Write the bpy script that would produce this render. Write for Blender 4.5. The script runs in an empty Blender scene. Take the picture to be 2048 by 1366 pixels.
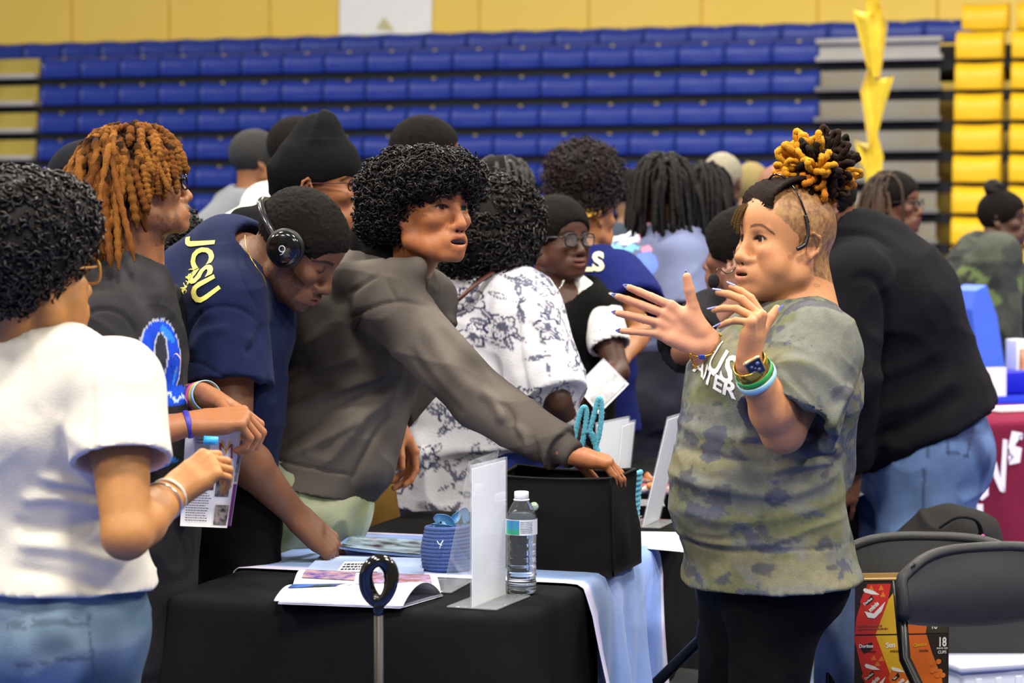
import bpy, math, random
import numpy as np
from mathutils import Vector, Matrix, Euler
from mathutils.bvhtree import BVHTree
random.seed(7); RNG = np.random.default_rng(11)
SC = bpy.context.scene; COL = SC.collection
R = math.radians
A = np.array
# ---------------------------------------------------------------- camera
H, F, CX, CY = 1.50, 4700.0, 1024.0, 683.0
PITCH = math.atan((683.0 - 450.0) / F)
def at(px, py, d):
    """photo pixel + distance along the view axis -> point in the hall"""
    x = (px - CX) / F; v = -(py - CY) / F
    c, s = math.cos(PITCH), math.sin(PITCH)
    dy = c + s * v; dz = -s + c * v
    return A([x / dy * d, d, H + dz / dy * d])
def atz(px, py, z):
    a = at(px, py, 1.0)
    d = (z - H) / (a[2] - H)
    return at(px, py, d)
cam = bpy.data.cameras.new('camera'); camo = bpy.data.objects.new('camera', cam); COL.objects.link(camo)
camo.location = (0, 0, H); camo.rotation_euler = (math.pi / 2 - PITCH, 0, 0)
cam.sensor_width = 36; cam.lens = F / 2048 * 36; cam.clip_end = 200; cam.clip_start = 0.1
cam.dof.use_dof = True; cam.dof.focus_distance = 4.95; cam.dof.aperture_fstop = 5.0
SC.camera = camo
YAW = R(17.7)
UU = A([math.cos(YAW), -math.sin(YAW), 0]); VV = A([math.sin(YAW), math.cos(YAW), 0]); ZZ = A([0, 0, 1.0])
# ---------------------------------------------------------------- materials
MATS = {}
def srgb(h):
    if isinstance(h, str):
        h = h.lstrip('#'); c = [int(h[i:i + 2], 16) / 255 for i in (0, 2, 4)]
    else: c = h
    return tuple((x / 12.92 if x <= .04045 else ((x + .055) / 1.055) ** 2.4) for x in c)
def mat(name, col=None, rough=.6, metal=0, noise=None, bump=None, attr=None, spec=.5, sheen=0, trans=0, ior=1.45, emit=None, coat=0, alpha=None):
    """noise=(scale, amount[, colour2]) mottles the colour, bump=(scale, strength)"""
    if name in MATS: return MATS[name]
    m = bpy.data.materials.new(name); m.use_nodes = True; MATS[name] = m
    nt = m.node_tree; N = nt.nodes; L = nt.links; b = N['Principled BSDF']
    b.inputs['Roughness'].default_value = rough; b.inputs['Metallic'].default_value = metal
    b.inputs['Specular IOR Level'].default_value = spec; b.inputs['IOR'].default_value = ior
    b.inputs['Transmission Weight'].default_value = trans; b.inputs['Sheen Weight'].default_value = sheen
    b.inputs['Coat Weight'].default_value = coat
    if alpha is not None: b.inputs['Alpha'].default_value = alpha
    tc = N.new('ShaderNodeTexCoord')
    src = None
    if attr:
        a = N.new('ShaderNodeAttribute'); a.attribute_name = attr; src = a.outputs['Color']
    elif col is not None:
        rgb = N.new('ShaderNodeRGB'); rgb.outputs[0].default_value = (*srgb(col), 1); src = rgb.outputs[0]
    if noise:
        n = N.new('ShaderNodeTexNoise'); n.inputs['Scale'].default_value = noise[0]; n.inputs['Detail'].default_value = 4
        L.new(tc.outputs['Object'], n.inputs['Vector'])
        mx = N.new('ShaderNodeMix'); mx.data_type = 'RGBA'
        mr = N.new('ShaderNodeMapRange'); mr.inputs[1].default_value = .35; mr.inputs[2].default_value = .65
        mr.inputs[4].default_value = noise[1]
        L.new(n.outputs['Fac'], mr.inputs[0]); L.new(mr.outputs[0], mx.inputs[0]); L.new(src, mx.inputs[6])
        if len(noise) > 2: mx.inputs[7].default_value = (*srgb(noise[2]), 1)
        else:
            mx.blend_type = 'MULTIPLY'; mx.inputs[7].default_value = (.45, .45, .45, 1)
        src = mx.outputs[2]
    L.new(src, b.inputs['Base Color'])
    if emit: b.inputs['Emission Color'].default_value = (*srgb(emit[0]), 1); b.inputs['Emission Strength'].default_value = emit[1]
    if bump:
        n = N.new('ShaderNodeTexNoise'); n.inputs['Scale'].default_value = bump[0]; n.inputs['Detail'].default_value = 3
        L.new(tc.outputs['Object'], n.inputs['Vector'])
        bp = N.new('ShaderNodeBump'); bp.inputs['Strength'].default_value = bump[1]; bp.inputs['Distance'].default_value = .004
        L.new(n.outputs['Fac'], bp.inputs['Height']); L.new(bp.outputs[0], b.inputs['Normal'])
    return m
def cloth(name, col, n=(9, .25), b=(160, .35), rough=.9, sheen=.0, **k):
    return mat(name, col, rough=rough, noise=n, bump=b, sheen=sheen, spec=.1, **k)
# ---------------------------------------------------------------- objects
def link(name, me, m=None, parent=None):
    o = bpy.data.objects.new(name, me); COL.objects.link(o)
    if m is not None and me is not None: me.materials.append(m)
    if parent is not None: o.parent = parent; o.matrix_parent_inverse = Matrix.Identity(4); o.matrix_local = parent_inv(parent)
    return o
def parent_inv(p): return world_of(p).inverted()
def world_of(o):
    m = o.matrix_basis.copy()
    return world_of(o.parent) @ m if o.parent else m
def empty(name, loc=(0, 0, 0), parent=None):
    o = bpy.data.objects.new(name, None); COL.objects.link(o); o.location = [float(c) for c in loc]; o.empty_display_size = .1
    return o
def tag(o, label=None, cat=None, group=None, kind=None):
    if label: o['label'] = label
    if cat: o['category'] = cat
    if group: o['group'] = group
    if kind: o['kind'] = kind
    return o
def dup(o, parent=None):
    c = o.copy(); COL.objects.link(c)
    if parent is not None: c.parent = parent
    for ch in list(o.children): dup(ch, c)
    return c
def mesh_np(name, V, Q=None, T=None, cols=None, smooth=True, matidx=None):
    V = np.asarray(V, np.float32); me = bpy.data.meshes.new(name)
    nq = 0 if Q is None else len(Q); nt = 0 if T is None else len(T)
    me.vertices.add(len(V)); me.vertices.foreach_set('co', V.ravel())
    loops = []; 
    if nq: loops.append(np.asarray(Q, np.int32).ravel())
    if nt: loops.append(np.asarray(T, np.int32).ravel())
    lp = np.concatenate(loops); me.loops.add(len(lp)); me.loops.foreach_set('vertex_index', lp)
    me.polygons.add(nq + nt)
    st = np.concatenate([np.arange(nq) * 4, nq * 4 + np.arange(nt) * 3]).astype(np.int32)
    me.polygons.foreach_set('loop_start', st)
    me.polygons.foreach_set('use_smooth', np.full(nq + nt, smooth))
    if matidx is not None: me.polygons.foreach_set('material_index', np.asarray(matidx, np.int32))
    me.update(calc_edges=True)
    if cols is not None:
        a = me.color_attributes.new('Col', 'FLOAT_COLOR', 'POINT')
        c = np.ones((len(V), 4), np.float32); c[:, :3] = cols; a.data.foreach_set('color', c.ravel())
    return me
class MB:
    """collects shapes; build() links them as one mesh object"""
    def __init__(s): s.v = []; s.f = []; s.n = 0; s.c = []; s.smooth = []; s.mi = []; s.cur = 0
    def add(s, V, Fc, smooth=False, M=None):
        V = np.asarray(V, float)
        if M is not None: V = (np.asarray(M)[:3, :3] @ V.T).T + np.asarray(M)[:3, 3]
        s.v.append(V); s.f += [[i + s.n for i in f] for f in Fc]; s.smooth += [smooth] * len(Fc); s.mi += [s.cur] * len(Fc); s.n += len(V); return s
    def box(s, c, size, ax=None, M=None, taper=1.0):
        """c centre, size full, ax=(u,v,w) axes"""
        u, v, w = ax if ax is not None else (A([1., 0, 0]), A([0, 1., 0]), ZZ)
        c = A(c, dtype=float); V = []
        for k in (-1, 1):
            t = 1 if k < 0 else taper
            for j in (-1, 1):
                for i in (-1, 1): V.append(c + u * i * size[0] / 2 * t + v * j * size[1] / 2 * t + w * k * size[2] / 2)
        Fc = [[0, 2, 3, 1], [4, 5, 7, 6], [0, 1, 5, 4], [2, 6, 7, 3], [0, 4, 6, 2], [1, 3, 7, 5]]
        if np.dot(np.cross(u, v), w) < 0: Fc = [f[::-1] for f in Fc]
        return s.add(V, Fc, M=M)
    def tube(s, P, r, n=8, closed=False, cap=True, flat=None):
        V, Fc = tube_geo(P, r, n, closed, cap, flat); return s.add(V, Fc, True)
    def lathe(s, prof, n=24, c=(0, 0, 0), M=None, smooth=True, cap=True):
        prof = A(prof, dtype=float); V = []; m = len(prof)
        for i in range(n):
            a = 2 * math.pi * i / n
            V += [(p[0] * math.cos(a) + c[0], p[0] * math.sin(a) + c[1], p[1] + c[2]) for p in prof]
        Fc = [[i * m + j, ((i + 1) % n) * m + j, ((i + 1) % n) * m + j + 1, i * m + j + 1] for i in range(n) for j in range(m - 1)]
        if cap: Fc += [[i * m for i in range(n)][::-1], [i * m + m - 1 for i in range(n)]]
        return s.add(V, Fc, smooth, M)
    def grid(s, fn, nu, nv, thick=0, closed_u=False, smooth=True):
        """surface fn(u,v)->xyz for u,v in 0..1, with optional thickness along its normal"""
        us = np.linspace(0, 1, nu + 1); vs = np.linspace(0, 1, nv + 1)
        G = A([[fn(a, b) for b in vs] for a in us], dtype=float)
        V = G.reshape(-1, 3); w = nv + 1
        Fc = [[i * w + j, (i + 1) * w + j, (i + 1) * w + j + 1, i * w + j + 1] for i in range(nu) for j in range(nv)]
        if thick:
            du = np.gradient(G, axis=0); dv = np.gradient(G, axis=1); Nn = np.cross(du, dv)
            Nn /= np.linalg.norm(Nn, axis=2, keepdims=True) + 1e-12
            V2 = (G - Nn * thick).reshape(-1, 3); n0 = len(V); V = np.vstack([V, V2])
            Fc += [[b + n0 for b in f[::-1]] for f in Fc]
            e = [i * w for i in range(nu + 1)]; bnd = [e[::-1], [i * w + nv for i in range(nu + 1)], list(range(w)), [nu * w + j for j in range(w)][::-1]]
            for q in bnd:
                for a_, b_ in zip(q, q[1:]): Fc.append([b_, a_, a_ + n0, b_ + n0])
        return s.add(V, Fc, smooth)
    def build(s, name, m=None, parent=None, bevel=0, segs=2, cols=None):
        me = bpy.data.meshes.new(name); V = np.vstack(s.v)
        me.from_pydata(V.tolist(), [], s.f); me.polygons.foreach_set('use_smooth', s.smooth if not bevel else [True] * len(s.f))
        me.polygons.foreach_set('material_index', s.mi)
        if cols is not None:
            a = me.color_attributes.new('Col', 'FLOAT_COLOR', 'POINT'); c = np.ones((len(V), 4), np.float32); c[:, :3] = cols; a.data.foreach_set('color', c.ravel())
        ms = m if isinstance(m, (list, tuple)) else [m]
        o = link(name, me, ms[0], parent)
        for x in ms[1:]: me.materials.append(x)
        if bevel:
            b = o.modifiers.new('bevel', 'BEVEL'); b.width = bevel; b.segments = segs; b.limit_method = 'ANGLE'; b.harden_normals = False
        return o
def norm(v): v = A(v, dtype=float); return v / (np.linalg.norm(v) + 1e-12)
def tube_geo(P, r, n=8, closed=False, cap=True, flat=None):
    P = A(P, dtype=float); m = len(P); r = np.broadcast_to(A(r, dtype=float), (m,))
    T = np.gradient(P, axis=0) if not closed else (np.roll(P, -1, 0) - np.roll(P, 1, 0))
    T /= np.linalg.norm(T, axis=1, keepdims=True) + 1e-12
    up = A([0, 0, 1.0]) if abs(T[0][2]) < .9 else A([1.0, 0, 0])
    nn = norm(np.cross(T[0], up)); V = []
    for i in range(m):
        nn = norm(nn - T[i] * np.dot(nn, T[i])); bb = np.cross(T[i], nn)
        for j in range(n):
            a = 2 * math.pi * j / n
            f = 1 if flat is None else flat
            V.append(P[i] + r[i] * (nn * math.cos(a) + bb * math.sin(a) * f))
    Fc = []
    for i in range(m if closed else m - 1):
        k = (i + 1) % m
        for j in range(n): Fc.append([i * n + j, i * n + (j + 1) % n, k * n + (j + 1) % n, k * n + j])
    if cap and not closed: Fc += [list(range(n))[::-1], [(m - 1) * n + j for j in range(n)]]
    return A(V), Fc
def tubes(strands, n=5):
    """many strands [(P (m,3), r (m,))] -> V, Q   (numpy, quick)"""
    Vs, Qs, off = [], [], 0
    ang = np.arange(n) * 2 * np.pi / n; ca, sa = np.cos(ang), np.sin(ang); tip = []
    for P, r in strands:
        P = np.asarray(P, float); m = len(P); T = np.gradient(P, axis=0); T /= np.linalg.norm(T, axis=1, keepdims=True) + 1e-12
        ref = A([.37, .61, .7]); nn = np.cross(T, ref); nn /= np.linalg.norm(nn, axis=1, keepdims=True) + 1e-9; bb = np.cross(T, nn)
        rr = np.broadcast_to(np.asarray(r, float), (m,))[:, None, None]
        V = P[:, None, :] + rr * (nn[:, None, :] * ca[None, :, None] + bb[:, None, :] * sa[None, :, None])
        i = np.arange(m - 1)[:, None] * n; j = np.arange(n)[None]; k = (j + 1) % n
        Q = np.stack([i + j, i + k, i + n + k, i + n + j], -1).reshape(-1, 4) + off
        Vs.append(V.reshape(-1, 3)); Qs.append(Q); off += m * n; tip.append(m * n)
    return np.vstack(Vs), np.vstack(Qs), tip
def spline(P, n):
    """Catmull-Rom through points, n samples"""
    P = A(P, dtype=float); m = len(P); t = np.linspace(0, m - 1, n); i = np.clip(t.astype(int), 0, m - 2); f = (t - i)[:, None]
    p0, p1, p2, p3 = P[np.clip(i - 1, 0, m - 1)], P[i], P[i + 1], P[np.clip(i + 2, 0, m - 1)]
    return .5 * (2 * p1 + (p2 - p0) * f + (2 * p0 - 5 * p1 + 4 * p2 - p3) * f * f + (3 * p1 - p0 - 3 * p2 + p3) * f ** 3)
# ---------------------------------------------------------------- noise
_T = RNG.random((32, 32, 32)).astype(np.float32)
def vnoise(P):
    P = np.asarray(P, float); i = np.floor(P).astype(int); f = P - i; f = f * f * (3 - 2 * f); i &= 31; j = (i + 1) & 31
    x, y, z = f.T; a = lambda u, v, w: _T[u, v, w]
    c00 = a(i[:, 0], i[:, 1], i[:, 2]) * (1 - x) + a(j[:, 0], i[:, 1], i[:, 2]) * x; c10 = a(i[:, 0], j[:, 1], i[:, 2]) * (1 - x) + a(j[:, 0], j[:, 1], i[:, 2]) * x
    c01 = a(i[:, 0], i[:, 1], j[:, 2]) * (1 - x) + a(j[:, 0], i[:, 1], j[:, 2]) * x; c11 = a(i[:, 0], j[:, 1], j[:, 2]) * (1 - x) + a(j[:, 0], j[:, 1], j[:, 2]) * x
    return ((c00 * (1 - y) + c10 * y) * (1 - z) + (c01 * (1 - y) + c11 * y) * z) * 2 - 1
def fbm(P, o=3):
    s = 0; a = 1; P = np.asarray(P, float)
    for k in range(o): s = s + a * vnoise(P * 2 ** k + 7.3 * k); a *= .5
    return s
# ---------------------------------------------------------------- signed-distance modelling
class Sdf:
    def __init__(s): s.p = []
    def e(s, p0, p1=None, a0=.05, b0=None, a1=None, b1=None, u=None, k=.01, sub=False, c=None, flat=(0, 0)):
        """elliptical capsule p0->p1, section radii a (along u) and b; flat=(1,1) squares off an end; c = end radius"""
        p0 = A(p0, dtype=float); p1 = p0 + A([0, 0, 1e-5]) if p1 is None else A(p1, dtype=float)
        b0 = a0 if b0 is None else b0; a1 = a0 if a1 is None else a1; b1 = (b0 if a1 == a0 else a1 * b0 / a0) if b1 is None else b1
        s.p.append((p0, p1, a0, b0, a1, b1, None if u is None else A(u, dtype=float), k, sub, c, flat)); return s
    def ball(s, p, r, **k): return s.e(p, None, r, **k)
    def ell(s, p, rx, ry, rz, M=None, **k):
        """ellipsoid with radii along the columns of M"""
        M = np.eye(3) if M is None else A(M)[:3, :3]
        w = norm(M[:, 2]); p = A(p, dtype=float)
        return s.e(p - w * 1e-6, p + w * 1e-6, rx, ry, rx, ry, u=M[:, 0], c=rz, **k)
    def chain(s, P, Rr, k=.01, **kw):
        for i in range(len(P) - 1): s.e(P[i], P[i + 1], Rr[i], a1=Rr[i + 1], k=k, **kw)
        return s
    def clone(s): t = Sdf(); t.p = list(s.p); return t
    def mesh(s, name, ax=None, vox=.005, fine=(), smooth=1, post=None, cols=None, clip=None):
        lo = A([9e9] * 3); hi = -lo
        for (p0, p1, a0, b0, a1, b1, u, k, sub, c, flat) in s.p:
            if sub: continue
            m = max(a0, b0, a1, b1, c or 0); lo = np.minimum(lo, np.minimum(p0, p1) - m); hi = np.maximum(hi, np.maximum(p0, p1) + m)
        lo -= vox * 2.5; hi += vox * 2.5; axs = []
        for d in range(3):
            x = lo[d]; xs = [x]
            while x < hi[d]:
                h = vox
                for (flo, fhi, fv) in fine:
                    if flo[d] - fv * 2 <= x <= fhi[d] + fv * 2: h = min(h, fv)
                x += h; xs.append(x)
            axs.append(np.array(xs, np.float32))
        X, Y, Z = axs; D = np.full((len(X), len(Y), len(Z)), .2, np.float32)
        for (p0, p1, a0, b0, a1, b1, u, k, sub, c, flat) in s.p:
            m = max(a0, b0, a1, b1, c or 0) + k + vox * 3
            l = np.minimum(p0, p1) - m; h = np.maximum(p0, p1) + m
            sl = [slice(max(0, np.searchsorted(ax_, l[i]) - 1), np.searchsorted(ax_, h[i]) + 1) for i, ax_ in enumerate(axs)]
            x = X[sl[0]][:, None, None] - np.float32(p0[0]); y = Y[sl[1]][None, :, None] - np.float32(p0[1]); z = Z[sl[2]][None, None, :] - np.float32(p0[2])
            if x.size == 0 or y.size == 0 or z.size == 0: continue
            ab = p1 - p0; L = np.linalg.norm(ab); w = ab / max(L, 1e-9)
            if u is None:
                uu = np.cross(w, [0.31, .95, .03]); uu = norm(uu)
            else: uu = norm(u - w * np.dot(u, w))
            vv = np.cross(w, uu); w = w.astype(np.float32); uu = uu.astype(np.float32); vv = vv.astype(np.float32)
            tw = x * w[0] + y * w[1] + z * w[2]; pu = x * uu[0] + y * uu[1] + z * uu[2]; pv = x * vv[0] + y * vv[1] + z * vv[2]
            t = np.clip(tw / max(L, 1e-9), 0, 1) if L > 1e-4 else np.zeros_like(tw) + np.float32(.5)
            a = a0 + t * (a1 - a0); b = b0 + t * (b1 - b0); cc = np.minimum(a, b) if c is None else np.float32(c)
            pw = tw - t * L
            if flat[0]: pw = np.where(tw < 0, 0, pw)
            if flat[1]: pw = np.where(tw > L, 0, pw)
            e1 = pu / a; e2 = pv / b; e3 = pw / cc
            k0 = np.sqrt(e1 * e1 + e2 * e2 + e3 * e3); k1 = np.sqrt((e1 / a) ** 2 + (e2 / b) ** 2 + (e3 / cc) ** 2)
            d = k0 * (k0 - 1) / np.maximum(k1, 1e-6)
            d = np.where(k0 < 1e-3, -np.minimum(a, b), d)
            if flat[0]: d = np.maximum(d, -tw)
            if flat[1]: d = np.maximum(d, tw - L)
            S = D[sl[0], sl[1], sl[2]]
            kk = max(k, 1e-5)
            if sub:
                d = -d; hh = np.clip(kk - np.abs(S - d), 0, None) / kk; S[:] = np.maximum(S, d) + hh * hh * kk * .25
            else:
                hh = np.clip(kk - np.abs(S - d), 0, None) / kk; S[:] = np.minimum(S, d) - hh * hh * kk * .25
        if clip is not None:   # planes (point, normal): keeps the side the normal points away from
            for (q, nn) in clip:
                nn = norm(nn); dd = (X[:, None, None] - q[0]) * nn[0] + (Y[None, :, None] - q[1]) * nn[1] + (Z[None, None, :] - q[2]) * nn[2]
                D = np.maximum(D, dd.astype(np.float32))
        V, Q = nets(D, X, Y, Z)
        if smooth: V = relax(V, Q, smooth)
        if post is not None:
            Nn = vnormals(V, Q); V = post(V, Nn)
        return V, Q
def nets(D, X, Y, Z):
    I = D < 0; nx, ny, nz = D.shape
    def idx(a): return np.where(a, 1, 0)
    c = I[:-1, :-1, :-1].astype(np.uint8)
    cnt = sum(I[i:nx - 1 + i, j:ny - 1 + j, k:nz - 1 + k].astype(np.uint8) for i in (0, 1) for j in (0, 1) for k in (0, 1))
    act = (cnt > 0) & (cnt < 8); ci, cj, ck = np.nonzero(act); n = len(ci)
    vid = np.full(act.shape, -1, np.int32); vid[ci, cj, ck] = np.arange(n)
    acc = np.zeros((n, 3)); num = np.zeros(n)
    cor = {(i, j, k): D[ci + i, cj + j, ck + k] for i in (0, 1) for j in (0, 1) for k in (0, 1)}
    for axis in range(3):
        for o1 in (0, 1):
            for o2 in (0, 1):
                a = [0, 0, 0]; b = [0, 0, 0]; oth = [q for q in range(3) if q != axis]
                a[oth[0]] = b[oth[0]] = o1; a[oth[1]] = b[oth[1]] = o2; b[axis] = 1
                da, db = cor[tuple(a)], cor[tuple(b)]; m = (da < 0) != (db < 0)
                t = np.where(m, da / np.where(m, da - db, 1), 0)
                p = np.zeros((n, 3)); p[:, oth[0]] = o1; p[:, oth[1]] = o2; p[:, axis] = t
                acc[m] += p[m]; num[m] += 1
    acc /= num[:, None]
    V = np.stack([X[ci] + acc[:, 0] * (X[ci + 1] - X[ci]), Y[cj] + acc[:, 1] * (Y[cj + 1] - Y[cj]), Z[ck] + acc[:, 2] * (Z[ck + 1] - Z[ck])], -1)
    Q = []
    # x edges
    s = (I[:-1, 1:-1, 1:-1] != I[1:, 1:-1, 1:-1]); i, j, k = np.nonzero(s); j += 1; k += 1
    q = np.stack([vid[i, j - 1, k - 1], vid[i, j, k - 1], vid[i, j, k], vid[i, j - 1, k]], -1); f = I[i, j, k]; q[~f] = q[~f][:, ::-1]; Q.append(q)
    s = (I[1:-1, :-1, 1:-1] != I[1:-1, 1:, 1:-1]); i, j, k = np.nonzero(s); i += 1; k += 1
    q = np.stack([vid[i - 1, j, k - 1], vid[i - 1, j, k], vid[i, j, k], vid[i, j, k - 1]], -1); f = I[i, j, k]; q[~f] = q[~f][:, ::-1]; Q.append(q)
    s = (I[1:-1, 1:-1, :-1] != I[1:-1, 1:-1, 1:]); i, j, k = np.nonzero(s); i += 1; j += 1
    q = np.stack([vid[i - 1, j - 1, k], vid[i, j - 1, k], vid[i, j, k], vid[i - 1, j, k]], -1); f = I[i, j, k]; q[~f] = q[~f][:, ::-1]; Q.append(q)
    return V, np.vstack(Q)
def relax(V, Q, it=1, w=.6):
    E = np.vstack([Q[:, [0, 1]], Q[:, [1, 2]], Q[:, [2, 3]], Q[:, [3, 0]]]); a = np.concatenate([E[:, 0], E[:, 1]]); b = np.concatenate([E[:, 1], E[:, 0]])
    n = len(V); deg = np.bincount(a, minlength=n).astype(float)[:, None]; deg[deg == 0] = 1
    def lap(V): return np.stack([np.bincount(a, V[b, i], n) for i in range(3)], -1) / deg - V
    for _ in range(it):
        V = V + w * lap(V); V = V - (w * .95) * lap(V) * .55
    return V
def vnormals(V, Q):
    nrm = np.cross(V[Q[:, 2]] - V[Q[:, 0]], V[Q[:, 3]] - V[Q[:, 1]]); n = len(V)
    N = np.zeros((n, 3))
    for c in range(4):
        for i in range(3): N[:, i] += np.bincount(Q[:, c], nrm[:, i], n)
    return N / (np.linalg.norm(N, axis=1, keepdims=True) + 1e-12)
def biggest(V, Q):
    """keeps the largest connected piece"""
    import collections
    n = len(V); lab = np.arange(n); E = np.vstack([Q[:, [0, 1]], Q[:, [1, 2]], Q[:, [2, 3]]])
    for _ in range(400):
        m = np.minimum(lab[E[:, 0]], lab[E[:, 1]]); old = lab.copy(); np.minimum.at(lab, E[:, 0], m); np.minimum.at(lab, E[:, 1], m); lab = lab[lab]; lab = lab[lab]
        if (old == lab).all(): break
    u, c = np.unique(lab, return_counts=True); keep = lab == u[c.argmax()]
    if keep.all(): return V, Q
    new = np.cumsum(keep) - 1; return V[keep], new[Q[keep[Q[:, 0]]]]
def seg_dist(P, a, b):
    ab = b - a; t = np.clip(((P - a) @ ab) / (ab @ ab + 1e-12), 0, 1); return np.linalg.norm(P - a - t[:, None] * ab, axis=1), t
def sst(a, b, x): t = np.clip((x - a) / (b - a), 0, 1); return t * t * (3 - 2 * t)
# ================================================================ people
def frame(yaw, pitch=0, roll=0, pos=(0, 0, 0)):
    """x forward, y left, z up; yaw 0 = facing the photo's right, 180 = left, -90 = the camera; pitch>0 looks up"""
    M = np.eye(4); m = (Matrix.Rotation(R(yaw), 3, 'Z') @ Matrix.Rotation(-R(pitch), 3, 'Y') @ Matrix.Rotation(R(roll), 3, 'X'))
    M[:3, :3] = A(m); M[:3, 3] = pos; return M
def X4(M, p): return M[:3, :3] @ A(p, dtype=float) + M[:3, 3]
def pose(x, y, yaw, h=1.72, lean=0, shw=1.0, side=0, stance=.10, step=0):
    k = h / 1.72; f = A([math.cos(R(yaw)), math.sin(R(yaw)), 0]); l = A([-f[1], f[0], 0]); ln = R(lean)
    up = math.cos(ln) * ZZ + math.sin(ln) * f; up = norm(up + l * side); fw = norm(np.cross(l, up))
    pel = A([x, y, .93 * k]); J = dict(k=k, f=f, l=l, up=up, fw=fw, pel=pel, yaw=yaw)
    J['wai'] = pel + up * .16 * k; J['che'] = pel + up * .36 * k; J['top'] = pel + up * .46 * k - fw * .01; J['nek'] = pel + up * .53 * k - fw * .005
    for s, t in (('L', 1), ('R', -1)):
        J['sh' + s] = pel + up * .475 * k + l * t * .175 * k * shw - fw * .01
        J['hip' + s] = pel - ZZ * .04 + l * t * .088 * k
        J['kn' + s] = A([x, y, 0]) + l * t * stance * k + ZZ * .49 * k + f * (.03 + step * t * .5); J['an' + s] = A([x, y, 0]) + l * t * (stance + .01) * k + ZZ * .085 * k + f * step * t
        J['el' + s] = J['sh' + s] - ZZ * .29 * k + l * t * .04; J['wr' + s] = J['el' + s] - ZZ * .25 * k + f * .05
        J['hd' + s] = None
    J['head'] = J['nek'] + up * .125 * k + fw * .03
    return J
def torso(S, J, o=0, W=1, Dp=1, belly=0, bust=0, hipw=1, hipd=1, top=True, low=True, kk=.05, hem=None, shr=.052, hemw=1.0):
    k = J['k']; l = J['l']; fw = J['fw']; up = J['up']
    if hem is not None:
        S.e(hem, J['wai'], .16 * k * W * hipw * hemw + o, .12 * k * hipd * hemw + o, .145 * k * W + o, .105 * k * Dp + o, u=l, k=kk, flat=(1, 0))
    elif low: S.e(J['pel'] - ZZ * .02, J['wai'], .16 * k * W * hipw + o, .12 * k * hipd + o, .14 * k * W + o, .105 * k * Dp + o, u=l, k=kk)
    S.e(J['wai'], J['che'], .142 * k * W + o, .105 * k * Dp + o, .16 * k * W + o, .118 * k * Dp + o, u=l, k=kk)
    S.e(J['che'], J['top'], .16 * k * W + o, .115 * k * Dp + o, .125 * k * W + o, .075 * k + o, u=l, k=kk)
    if belly: S.ell(J['wai'] + fw * .06 * k * Dp - up * .02, .10 * belly + o, .13 * belly + o, .15 * belly + o, np.stack([fw, l, up], 1), k=.06)
    if bust:
        for t in (1, -1): S.ball(J['che'] + fw * .095 * k * Dp + l * t * .075 * k - up * .01, .07 * bust + o, k=.05)
    if top:
        for s in 'LR':
            S.e(J['top'] + up * .02, J['sh' + s], .05 + o, a1=shr * k + o * .6, k=kk)
def arms(S, J, which='LR', ar=1.0, kk=.012):
    k = J['k'] * ar
    for s in which:
        sh, el, wr = J['sh' + s], J['el' + s], J['wr' + s]; m = sh + (el - sh) * .45
        S.e(sh, m, .05 * k, a1=.046 * k, k=.03); S.e(m, el, .046 * k, a1=.037 * k, k=kk); q = el + (wr - el) * .3
        S.e(el, q, .038 * k, a1=.040 * k, k=kk); hd = J['hd' + s]; sd = None if hd is None else hd['s']
        S.e(q, wr, .040 * k, .038 * k, a1=.028 * k, b1=.020 * k, u=sd, k=kk)
FING = [(.029, .093, (.043, .026, .022), .0084), (.009, .097, (.048, .030, .023), .0086), (-.011, .093, (.043, .028, .023), .0082), (-.030, .086, (.033, .021, .020), .0073)]
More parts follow.
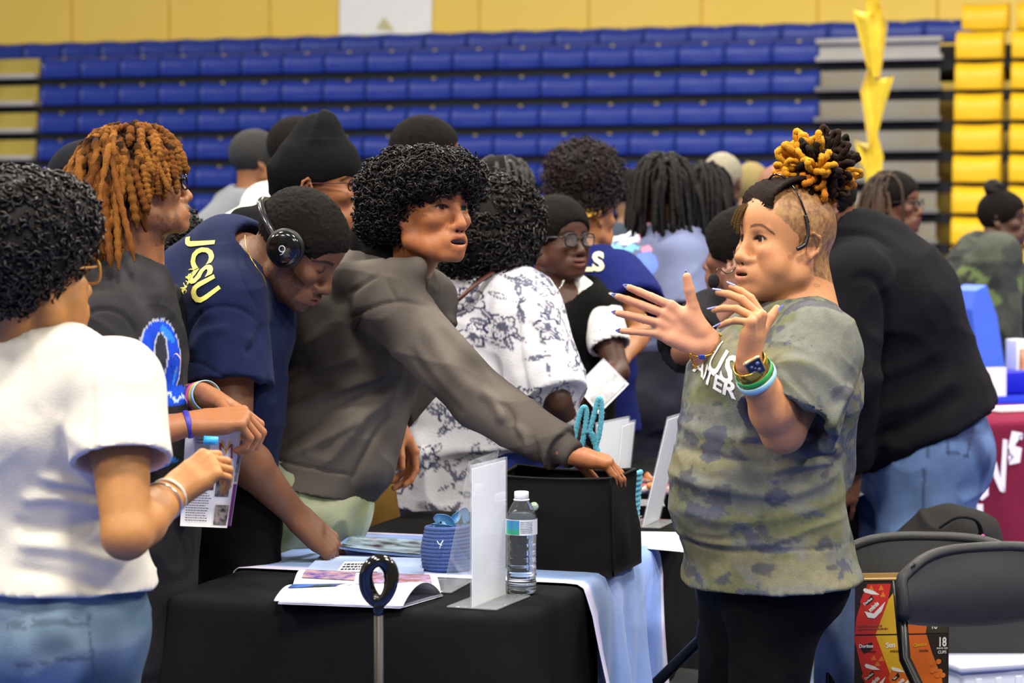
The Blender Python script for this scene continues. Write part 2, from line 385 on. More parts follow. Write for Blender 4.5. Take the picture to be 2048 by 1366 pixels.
def hand(S, wr, d, n, s, curl=((10, 15, 10),) * 4, spread=(6, 1, -4, -10), thumb=(45, 20, 10), hs=1.0, kf=.0025):
    """d: wrist->knuckles, n: the way the palm faces, s: thumb side.  Returns tips (pos, dir, back)"""
    wr = A(wr); d = norm(d); s = norm(s - d * np.dot(s, d)); n0 = norm(n); n = norm(np.cross(d, s)); n = n if np.dot(n, n0) > 0 else -n; tips = []
    kn = []
    for (o, L, seg, r) in FING:
        K = wr + d * L * hs + s * o * hs; kn.append(K)
        S.e(wr + s * o * .62 * hs + d * .006, K, .0135 * hs, a1=.0118 * hs, k=.010)
    S.e(wr - d * .01, wr + d * .05 * hs, .028 * hs, .018 * hs, .032 * hs, .014 * hs, u=s, k=.012)
    S.e(wr + d * .018 * hs + s * .018 * hs + n * .008, wr + d * .058 * hs + s * .028 * hs + n * .008, .016 * hs, a1=.014 * hs, k=.012)
    S.e(wr + d * .015 * hs - s * .018 * hs + n * .006, wr + d * .06 * hs - s * .026 * hs + n * .005, .014 * hs, a1=.012 * hs, k=.012)
    for (o, L, seg, r), K, cu, sp in zip(FING, kn, curl, spread):
        ang = 0; dd = norm(d * math.cos(R(sp)) + s * math.sin(R(sp))); p = K; r = r * hs; rr = [r * 1.08, r * 1.0, r * .93, r * .80]
        for i in range(3):
            ang += cu[i]; v = dd * math.cos(R(ang)) + n * math.sin(R(ang)); q = p + v * seg[i] * hs
            S.e(p, q, rr[i], a1=rr[i + 1] * (1.05 if i < 2 else 1), k=kf); p = q
        tips.append((p, v, norm(dd * math.sin(R(ang)) - n * math.cos(R(ang))), r))
    b = wr + d * .022 * hs + s * .020 * hs + n * .004; out, fwd, bend = thumb
    v = norm(d * math.cos(R(out)) + s * math.sin(R(out)) + n * math.sin(R(fwd))); p = b + v * .046 * hs
    S.e(b, p, .0145 * hs, a1=.0118 * hs, k=.014); v2 = norm(v * math.cos(R(bend)) + (d * .8 + n * .3) * math.sin(R(bend))); q = p + v2 * .034 * hs
    S.e(p, q, .0112 * hs, a1=.0102 * hs, k=.004); v3 = norm(v2 * math.cos(R(bend)) + (d * .8 + n * .3) * math.sin(R(bend))); t = q + v3 * .026 * hs
    S.e(q, t, .0104 * hs, a1=.0082 * hs, k=.003); tips.append((t, v3, norm(np.cross(np.cross(v3, n), v3)) * -1, .0092 * hs))
    return tips
HD = dict(w=1.0, nosew=1.0, nosel=1.0, lip=1.0, open=0.0, jaw=1.0, chin=1.0, fat=0.0, eyes=True, smile=0, ear=1.0, closed=False, ridge=.75, tip=1.0, browz=0.0, browt=1.0, eyeh=1.0, bridge=0.0, nosex=0.0)
def head_sdf(S, M, P, sc=1.0):
    m3 = M[:3, :3]; w = P['w']
    def T(x, y, z): return M[:3, :3] @ (A([x, y, z]) * sc) + M[:3, 3]
    def ell(p, r, k=.02, sub=False, rot=None):
        Q = m3 if rot is None else m3 @ A(Euler([R(a) for a in rot]).to_matrix()); S.ell(T(*p), r[0] * sc, r[1] * sc, r[2] * sc, Q, k=k * sc, sub=sub)
    def cap(a, b, r0, r1=None, k=.01, sub=False): S.e(T(*a), T(*b), r0 * sc, a1=(r0 if r1 is None else r1) * sc, k=k * sc, sub=sub)
    f = P['fat']
    ell((-.015, 0, .028), (.097, .076 * w, .088), .02)
    ell((.028, 0, .035), (.056, .063 * w, .055), .03)
    ell((.030, 0, -.03), (.052, .058 * w + f * .4, .062), .03)
    ell((.030, 0, -.072), (.052, .046 * w + f * .6, .034 + f * .5), .03)
    for t in (1, -1):
        cap((-.004, t * (.056 * w + f * .5), -.04), (.002, t * (.054 * w + f * .5), -.068), .016, .015 * P['jaw'] + f * .4, .02)
        cap((.002, t * (.054 * w + f * .5), -.068), (.070, t * .020, -.100 - f * .3), .015 * P['jaw'] + f * .4, .014, .02)
        ell((.060, t * .042 * w, -.026), (.022, .018, .016), .02)
        if f: ell((.048, t * .045, -.055), (.026, .020 + f, .028), .02)
        cap((.078 - .004 * (1 - P['ridge']), t * .010, .018), (.064, t * .044 * w, .019), .0095 * P['ridge'], .008 * P['ridge'], .012)
        cap((.082, t * .018, -.075), (.05, t * .036, -.085), .012, .014, .02)
        # eye sockets, lids and the opening between them
        ell((.090, t * .032, -.001), (.013, .016, .011), .012, True)
        ell((.066, t * .032, -.001), (.0155, .0165, .0145), .004)
        if not P['closed'] and P['eyes']: ell((.080, t * .032, -.001), (.012, .0132, .0050 * P['eyeh']), .0015, True); S.ball(T(.0655, t * .032, -.001), .0132 * sc, k=.0004)
        # nostril wings
        cap((.094, t * .0125 * P['nosew'], -.043), (.086, t * .017 * P['nosew'], -.043), .0078, .006, .007)
        # ear
        E = P['ear']; Q = (0, -12, t * 22)
        ell((-.014, t * (.0775 * w), -.012), (.016 * E, .0055, .027 * E), .005, False, Q)
        ell((-.006, t * (.074 * w), -.034), (.008, .006, .012), .006, False, Q)
        ell((-.010, t * (.085 * w), -.012), (.0085 * E, .0058, .0165 * E), .003, True, Q)
        rim = [(-.004, .078, .010), (-.012, .084, .0155), (-.024, .088, .008), (-.028, .088, -.008), (-.022, .085, -.022), (-.010, .080, -.034)]
        for a, b in zip(rim, rim[1:]): cap((a[0] * E, t * a[1] * w, a[2] * E), (b[0] * E, t * b[1] * w, b[2] * E), .0036, .0036, .003)
    cap((.079 - P['bridge'], 0, .010), (.1000 - P['bridge'] * .5 - P['nosex'], 0, -.030 * P['nosel']), .0088, .0100, .012)
    ell((.1020 - P['nosex'], 0, -.038), (.0118 * P['tip'], .0122 * P['nosew'], .0105 * P['tip']), .008)
    # mouth
    mo = P['open']; lp = P['lip']; zc = -.068
    ell((.080, 0, -.066), (.019, .030, .021), .014)
    up = [(.083, .024, zc + .000), (.0945, .012, zc + .0055), (.0985, 0, zc + .0050), (.0945, -.012, zc + .0055), (.083, -.024, zc + .000)]
    lo = [(.083, .023, zc - .002 - mo * .3), (.0925, .011, zc - .0085 - mo), (.0955, 0, zc - .0098 - mo), (.0925, -.011, zc - .0085 - mo), (.083, -.023, zc - .002 - mo * .3)]
    for a, b in zip(up, up[1:]): cap(a, b, .0050 * lp, .0050 * lp, .005)
    for a, b in zip(lo, lo[1:]): cap(a, b, .0056 * lp, .0056 * lp, .005)
    if mo > .001: ell((.096, 0, zc - .0025 - mo * .45), (.016, .0215, .0020 + mo * .45), .002, True)
    else: ell((.101, 0, zc - .0017), (.013, .026, .0012), .002, True)
    ell((.081, 0, -.100 - f * .25), (.014 * P['chin'], .018, .013), .018)
    for t in (1, -1): ell((.097, t * .0065, -.0495), (.005, .0042, .0028), .003, True)
    S_T = T
    return up, lo
def head_paint(L, C, skin, P, up, lo, brow='#1a100b', lipc=None, beard=None, buzz=None, sc=1.0, nz=None, lash='#120b08', makeup=0):
    """L: vertices in the head's own frame; recolours C in place"""
    L = L / sc; skin = A(srgb(skin)); hd = (np.abs(L) < .16).all(1)
    def blend(m, col, h=None):
        m = (m * hd)[:, None]; C[:] = C * (1 - m) + A(srgb(col)) * m
    if buzz is not None: blend(buzz(L), P.get('buzzcol', '#2a1c12'))
    if beard is not None: blend(beard(L), P.get('beardcol', '#140d0a'))
    front = L[:, 0] > .055
    for t in (1, -1):
        bz = P['browz']; zz_ = [.0185 + bz * .6, .0215 + bz, .0150 + bz * .4]; bt = P['browt']; b = [(.088, t * .012, zz_[0]), (.085, t * .034, zz_[1]), (.068, t * .051, zz_[2])]
        d = np.minimum(seg_dist(L, A(b[0]), A(b[1]))[0], seg_dist(L, A(b[1]), A(b[2]))[0]); blend(sst(.0052 * bt, .0026 * bt, np.abs(L[:, 2] - (zz_[1] - 8 * np.clip(.034 - np.abs(L[:, 1]), 0, 1) ** 2 * ((zz_[1] - zz_[0]) / .0046) - 22 * np.clip(np.abs(L[:, 1]) - .034, 0, 1) ** 2 * ((zz_[1] - zz_[2]) / .0065)))) * (d < .014) * sst(.010, .016, np.abs(L[:, 1])) * .85, brow)
        if P['eyes'] or P['closed']:
            e = L - A([.080, t * .032, -.001]); q = np.sqrt((e[:, 1] / .0150) ** 2 + (e[:, 2] / (.0062 * P['eyeh'] if not P['closed'] else .0022)) ** 2)
            if P['closed']: e2 = L - A([.080, t * .032, -.007]); q = np.sqrt((e2[:, 1] / .014) ** 2 + ((e2[:, 2] + 16 * e2[:, 1] ** 2 * -1) / .0018) ** 2)
            near = (np.abs(e[:, 0]) < .02) * (q < 1.9)
            blend(near * sst(1.25, .95, q) * (.9 if P['closed'] else (e[:, 2] > -.0012) * .75 + .2), lash)
            if makeup: blend(sst(.012, .006, np.linalg.norm((e - A([0, 0, .008])) * A([.6, .7, 1.3]), axis=1)) * makeup, '#5a3322')
            if not P['closed'] and P['eyes']:
                dc = np.linalg.norm(L - A([.0655, t * .032, -.001]), axis=1); g = norm(A(P.get('gaze', (1, 0, 0)))); a = ((L - A([.0655, t * .032, -.001])) @ g) / .0132
                ball = (dc < .0137) * (q < 1.02); blend(ball * 1.0, '#9c9088'); blend(ball * (np.arccos(np.clip(a, -1, 1)) < .60), '#20110a')
    lc = lipc or tuple(np.clip(A([c for c in (int(P['skin'][i:i + 2], 16) / 255 for i in (1, 3, 5))]) * A([.88, .58, .60]), 0, 1))
    for pl, rr in ((up, .0062), (lo, .0070)):
        d = np.min([seg_dist(L, A(a), A(b))[0] for a, b in zip(pl, pl[1:])], 0); blend(sst(rr * P['lip'] + .0012, rr * P['lip'] - .0010, d) * .9, lc)
    if P['open'] > .001:
        z0 = -.0705 - P['open'] * .45; e = L - A([.086, 0, z0]); m = (np.abs(e[:, 2]) < .0012 + P['open'] * .5) * (np.abs(e[:, 1]) < .0205) * (L[:, 0] < .0945) * (L[:, 0] > .07); blend(m * 1.0, '#2a0c0a')
        m2 = m * (e[:, 2] > P['open'] * .05) * (L[:, 0] > .076); blend(m2 * .9, '#cbbcae')
    else: blend((np.abs(L[:, 2] + .0697) < .0010) * (np.abs(L[:, 1]) < .024) * (L[:, 0] > .082) * .8, '#2c1410')
    blend(sst(.006, .002, np.min([np.linalg.norm((L - A([.097, t * .0065, -.0500])), axis=1) for t in (1, -1)], 0)) * .85, '#1c0c08')
    ea = np.min([np.linalg.norm((L - A([-.012, t * .080, -.014])) * A([1.2, 1, .7]), axis=1) for t in (1, -1)], 0); blend(sst(.010, .004, ea) * .45, '#3a1610')
def fold_disp(strokes, camside=True):
    """strokes: [(photo polyline [(px,py)..], depth d, half width m, height m)] -> crests (or, negative, valleys) of cloth"""
    st = []
    for (pl, d, w, h) in strokes:
        P = A([at(x, y, d) for x, y in pl]); P = spline(P, max(5, 4 * len(P))) if len(P) > 2 else P; st.append((P[:, [0, 2]], w, h))
    def f(V, Nn):
        q = V[:, [0, 2]]; D = np.zeros(len(V))
        for P, w, h in st:
            lo = P.min(0) - 3 * w; hi = P.max(0) + 3 * w; m = ((q > lo) & (q < hi)).all(1) & (Nn[:, 1] < .35); idx = np.nonzero(m)[0]
            if not len(idx): continue
            dm = np.full(len(idx), 9.); tm = np.zeros(len(idx)); n = len(P) - 1
            for i in range(n):
                dd, t = seg_dist(q[idx], P[i], P[i + 1]); c = dd < dm; dm[c] = dd[c]; tm[c] = (i + t[c]) / n
            fade = np.clip(np.minimum(tm, 1 - tm) * 5 + .12, 0, 1)
            D[idx] += h * np.exp(-(dm / w) ** 2) * fade
        return V + Nn * D[:, None]
    return f
def wrinkle(amp=.004, fr=(9, 9, 20), axes=None, seed=0, ridge=True, amp2=.0015):
    def f(V, Nn):
        P = V if axes is None else V @ np.stack(axes, 1); q = P * A(fr, dtype=float) + seed
        q = q + .6 * np.stack([vnoise(P * 7 + seed), vnoise(P * 7 + seed + 9), vnoise(P * 7 + seed + 17)], 1)
        a = vnoise(q); a = (1 - 2 * np.sqrt(np.abs(a) + .002)) if ridge else a
        return V + Nn * (amp * a + amp2 * vnoise(P * 28 + seed))[:, None]
    return f
def comp(*fs):
    def f(V, Nn):
        for g in fs: V = g(V, Nn)
        return V
    return f
SKIN = lambda: mat('skin', attr='Col', rough=.50, noise=(60, .12), bump=(260, .12), spec=.42)
def make_person(name, J, label, skin, P=None, HM=None, hsc=1.0, W=1, Dp=1, belly=0, bust=0, hipw=1, ar=1.0, fine=.0026, vox=.006, paint=None, legs=True, neckr=.053, group=None, hands=True, extra=None, sub_neck=None, legr=1.0, hipd=None):
    hipd = hipd or Dp
    """the Empty at the feet and the one continuous body mesh"""
    P = {**HD, **(P or {}), 'skin': skin}; k = J['k']
    if HM is None: HM = frame(J['yaw'], 0, 0, J['head'])
    S = Sdf(); torso(S, J, 0, W, Dp, belly, bust, hipw, hipd)
    if legs:
        for s in 'LR':
            S.e(J['hip' + s], J['kn' + s], .082 * k * legr, a1=.052 * k * legr, k=.04); S.e(J['kn' + s], J['an' + s], .052 * k * legr, a1=.036 * k, k=.02)
            S.e(J['an' + s] - ZZ * .045 * k - J['f'] * .02, J['an' + s] - ZZ * .06 * k + J['f'] * .15 * k, .035 * k, .030 * k, .036 * k, .020 * k, u=J['l'], k=.02)
    nb = X4(HM, A([-.035, 0, -.055]) * hsc); S.e(J['nek'] - J['up'] * .03, nb, neckr * 1.12, a1=neckr, k=.03); nb2 = X4(HM, A([.0, 0, -.075]) * hsc)
    S.e(J['nek'] + J['fw'] * .015, nb2, neckr * .9, a1=neckr * .8, k=.03)
    arms(S, J, ar=ar); up, lo = head_sdf(S, HM, P, hsc); tips = {}
    hc = HM[:3, 3]; fz = [(hc - .15, hc + .15, fine)]
    for s in 'LR':
        h = J['hd' + s]
        if h is not None and hands:
            tips[s] = hand(S, J['wr' + s], h['d'], h['n'], h['s'], h.get('curl', ((15, 20, 15),) * 4), h.get('spread', (5, 1, -3, -8)), h.get('thumb', (40, 20, 10)), h.get('hs', 1.0) * k, kf=.0022)
            c = J['wr' + s] + norm(h['d']) * .09; fz.append((c - .12, c + .12, h.get('fine', fine)))
        elif hands:
            d = norm(J['wr' + s] - J['el' + s]); tips[s] = hand(S, J['wr' + s], d, np.cross(J['f'], d) * (1 if s == 'L' else -1) + 1e-3, J['f'], ((25, 30, 20),) * 4, hs=k)
    if extra: extra(S)
    V, Q = S.mesh(name, vox=vox, fine=fz, smooth=1); V, Q = biggest(V, Q)
    C = np.tile(A(srgb(skin)), (len(V), 1)); Lc = (V - HM[:3, 3]) @ HM[:3, :3]
    pk = dict(paint or {}); fn = pk.pop('fn', None); head_paint(Lc, C, skin, P, up, lo, sc=hsc, **pk)
    Nn = vnormals(V, Q)
    for s in 'LR':
        h = J['hd' + s]
        if h is not None and h.get('palm'):
            c = J['wr' + s] + norm(h['d']) * .09; m = sst(.13, .10, np.linalg.norm(V - c, axis=1)) * sst(-.1, .5, Nn @ norm(h['n'])) * .7; C[:] = C * (1 - m[:, None]) + A(srgb(h['palm'])) * m[:, None]
    if fn: fn(V, Nn, Lc, C)
    root = empty(name, (J['pel'][0], J['pel'][1], 0)); tag(root, label, 'person', group)
    body = link('body', mesh_np('body', V, Q, cols=C), SKIN(), root)
    root_info = dict(root=root, J=J, HM=HM, hsc=hsc, tips=tips, body=body, V=V, Q=Q, N=Nn, W=W, Dp=Dp, belly=belly, bust=bust, hipw=hipw, ar=ar, P=P, legr=legr, hipd=hipd)
    return root_info
def garment(pi, S, name, m, vox=.006, post=None, cols=None, smooth=2, clip=None, fine=()):
    V, Q = S.mesh(name, vox=vox, smooth=smooth, post=post, clip=clip, fine=fine); V, Q = biggest(V, Q)
    c = cols(V, vnormals(V, Q)) if cols else None
    o = link(name, mesh_np(name, V, Q, cols=c), m, pi['root']); return o, V, Q
def shirt(pi, m, name='t_shirt', sleeve=.62, hem=-.02, o=.016, slo=.016, vox=.006, post=None, cols=None, hemw=1.06, neck=.075, full=False, extra=None, neckup=.0, cuff=.0, smooth=2, kk=.05, neckfwd=.0, which='LR', clip=None, so=None):
    J = pi['J']; S = Sdf(); k = J['k']; up = J['up']; ar = pi['ar']
    hp = J['pel'] + up * hem
    torso(S, J, o, pi['W'], pi['Dp'], pi['belly'], pi['bust'], pi['hipw'], pi['hipd'], hem=hp, kk=kk, hemw=hemw, shr=.054 * ar)
    for s in 'LR':
        if s not in which: continue
        sh, el, wr = J['sh' + s], J['el' + s], J['wr' + s]
        if full:
            e2 = wr - norm(wr - el) * cuff
            S.e(sh, el, .056 * k * ar + slo, a1=.044 * k * ar + slo, k=.03); S.e(el, e2, .044 * k * ar + slo, a1=.034 * k + slo * .9, k=.015, flat=(0, 1))
        else:
            e2 = sh + (el - sh) * sleeve; S.e(sh, e2, .056 * k * ar + slo, a1=.053 * k * ar + slo * 1.5, k=.03, flat=(0, 1))
            S.e(sh + (el - sh) * (sleeve - .14), e2 + (el - sh) * .05, .046 * k * ar + slo * .9, a1=.046 * k * ar + slo * 1.2, k=.006, sub=True)
    if extra: extra(S)
    if so is None: S.e(J['nek'] + up * (.02 + neckup) + J['fw'] * neckfwd, J['nek'] + up * .16 + J['fw'] * (.03 + neckfwd), neck, a1=neck * 1.1, k=.012, sub=True)
    else: so(S)
    # inside of the hem, so that it hangs as an open edge
    return garment(pi, S, name, m, vox, post, cols, smooth, clip)
def trousers(pi, m, name='trousers', o=.012, post=None, vox=.008, bag=1.0, waist=.10, cols=None, butt=.045):
    J = pi['J']; k = J['k']; S = Sdf(); hw = pi['hipw'] * pi['W']; l = J['l']; lr = pi['legr']
    S.e(J['pel'] - ZZ * .05, J['pel'] + J['up'] * waist, .168 * k * hw + o, .122 * k * pi['hipd'] + o, .145 * k * hw + o, .110 * k * pi['hipd'] + o, u=l, k=.04)
    for s, t in (('L', 1), ('R', -1)):
        b = J['hip' + s] - J['f'] * butt - ZZ * .02; S.ball(b, .086 * k * lr + o, k=.05)
        S.e(J['hip' + s] - ZZ * .01, J['kn' + s], (.086 * lr + o) * k * bag, a1=(.062 * lr + o) * k * bag, k=.035); S.e(J['kn' + s], J['an' + s] - ZZ * .02, (.062 * lr + o) * k * bag, a1=(.052 + o) * k * bag, k=.02, flat=(0, 1))
    return garment(pi, S, name, m, vox, post or wrinkle(.005, (8, 8, 14)), cols)
def shoes(pi, m):
    J = pi['J']; k = J['k']
    for s in 'LR':
        S = Sdf(); a = J['an' + s]; S.e(a - ZZ * .035 * k - J['f'] * .03, a - ZZ * .04 * k + J['f'] * .16 * k, .045 * k, .040 * k, .046 * k, .030 * k, u=J['l'], k=.02)
        S.e(a - ZZ * .02, a + ZZ * .03, .045 * k, k=.02, flat=(0, 1))
        V, Q = S.mesh('shoe', vox=.01, clip=[((0, 0, .002), (0, 0, -1))]); link('shoe', mesh_np('shoe', V, Q), m, pi['root'])
# ---------------------------------------------------------------- hair
def fib(n):
    i = np.arange(n) + .5; ph = np.arccos(1 - 2 * i / n); th = np.pi * (1 + 5 ** .5) * i
    return np.stack([np.cos(th) * np.sin(ph), np.sin(th) * np.sin(ph), np.cos(ph)], 1)
def hairblob(pi, ells, m, name='hair', vox=.005, post=None, cuts=(), cols=None, cap=None):
    """ells/cuts: (centre, radii) in the head frame"""
    HM = pi['HM']; sc = pi['hsc']; S = Sdf()
    for e in ells: S.ell(X4(HM, A(e[0]) * sc), *(A(e[1]) * sc), HM, k=.02)
    for e in cuts: S.ell(X4(HM, A(e[0]) * sc), *(A(e[1]) * sc), HM, k=.01 if len(e) < 3 else e[2], sub=True)
    V, Q = S.mesh(name, vox=vox, smooth=1, post=post)
    V, Q = biggest(V, Q)
    c = cols(V, vnormals(V, Q)) if cols else None
    return link(name, mesh_np(name, V, Q, cols=c), m, pi['root']), V, Q
def curls_on(V, Q, HM, n, m, r=.010, turns=1.3, tr=.0022, out=.012, seed=1, col=None, filt=None, sides=4, name='hair', parent=None, steps=9, drop=0.0):
    """little spiral curls standing on a surface, all in one hair mesh"""
    rg = np.random.default_rng(seed); Nn = vnormals(V, Q); idx = np.arange(len(V))
    if filt is not None: idx = idx[filt(V)]
    pick = rg.choice(idx, n, replace=len(idx) < n); st = []
    for i in pick:
        nn = norm(Nn[i] + rg.normal(0, .45, 3) - ZZ * drop); a = norm(np.cross(nn, rg.normal(0, 1, 3))); b = np.cross(nn, a); rr = r * rg.uniform(.6, 1.3); t = np.linspace(0, 1, steps)[:, None]
        ph = rg.uniform(0, 6.28); an = ph + t * 6.28 * turns * rg.uniform(.7, 1.2)
        P = V[i] - nn * .004 + nn * t * out * rg.uniform(.5, 1.5) + rr * (a * np.cos(an) + b * np.sin(an)) * (.5 + .5 * t); st.append((P, tr * (1.15 - .6 * t[:, 0])))
    W, QQ, tip = tubes(st, sides); return W, QQ, st
def locs(pi, name, m, n=90, length=(.14, .2), r=.0065, seed=3, start=None, colf=None, push=1.08, out=.02, zone=None, bumps=.25, sides=6, fall=1.0, steps=12, lenf=None, cen=(-.015, 0, .028), rad=(.104, .083, .095), sway=.012):
    """ropes of hair that leave the scalp, arch over it and hang down"""
    rg = np.random.default_rng(seed); HM = pi['HM']; sc = pi['hsc']; cen = A(cen); rad = A(rad); st = []; cs = []
    dirs = fib(int(n * 2.4)); inv = HM[:3, :3].T; g = inv @ A([0, 0, -1.0])
    zone = zone or (lambda d: d[2] > -.05 + .6 * max(d[0], 0))
    k = 0
    for d in dirs:
        if not zone(d) or k >= n: continue
        k += 1; d = norm(d + rg.normal(0, .05, 3)); p = cen + d * rad * .97; L = rg.uniform(*length) * (lenf(d) if lenf else 1); h = L / steps; v = norm(d * .7 + g * .5 * fall + rg.normal(0, .3, 3)) * 1.0; P = [p]; sw = rg.normal(0, sway, 3)
        for i in range(steps):
            v = norm(v * .55 + g * .50 * fall + sw * 3); p = p + v * h; q = (p - cen) / rad; qq = np.linalg.norm(q); lim = push + out * rg.uniform(.3, 1)
            if qq < lim: p = cen + q / qq * lim * rad
            P.append(p)
        P = spline(A(P), steps * 2); t = np.linspace(0, 1, len(P)); rr = r * rg.uniform(.75, 1.2) * (1 + bumps * np.sin(t * rg.uniform(40, 60) + rg.uniform(0, 6))) * np.clip((1.02 - t) * 8, .25, 1)
        st.append((A([X4(HM, x * sc) for x in P]), rr)); c0 = colf(d, rg) if colf else None; cs.append((c0, t))
    V, Q, tip = tubes(st, sides); cols = None
    if colf:
        cols = np.vstack([np.repeat(c[0](c[1]) if callable(c[0]) else np.tile(A(c[0]), (len(c[1]), 1)), sides, 0) for c in cs])
    return link(name, mesh_np(name, V, Q, cols=cols), m, pi['root'])
def glasses(pi, m, lens=None, w=.026, h=.019, x=.100, r=.0022, z=-.002, sq=3.0, parent=True):
    HM = pi['HM']; sc = pi['hsc']; T = lambda *p: X4(HM, A(p) * sc); mb = MB(); hw = pi['P']['w']
    for t in (1, -1):
        P = []
        for i in range(28):
            a = 2 * math.pi * i / 28; ca, sa = math.cos(a), math.sin(a); P.append(T(x - .006 * abs(ca * w + .031) / .05, t * .033 + w * math.copysign(abs(ca) ** (2 / sq), ca), z + h * math.copysign(abs(sa) ** (2 / sq), sa)))
        mb.tube(P, r, 6, closed=True)
        mb.tube([T(x - .008, t * (.033 + w), z + h * .4), T(x - .02, t * .072 * hw, z + h * .4), T(.0, t * .080 * hw, z + .006), T(-.012, t * .082 * hw, z)], r * .9, 6)
    mb.tube([T(x, .010, z + .003), T(x + .003, 0, z + .006), T(x, -.010, z + .003)], r, 6)
    o = mb.build('glasses', m, pi['root'])
    g = MB()
    for t in (1, -1):
        P = [T(x - .004, t * .033, z)]; 
        for i in range(20):
            a = 2 * math.pi * i / 20; ca, sa = math.cos(a), math.sin(a); P.append(T(x - .004, t * .033 + w * .97 * math.copysign(abs(ca) ** (2 / sq), ca), z + .97 * h * math.copysign(abs(sa) ** (2 / sq), sa)))
        g.add(P, [[0, 1 + i, 1 + (i + 1) % 20] for i in range(20)])
    g.build('lens', lens or mat('lens', '#dfe6ee', rough=.03, spec=.8, alpha=.07), o)
    return o
def chain_on(pi, pts, r, m, name, n=40, closed=False, bead=0, parent=None):
    mb = MB(); P = spline(pts, n) if not closed else spline(list(pts) + [pts[0]], n)[:-1]
    if bead:
        for p in P: mb.lathe([(0.0001, -bead), (bead * .8, -bead * .5), (bead, 0), (bead * .8, bead * .5), (.0001, bead)], 8, c=p)
    else: mb.tube(P, r, 6, closed=closed)
    return mb.build(name, m, parent or pi['root'])
def band(pi, c, ax, ra, rb, u, w, m, name, th=.0025, parent=None, n=36):
    """flat ring (wristband) about a limb: centre c, axis ax, radii ra along u and rb"""
    ax = norm(ax); u = norm(u - ax * np.dot(u, ax)); v = np.cross(ax, u); mb = MB()
    def fn(a, b):
        th_ = 2 * math.pi * a; q = 2 * math.pi * b; rr = th / 2 * math.cos(q); zz = w / 2 * math.sin(q) if abs(math.sin(q)) < .9 else w / 2 * math.copysign(1, math.sin(q))
        return c + u * (ra + rr) * math.cos(th_) + v * (rb + rr) * math.sin(th_) + ax * zz
    mb.grid(fn, n, 8); return mb.build(name, m, parent or pi['root'])
# ---------------------------------------------------------------- writing laid on curved cloth
_TX = {}
def text_mesh(s, size=1.0, bold=0.0, sub=2, shear=0):
    cu = bpy.data.curves.new('t', 'FONT'); cu.body = s; cu.size = 1.0; cu.align_x = 'CENTER'; cu.align_y = 'CENTER'; cu.offset = bold; cu.resolution_u = 3; cu.shear = shear
    o = bpy.data.objects.new('t', cu); COL.objects.link(o); dg = bpy.context.evaluated_depsgraph_get(); dg.update(); me = bpy.data.meshes.new_from_object(o.evaluated_get(dg)); bpy.data.objects.remove(o); bpy.data.curves.remove(cu)
    import bmesh
    bm = bmesh.new(); bm.from_mesh(me); bmesh.ops.triangulate(bm, faces=bm.faces)
    for _ in range(sub):
        es = [e for e in bm.edges if e.calc_length() > .10]
        if es: bmesh.ops.subdivide_edges(bm, edges=es, cuts=1); bmesh.ops.triangulate(bm, faces=bm.faces)
    V = A([v.co[:] for v in bm.verts]); Fc = [[v.index for v in f.verts] for f in bm.faces]; bm.free(); bpy.data.meshes.remove(me)
    return V, Fc
def bvh(V, Q): return BVHTree.FromPolygons([tuple(v) for v in V.tolist()], Q.tolist())
def project(P, tree, dr, off=.0015, far=1.0):
    out = []; dr = norm(dr); dv = Vector(dr)
    for p in P:
        h = tree.ray_cast(Vector(p - dr * .4), dv, far)
        out.append((A(h[0]) + A(h[1]) * off * (1 if np.dot(h[1], dr) < 0 else -1)) if h[0] is not None else A(p))
    return A(out)
def write_on(s, tree, c, right, upv, dr, size, m, name, parent, bold=.0, arc=0, off=.0015, stretch=1.0, sub=2, shear=0, warp=None):
    """text centred at c, reading along `right`, projected along dr onto the surface in tree"""
    V, Fc = text_mesh(s, 1, bold, sub, shear); right = norm(right); upv = norm(upv); P = []
    for v in V:
        x = v[0] * size * stretch; y = v[1] * size
        if arc: a = x / arc; x, y = math.sin(a) * (arc + y), math.cos(a) * (arc + y) - arc
        if warp: x, y = warp(x, y)
        P.append(A(c) + right * x + upv * y)
    P = project(A(P), tree, dr, off); mb = MB(); mb.add(P, Fc, True); return mb.build(name, m, parent)
def flat_text(s, c, right, upv, size, m, name, parent, bold=0, lift=.0006, stretch=1.0, shear=0):
    V, Fc = text_mesh(s, 1, bold, 0, shear); right = norm(right); upv = norm(upv); n = np.cross(right, upv)
    P = [A(c) + right * v[0] * size * stretch + upv * v[1] * size + n * lift for v in V]; mb = MB(); mb.add(P, Fc); return mb.build(name, m, parent)
# ================================================================ light
SC.view_settings.view_transform = 'Standard'; SC.view_settings.look = 'None'; SC.view_settings.gamma = 1; SC.view_settings.exposure = 0.0
w = bpy.data.worlds.new('hall_air'); SC.world = w; w.use_nodes = True; w.node_tree.nodes['Background'].inputs[0].default_value = (1, .93, .82, 1); w.node_tree.nodes['Background'].inputs[1].default_value = .19
def lamp(x, y, z, e, s=1.4, tgt=None, col=(1, .95, .86)):
    l = bpy.data.lights.new('ceiling_lamp', 'AREA'); l.energy = e; l.size = s; l.color = col; l.shape = 'DISK'; o = bpy.data.objects.new('ceiling_lamp', l); COL.objects.link(o); o.location = (x, y, z)
    if tgt is not None: o.rotation_euler = (Vector(tgt) - Vector((x, y, z))).to_track_quat('-Z', 'Y').to_euler()
for (x, y) in ((-7, 2), (0, 1.5), (7, 2), (-9, 9), (-3, 8), (4, 8), (10, 8), (-8, 16), (0, 16), (8, 15)):
    lamp(x, y, 8.2, 740)
lamp(-4.5, -2.5, 7.0, 330, 1.6, (0, 5, 1)); lamp(4, -3.0, 7.0, 330, 1.6, (.5, 5.5, 1))
